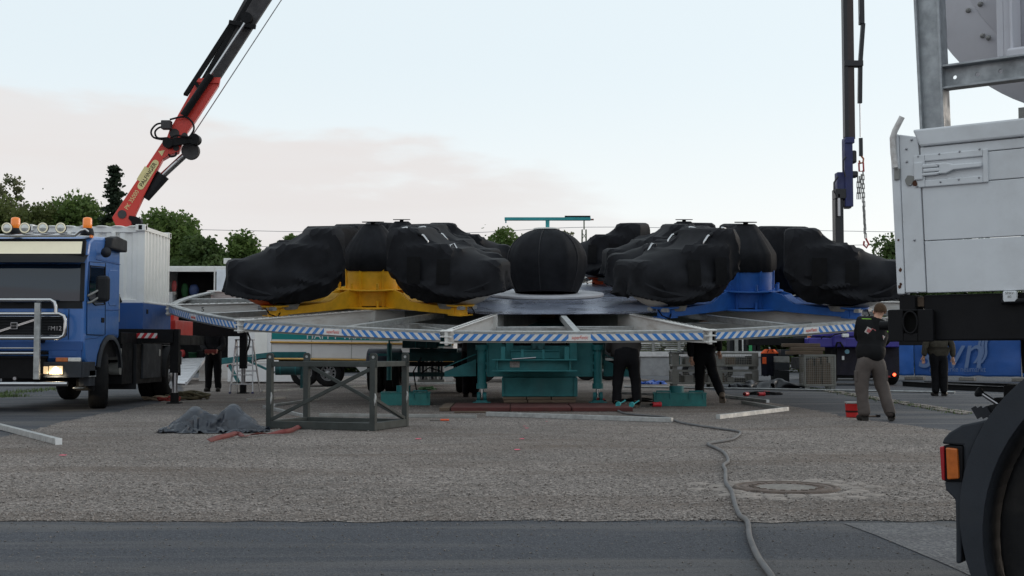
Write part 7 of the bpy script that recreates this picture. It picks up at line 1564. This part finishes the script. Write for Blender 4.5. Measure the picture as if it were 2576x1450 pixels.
# cable from the machine to the foreground
def crom(pts, n=6):
    out = []
    for i in range(len(pts) - 1):
        p0, p1, p2, p3 = pts[max(i - 1, 0)], pts[i], pts[i + 1], pts[min(i + 2, len(pts) - 1)]
        for k in range(n):
            t = k / n; out.append(0.5 * ((2 * p1) + (p2 - p0) * t + (2 * p0 - 5 * p1 + 4 * p2 - p3) * t * t + (3 * p1 - p0 - 3 * p2 + p3) * t ** 3))
    return out + [pts[-1]]
cpx = [(2010, 1560), (1941, 1450), (1907, 1401), (1886, 1352), (1880, 1312), (1861, 1297), (1849, 1269), (1840, 1236), (1826, 1214), (1825, 1184), (1820, 1171), (1832, 1159), (1823, 1141), (1806, 1130), (1782, 1119), (1788, 1115), (1825, 1109), (1849, 1102), (1861, 1087), (1819, 1080), (1764, 1072), (1712, 1063), (1675, 1050), (1635, 1046), (1567, 1039), (1540, 1020)]
cp = [G(*p, .022) for p in cpx]; c0_ = cp[0].copy()
o = MB().tube([p - V(c0_.x, c0_.y, 0) for p in crom(cp, 8)], .0165, 10).build('power_cable', M_rope); o.location = (c0_.x, c0_.y, 0); tag(o, 'grey cable snaking over the gravel past the drain cover to the asphalt', 'cable')
def coil(name, label, cat, u, v, m, seed, n=60, rx=.5, ry=.4, r=.014, hmax=.06):
    rs = random.Random(seed); c = G(u, v); pts = []
    for k in range(n):
        a = k * .62 + rs.uniform(-.2, .2); q = .55 + .45 * rs.random(); pts.append(V(rx * q * math.cos(a) + .1 * rs.gauss(0, 1) * rx, ry * q * math.sin(a), r + hmax * rs.random() * (1 - abs(math.cos(a)) * .4)))
    o = MB().tube(crom(pts, 4), r, 7).build(name, m); o.location = c; return tag(o, label, cat)
coil('cable_coil', 'dark cable coil lying between the base and the ballast box', 'cable', 1610, 1010, M_black, 3, 40, .42, .5, .013, .05); coil('cable_coil', 'dark cable coil with red plugs in front of the black tarpaulin', 'cable', 1918, 994, M_black, 6, 46, .45, .30, .014, .07)
M_plug = mat('plug_red', (.50, .02, .03), .45, var=.1)
def plug(label, u, v, a):
    t = thing('cable_plug', label, 'plug', G(u, v, .02), rz=a, group='red power plugs'); MB().cyl((-.07, 0, .03), (.07, 0, .03), .045, n=16).build('plug_body', M_plug, t, bevel=.006); MB().cyl((.07, 0, .03), (.10, 0, .03), .052, n=16).build('plug_collar', M_plug, t); MB().cyl((-.12, 0, .03), (-.07, 0, .03), .02, n=10).build('cable_gland', M_black, t)
for (u, v, a, l) in ((1513, 1012, 2.2, 'red plug by the right hand teal jack foot'), (1650, 1022, .3, 'red plug in front of the ballast box'), (1876, 995, 1, 'red plug at the near end of the coil by the tarpaulin'), (1914, 995, .4, 'red plug in the middle of the coil by the tarpaulin'), (1930, 992, 2, 'red plug at the far side of the coil by the tarpaulin')): plug(l, u, v, a)
coil('lifting_slings', 'tangled olive lifting slings heaped beside the lorry jack', 'slings', 468, 1006, mat('sling_olive', (.085, .072, .04), .9, var=.4, vs=9), 8, 60, .42, .5, .028, .16); coil('lifting_slings', 'pale and brown slings lying by the rear lorry wheel', 'slings', 402, 1008, mat('sling_tan', (.22, .17, .12), .9, var=.5, vs=6), 11, 36, .38, .4, .022, .09); coil('lifting_slings', 'red strap tangled among the slings at the lorry jack', 'slings', 428, 1010, mat('sling_red', (.25, .03, .025), .8, var=.3), 12, 22, .25, .25, .018, .10)
# red lashing strap
spx = [(526, 1113), (552, 1108), (576, 1103), (597, 1096), (612, 1099), (635, 1096), (664, 1093), (694, 1092), (720, 1092), (736, 1089), (753, 1079), (775, 1071), (797, 1064)]
sp_ = crom([G(*p, .02) for p in spx], 6); vs_ = []
for i, p in enumerate(sp_):
    d = (sp_[min(i + 1, len(sp_) - 1)] - sp_[max(i - 1, 0)]).normalized(); t = i / len(sp_); tw = .5 + .9 * math.sin(t * 11); n_ = V(-d.y, d.x, 0) * math.cos(tw) + V(0, 0, 1) * math.sin(tw)
    h = .030; vs_ += [p + n_ * h + V(0, 0, .02 + h * abs(math.sin(tw)) - .015), p - n_ * h + V(0, 0, .02 + h * abs(math.sin(tw)) - .015)]
o = MB(); o.smooth = True; o.add([v - V(G(660, 1093).x, G(660, 1093).y, 0) for v in vs_], [(2 * i, 2 * i + 1, 2 * i + 3, 2 * i + 2) for i in range(len(sp_) - 1)]); o = o.build('lashing_strap', mat('strap_red', (.15, .028, .024), .7, var=.35, vs=5), solid=.004); o.location = (G(660, 1093).x, G(660, 1093).y, 0); tag(o, 'faded red lashing strap trailing from the rack over the gravel', 'strap')
t = thing('strap_ratchet', 'small steel strap hook at the rack end of the red strap', 'hook', G(800, 1062, .02)); MB().tube([V(-.05, 0, .03), V(.04, 0, .05), (.06, 0, .02), (.0, 0, .01)], .010, 6).build('hook', M_steel, t); MB().box((-.06, 0, .03), (.05, .05, .012)).build('blue_tag', M_rblue, t)
# red bucket
bkp = G(2144, 1051); bk = thing('bucket', 'red plastic bucket with a grey lid rim beside the bending worker', 'bucket', bkp)
M_bk = mat('bucket_red', (.55, .02, .02), .4, var=.08, dirt=.2, dcol=(.2, .03, .03))
MB().lathe([(0, .005), (.092, .005), (.096, .02), (.112, .225), (.118, .23)], 28).build('bucket_body', M_bk, bk); MB().lathe([(.118, .225), (.122, .23), (.122, .25), (.112, .252), (.0, .245)], 28).build('bucket_rim', M_galvd, bk); MB().lathe([(.104, .085), (.1055, .088), (.107, .112), (.1065, .115)], 28).build('dark_band', mat('band_dark', (.05, .012, .012), .5), bk)
MB().tube([V(.12 * math.cos(a), .12 * math.sin(a) * .3 - .10, .22 + .03 * math.sin(a)) for a in np.linspace(0, math.pi, 10)], .004, 6).build('bail', M_steel, bk)
hm = thing('hammer', 'hammer lying on the asphalt between the bending worker and the bucket', 'hammer', G(2195, 1050)); MB().cyl((-.10, 0, .015), (.06, 0, .015), .012, n=8).build('handle', M_wood, hm); MB().box((.09, 0, .022), (.05, .11, .04)).build('head', M_black, hm, bevel=.006)
# teal turning handles dropped by the plank, screwdriver, loose stone
for k, (u, v) in enumerate(((1554, 1032), (1588, 1033))):
    t = thing('turning_handle', 'teal T-shaped turning handle lying against the end of the red plank', 'handle', G(u, v), group='teal turning handles'); MB().cyl((-.13, -.12, .02), (.15, .10, .17), .012, n=10).build('bar', M_teall, t); MB().cyl((.0, -.04, .10), (.02, .02, .11), .045, n=16).build('hub', M_teall, t)
t = thing('screwdriver', 'orange handled screwdriver lying in front of the red planks', 'screwdriver', G(1108, 1060)); MB().cyl((-.16, 0, .015), (0, 0, .015), .005, n=6).build('blade', M_black, t); MB().cyl((0, 0, .018), (.13, .01, .018), .016, n=10).build('grip', mat('grip_orange', (.7, .10, .03), .5), t)
p = G(1190, 1037.5); o = MB().box((0, 0, .012), (.62, .12, .024)).build('thin_board', M_wood, bevel=.004); o.location = (p.x, p.y - .3, .008); o.rotation_euler = (0, 0, .04); tag(o, 'thin raw board lying in front of the red planks', 'board')

# ------------------------------------------------------------ trees, hedge, railway mast, wires
def leafmat(name, c, c2):
    m = bpy.data.materials.new(name); m.use_nodes = True; nt = m.node_tree; N = nt.nodes; L = nt.links; b = N['Principled BSDF']; b.inputs['Roughness'].default_value = .6; b.inputs['Specular IOR Level'].default_value = .25
    tcn = N.new('ShaderNodeTexCoord'); nz = N.new('ShaderNodeTexNoise'); nz.inputs['Scale'].default_value = .9; nz.inputs['Detail'].default_value = 5; L.new(tcn.outputs['Object'], nz.inputs['Vector'])
    rp_ = N.new('ShaderNodeMapRange'); rp_.inputs[1].default_value = .35; rp_.inputs[2].default_value = .65; L.new(nz.outputs[0], rp_.inputs[0])
    mx = N.new('ShaderNodeMixRGB'); mx.inputs[1].default_value = (*c, 1); mx.inputs[2].default_value = (*c2, 1); L.new(rp_.outputs[0], mx.inputs[0]); L.new(mx.outputs[0], b.inputs['Base Color'])
    tr = N.new('ShaderNodeBsdfTranslucent'); L.new(mx.outputs[0], tr.inputs['Color']); ms = N.new('ShaderNodeMixShader'); ms.inputs[0].default_value = .42; L.new(b.outputs[0], ms.inputs[1]); L.new(tr.outputs[0], ms.inputs[2]); L.new(ms.outputs[0], N['Material Output'].inputs['Surface'])
    return m
LF = [leafmat('leaf_mid', (.072, .125, .032), (.150, .215, .060)), leafmat('leaf_dark', (.048, .086, .028), (.098, .145, .045)), leafmat('leaf_olive', (.085, .112, .034), (.16, .185, .060)), leafmat('needle', (.022, .038, .022), (.042, .062, .034)), leafmat('leaf_pale', (.10, .12, .06), (.17, .17, .09))]
M_bark = mat('bark', (.05, .042, .035), .9, var=.3, vs=6, bump=.5, bs=20)
def leaves(name, pts, size, m, parent, seed):
    rs = np.random.default_rng(seed); P = np.array(pts); n = len(P)
    a = rs.normal(size=(n, 3)); a /= np.linalg.norm(a, axis=1)[:, None]; b = np.cross(a, rs.normal(size=(n, 3))); b /= np.linalg.norm(b, axis=1)[:, None]
    s = size * (0.6 + 0.8 * rs.random((n, 1)))
    V4 = np.stack([P - a * s * .5, P + b * s * .36 , P + a * s * .5, P - b * s * .36], 1).reshape(-1, 3)
    me = bpy.data.meshes.new(name); me.vertices.add(4 * n); me.vertices.foreach_set('co', V4.ravel())
    me.loops.add(4 * n); me.loops.foreach_set('vertex_index', np.arange(4 * n)); me.polygons.add(n); me.polygons.foreach_set('loop_start', np.arange(0, 4 * n, 4)); me.polygons.foreach_set('loop_total', np.full(n, 4)); me.update(calc_edges=True)
    me.materials.append(m); o = bpy.data.objects.new(name, me); COL.objects.link(o); o.parent = parent; return o
def tree(label, uc, vt, wpx_, Y, m, seed, base=0.30, n=7000, leaf=.24, clumps=85, sparse=False, name='broadleaf_tree', group='trees behind the fairground'):
    p = gpt(uc, Y); H = W(uc, vt, Y).z; Wd = wpx_ * 1.12 / FPX * Y / 2; rs = random.Random(seed)
    t = thing(name, label, 'tree', p, group=group); tk = MB(); tk.tube([V(0, 0, 0), V(.1, 0, H * .25), V(-.05, 0, H * .5), V(.05, 0, H * .8)], lambda q: .28 * (1 - .8 * q) * H / 10, 8)
    tk.build('trunk', M_bark, t); br = MB(); pts = []; zc = H * (base + (1 - base) * .5); hz_ = H * (1 - base) * .5
    cl = []; rm = math.sqrt(Wd * hz_)
    for k in range(clumps):
        while True:
            d = V(rs.uniform(-1, 1), rs.uniform(-1, 1), rs.uniform(-1, 1))
            if .2 < d.length < 1: break
        d = d.normalized() * d.length ** .75
        taper = 1 - .32 * max(0, d.z) ** 1.2
        c = V(d.x * Wd * taper * 1.12, d.y * Wd * taper * .9, zc + d.z * hz_ * .90); cl.append((c, (.24 + .20 * rs.random()) * rm * (1.0 if not sparse else .55)))
    cl.append((V(rs.uniform(-.2, .2) * Wd, 0, H - .26 * rm), .26 * rm)); cl.append((V(rs.uniform(-.5, .5) * Wd, 0, H - .40 * rm), .32 * rm))
    for c, r in cl[:22]: br.tube([V(0, 0, H * .3 + .3 * (c.z - H * .3)), V(c.x * .5, c.y * .5, (c.z + H * .35) * .5), c], lambda q: .07 * (1 - .8 * q) * H / 10, 5)
    br.build('limbs', M_bark, t)
    for k in range(int(n * (2.6 if not sparse else 1.6))):
        c, r = rs.choice(cl); d = V(rs.gauss(0, 1), rs.gauss(0, 1), rs.gauss(0, 1)).normalized() * (r * (rs.random() ** .4)); pts.append((c.x + d.x, c.y + d.y, c.z + d.z * .75))
    if not sparse:
        for k in range(int(n * .3)): d = V(rs.gauss(0, .3), rs.gauss(0, .3), rs.gauss(0, .3)); pts.append((d.x * Wd, d.y * Wd, zc + d.z * hz_))
    o = leaves('crown', pts, leaf, m, t, seed); o['kind'] = 'stuff' if False else 'stuff'
    return t
tree('tall wispy pale birch tree at the far edge behind the blue lorry', 12, 432, 90, 82, LF[4], 1, base=.45, n=2200, leaf=.22, clumps=60, sparse=True, name='birch_tree')
tree('rounded olive green tree below the wispy birch', 0, 512, 190, 78, LF[2], 2, base=.1, n=9000)
tree('olive green tree between the birch and the tallest broadleaf tree', 88, 502, 165, 80, LF[2], 3, base=.1, n=9000)
tree('tall green broadleaf tree next to the dark spruce', 185, 482, 190, 82, LF[0], 4, base=.1, n=11000)
tree('low olive tree in front of the dark spruce', 290, 545, 130, 76, LF[2], 5)
tree('big dense green tree right behind the white container', 408, 516, 200, 78, LF[0], 6, base=.12, n=13000, clumps=110)
tree('darker green tree joining the big dense tree', 510, 596, 150, 74, LF[1], 7, base=.10, n=9000)
tree('green tree with twin tops above the open white trailer', 605, 587, 130, 76, LF[0], 8, base=.12, n=8000)
tree('slim young tree behind the nose of the yellow cross gondola', 725, 584, 80, 85, LF[0], 9, base=.35, n=2600, clumps=35)
tree('small round tree beside the covered ball', 1257, 562, 150, 92, LF[0], 10, base=.2, n=5000, clumps=45)
tree('thin leafy birch seen around the covered ball against the glow', 1420, 578, 170, 95, LF[4], 11, base=.25, n=1500, leaf=.26, clumps=80, sparse=True, name='birch_tree')
tree('thin leafy shrub tree behind the orange cross against the glow', 1510, 645, 90, 88, LF[4], 12, base=.1, n=1200, clumps=50, sparse=True, name='birch_tree')
tree('broad dark tree behind the chain beside the flatbed lorry', 2262, 596, 190, 72, LF[1], 13, base=.1, n=9000)
tree('dark tree hidden mostly behind the white drop side', 2440, 600, 230, 75, LF[1], 14, base=.1, n=7000)
tree('olive tree filling the gap beside the wispy birch', 48, 528, 150, 84, LF[2], 15, base=.1)
tree('dark green tree filling the gap before the tallest broadleaf tree', 135, 522, 150, 86, LF[1], 16, base=.1)
tree('mid green tree at the foot of the dark spruce', 245, 530, 150, 84, LF[0], 17, base=.1)
tree('mid green tree beside the lower red boom', 345, 545, 130, 84, LF[0], 18, base=.1)
# spruce
sp0 = gpt(282, 80); Hs = W(282, 424, 80).z; ts = thing('spruce_tree', 'tall pointed dark spruce next to the red crane boom', 'tree', sp0); MB().tube([V(0, 0, 0), V(0, 0, Hs * .5), V(0, 0, Hs)], lambda q: .25 * (1 - .95 * q), 8).build('trunk', M_bark, ts)
rs = random.Random(21); pts = []; bmb = MB(); z = Hs * .25
while z < Hs - .1:
    f = (Hs - z) / (Hs * .75); Rr = 1.55 * f ** .8 + .12
    for k in range(int(6 + 8 * f)):
        z_ = rs.uniform(0, .34); a = rs.random() * 6.283; L_ = Rr * rs.uniform(.65, 1.15); e = V(L_ * math.cos(a), L_ * math.sin(a), -.28 * L_ + .10 * L_ * rs.random())
        bmb.tube([V(0, 0, z + z_), V(e.x * .5, e.y * .5, z + z_ + e.z * .35), V(e.x, e.y, z + z_ + e.z)], lambda q: .03 * (1 - .8 * q), 4)
        for q in range(60): s_ = rs.random() ** .7; pts.append((e.x * s_ + rs.gauss(0, .10 + .06 * s_), e.y * s_ + rs.gauss(0, .07 + .05 * s_), z + z_ + e.z * s_ - abs(rs.gauss(0, .16 * f + .05)) + .08))
    z += .34
bmb.build('limbs', M_bark, ts); leaves('crown', pts, .22, LF[3], ts, 3)['kind'] = 'stuff'
# low bushes added to hide the bright horizon under the platform
for k, (u, w, v) in enumerate(((560, 300, 800), (820, 320, 792), (1090, 330, 796), (1340, 300, 802), (1600, 330, 800), (1860, 320, 795), (2100, 300, 780), (2340, 320, 770))):
    tree(('bush row thicket %s' % ('behind the open white trailer', 'behind the living trailer', 'behind the bogie', 'behind the base', 'behind the stout worker', 'behind the mesh crates', 'behind the purple lorry', 'behind the blue banners')[k]), u, v, w, 62, LF[1] if k % 2 else LF[2], 40 + k, base=.02, n=5200, leaf=.24, clumps=60, name='bush', group='bushes behind the vehicles')
    bpy.data.objects  # keep order
for o in bpy.data.objects:
    if o.parent is None and o.name.startswith('bush'): o['category'] = 'bush'
# railway lattice mast
M_rail = mat('mast_green', (.045, .075, .03), .7, var=.2); mp0 = gpt(1470, 95); Hm = W(1470, 578, 95).z
ms_ = thing('lattice_mast', 'green lattice railway mast behind the covered ball', 'mast', mp0)
for sx in (-1, 1):
    for sy in (-1, 1): MB().bar(V(sx * .22, sy * .2, 0), V(sx * .15, sy * .14, Hm), .07, .07).build('corner_angle', M_rail, ms_)
lt_ = MB(); z = 0; k = 0
while z < Hm - .6:
    s = 1 if k % 2 else -1; lt_.bar(V(-s * .2, -.18, z), V(s * .2, -.18, z + .6), .04, .04); lt_.bar(V(s * .2, .18, z), V(-s * .2, .18, z + .6), .04, .04); z += .6; k += 1
lt_.build('lattice', M_rail, ms_)['kind'] = 'stuff'; MB().cyl(V(0, 0, Hm), V(0, 0, Hm + .75), .05).build('top_pin', M_rail, ms_); MB().bar(V(-.75, 0, Hm + .75), V(.75, 0, Hm + .78), .10, .12).build('insulator_arm', mat('insulator_brown', (.16, .05, .04), .5), ms_)
ms2 = thing('lattice_mast', 'lower green lattice mast foot seen under the orange cross gondola', 'mast', gpt(1525, 90))
for sx in (-1, 1): MB().bar(V(sx * .5, 0, 0), V(sx * .3, 0, 6.3), .10, .10).build('corner_angle', M_rail, ms2)
l2 = MB(); [l2.bar(V((-.45 if k % 2 else .45), 0, k * .7), V((.42 if k % 2 else -.42), 0, k * .7 + .7), .06, .06) for k in range(9)]; l2.build('lattice', M_rail, ms2)['kind'] = 'stuff'
# overhead wires
def wire(label, pts, Y, r=.022):
    a = [W(u, v, Y) for u, v in pts]; o_ = a[0].copy(); o = MB().tube([p - o_ for p in crom(a, 8)], r, 5).build('overhead_wire', mat('wire_grey', (.30, .30, .32), .6)); o.location = o_; tag(o, label, 'wire', 'overhead railway wires')
wire('upper overhead wire crossing the sky behind the covered ball', [(300, 574), (490, 578), (900, 586), (1180, 586), (1480, 572), (1900, 578), (2600, 590)], 95)
wire('lower overhead wire crossing the sky behind the trees', [(300, 610), (560, 617), (720, 622), (1200, 630), (1900, 620), (2600, 612)], 96)
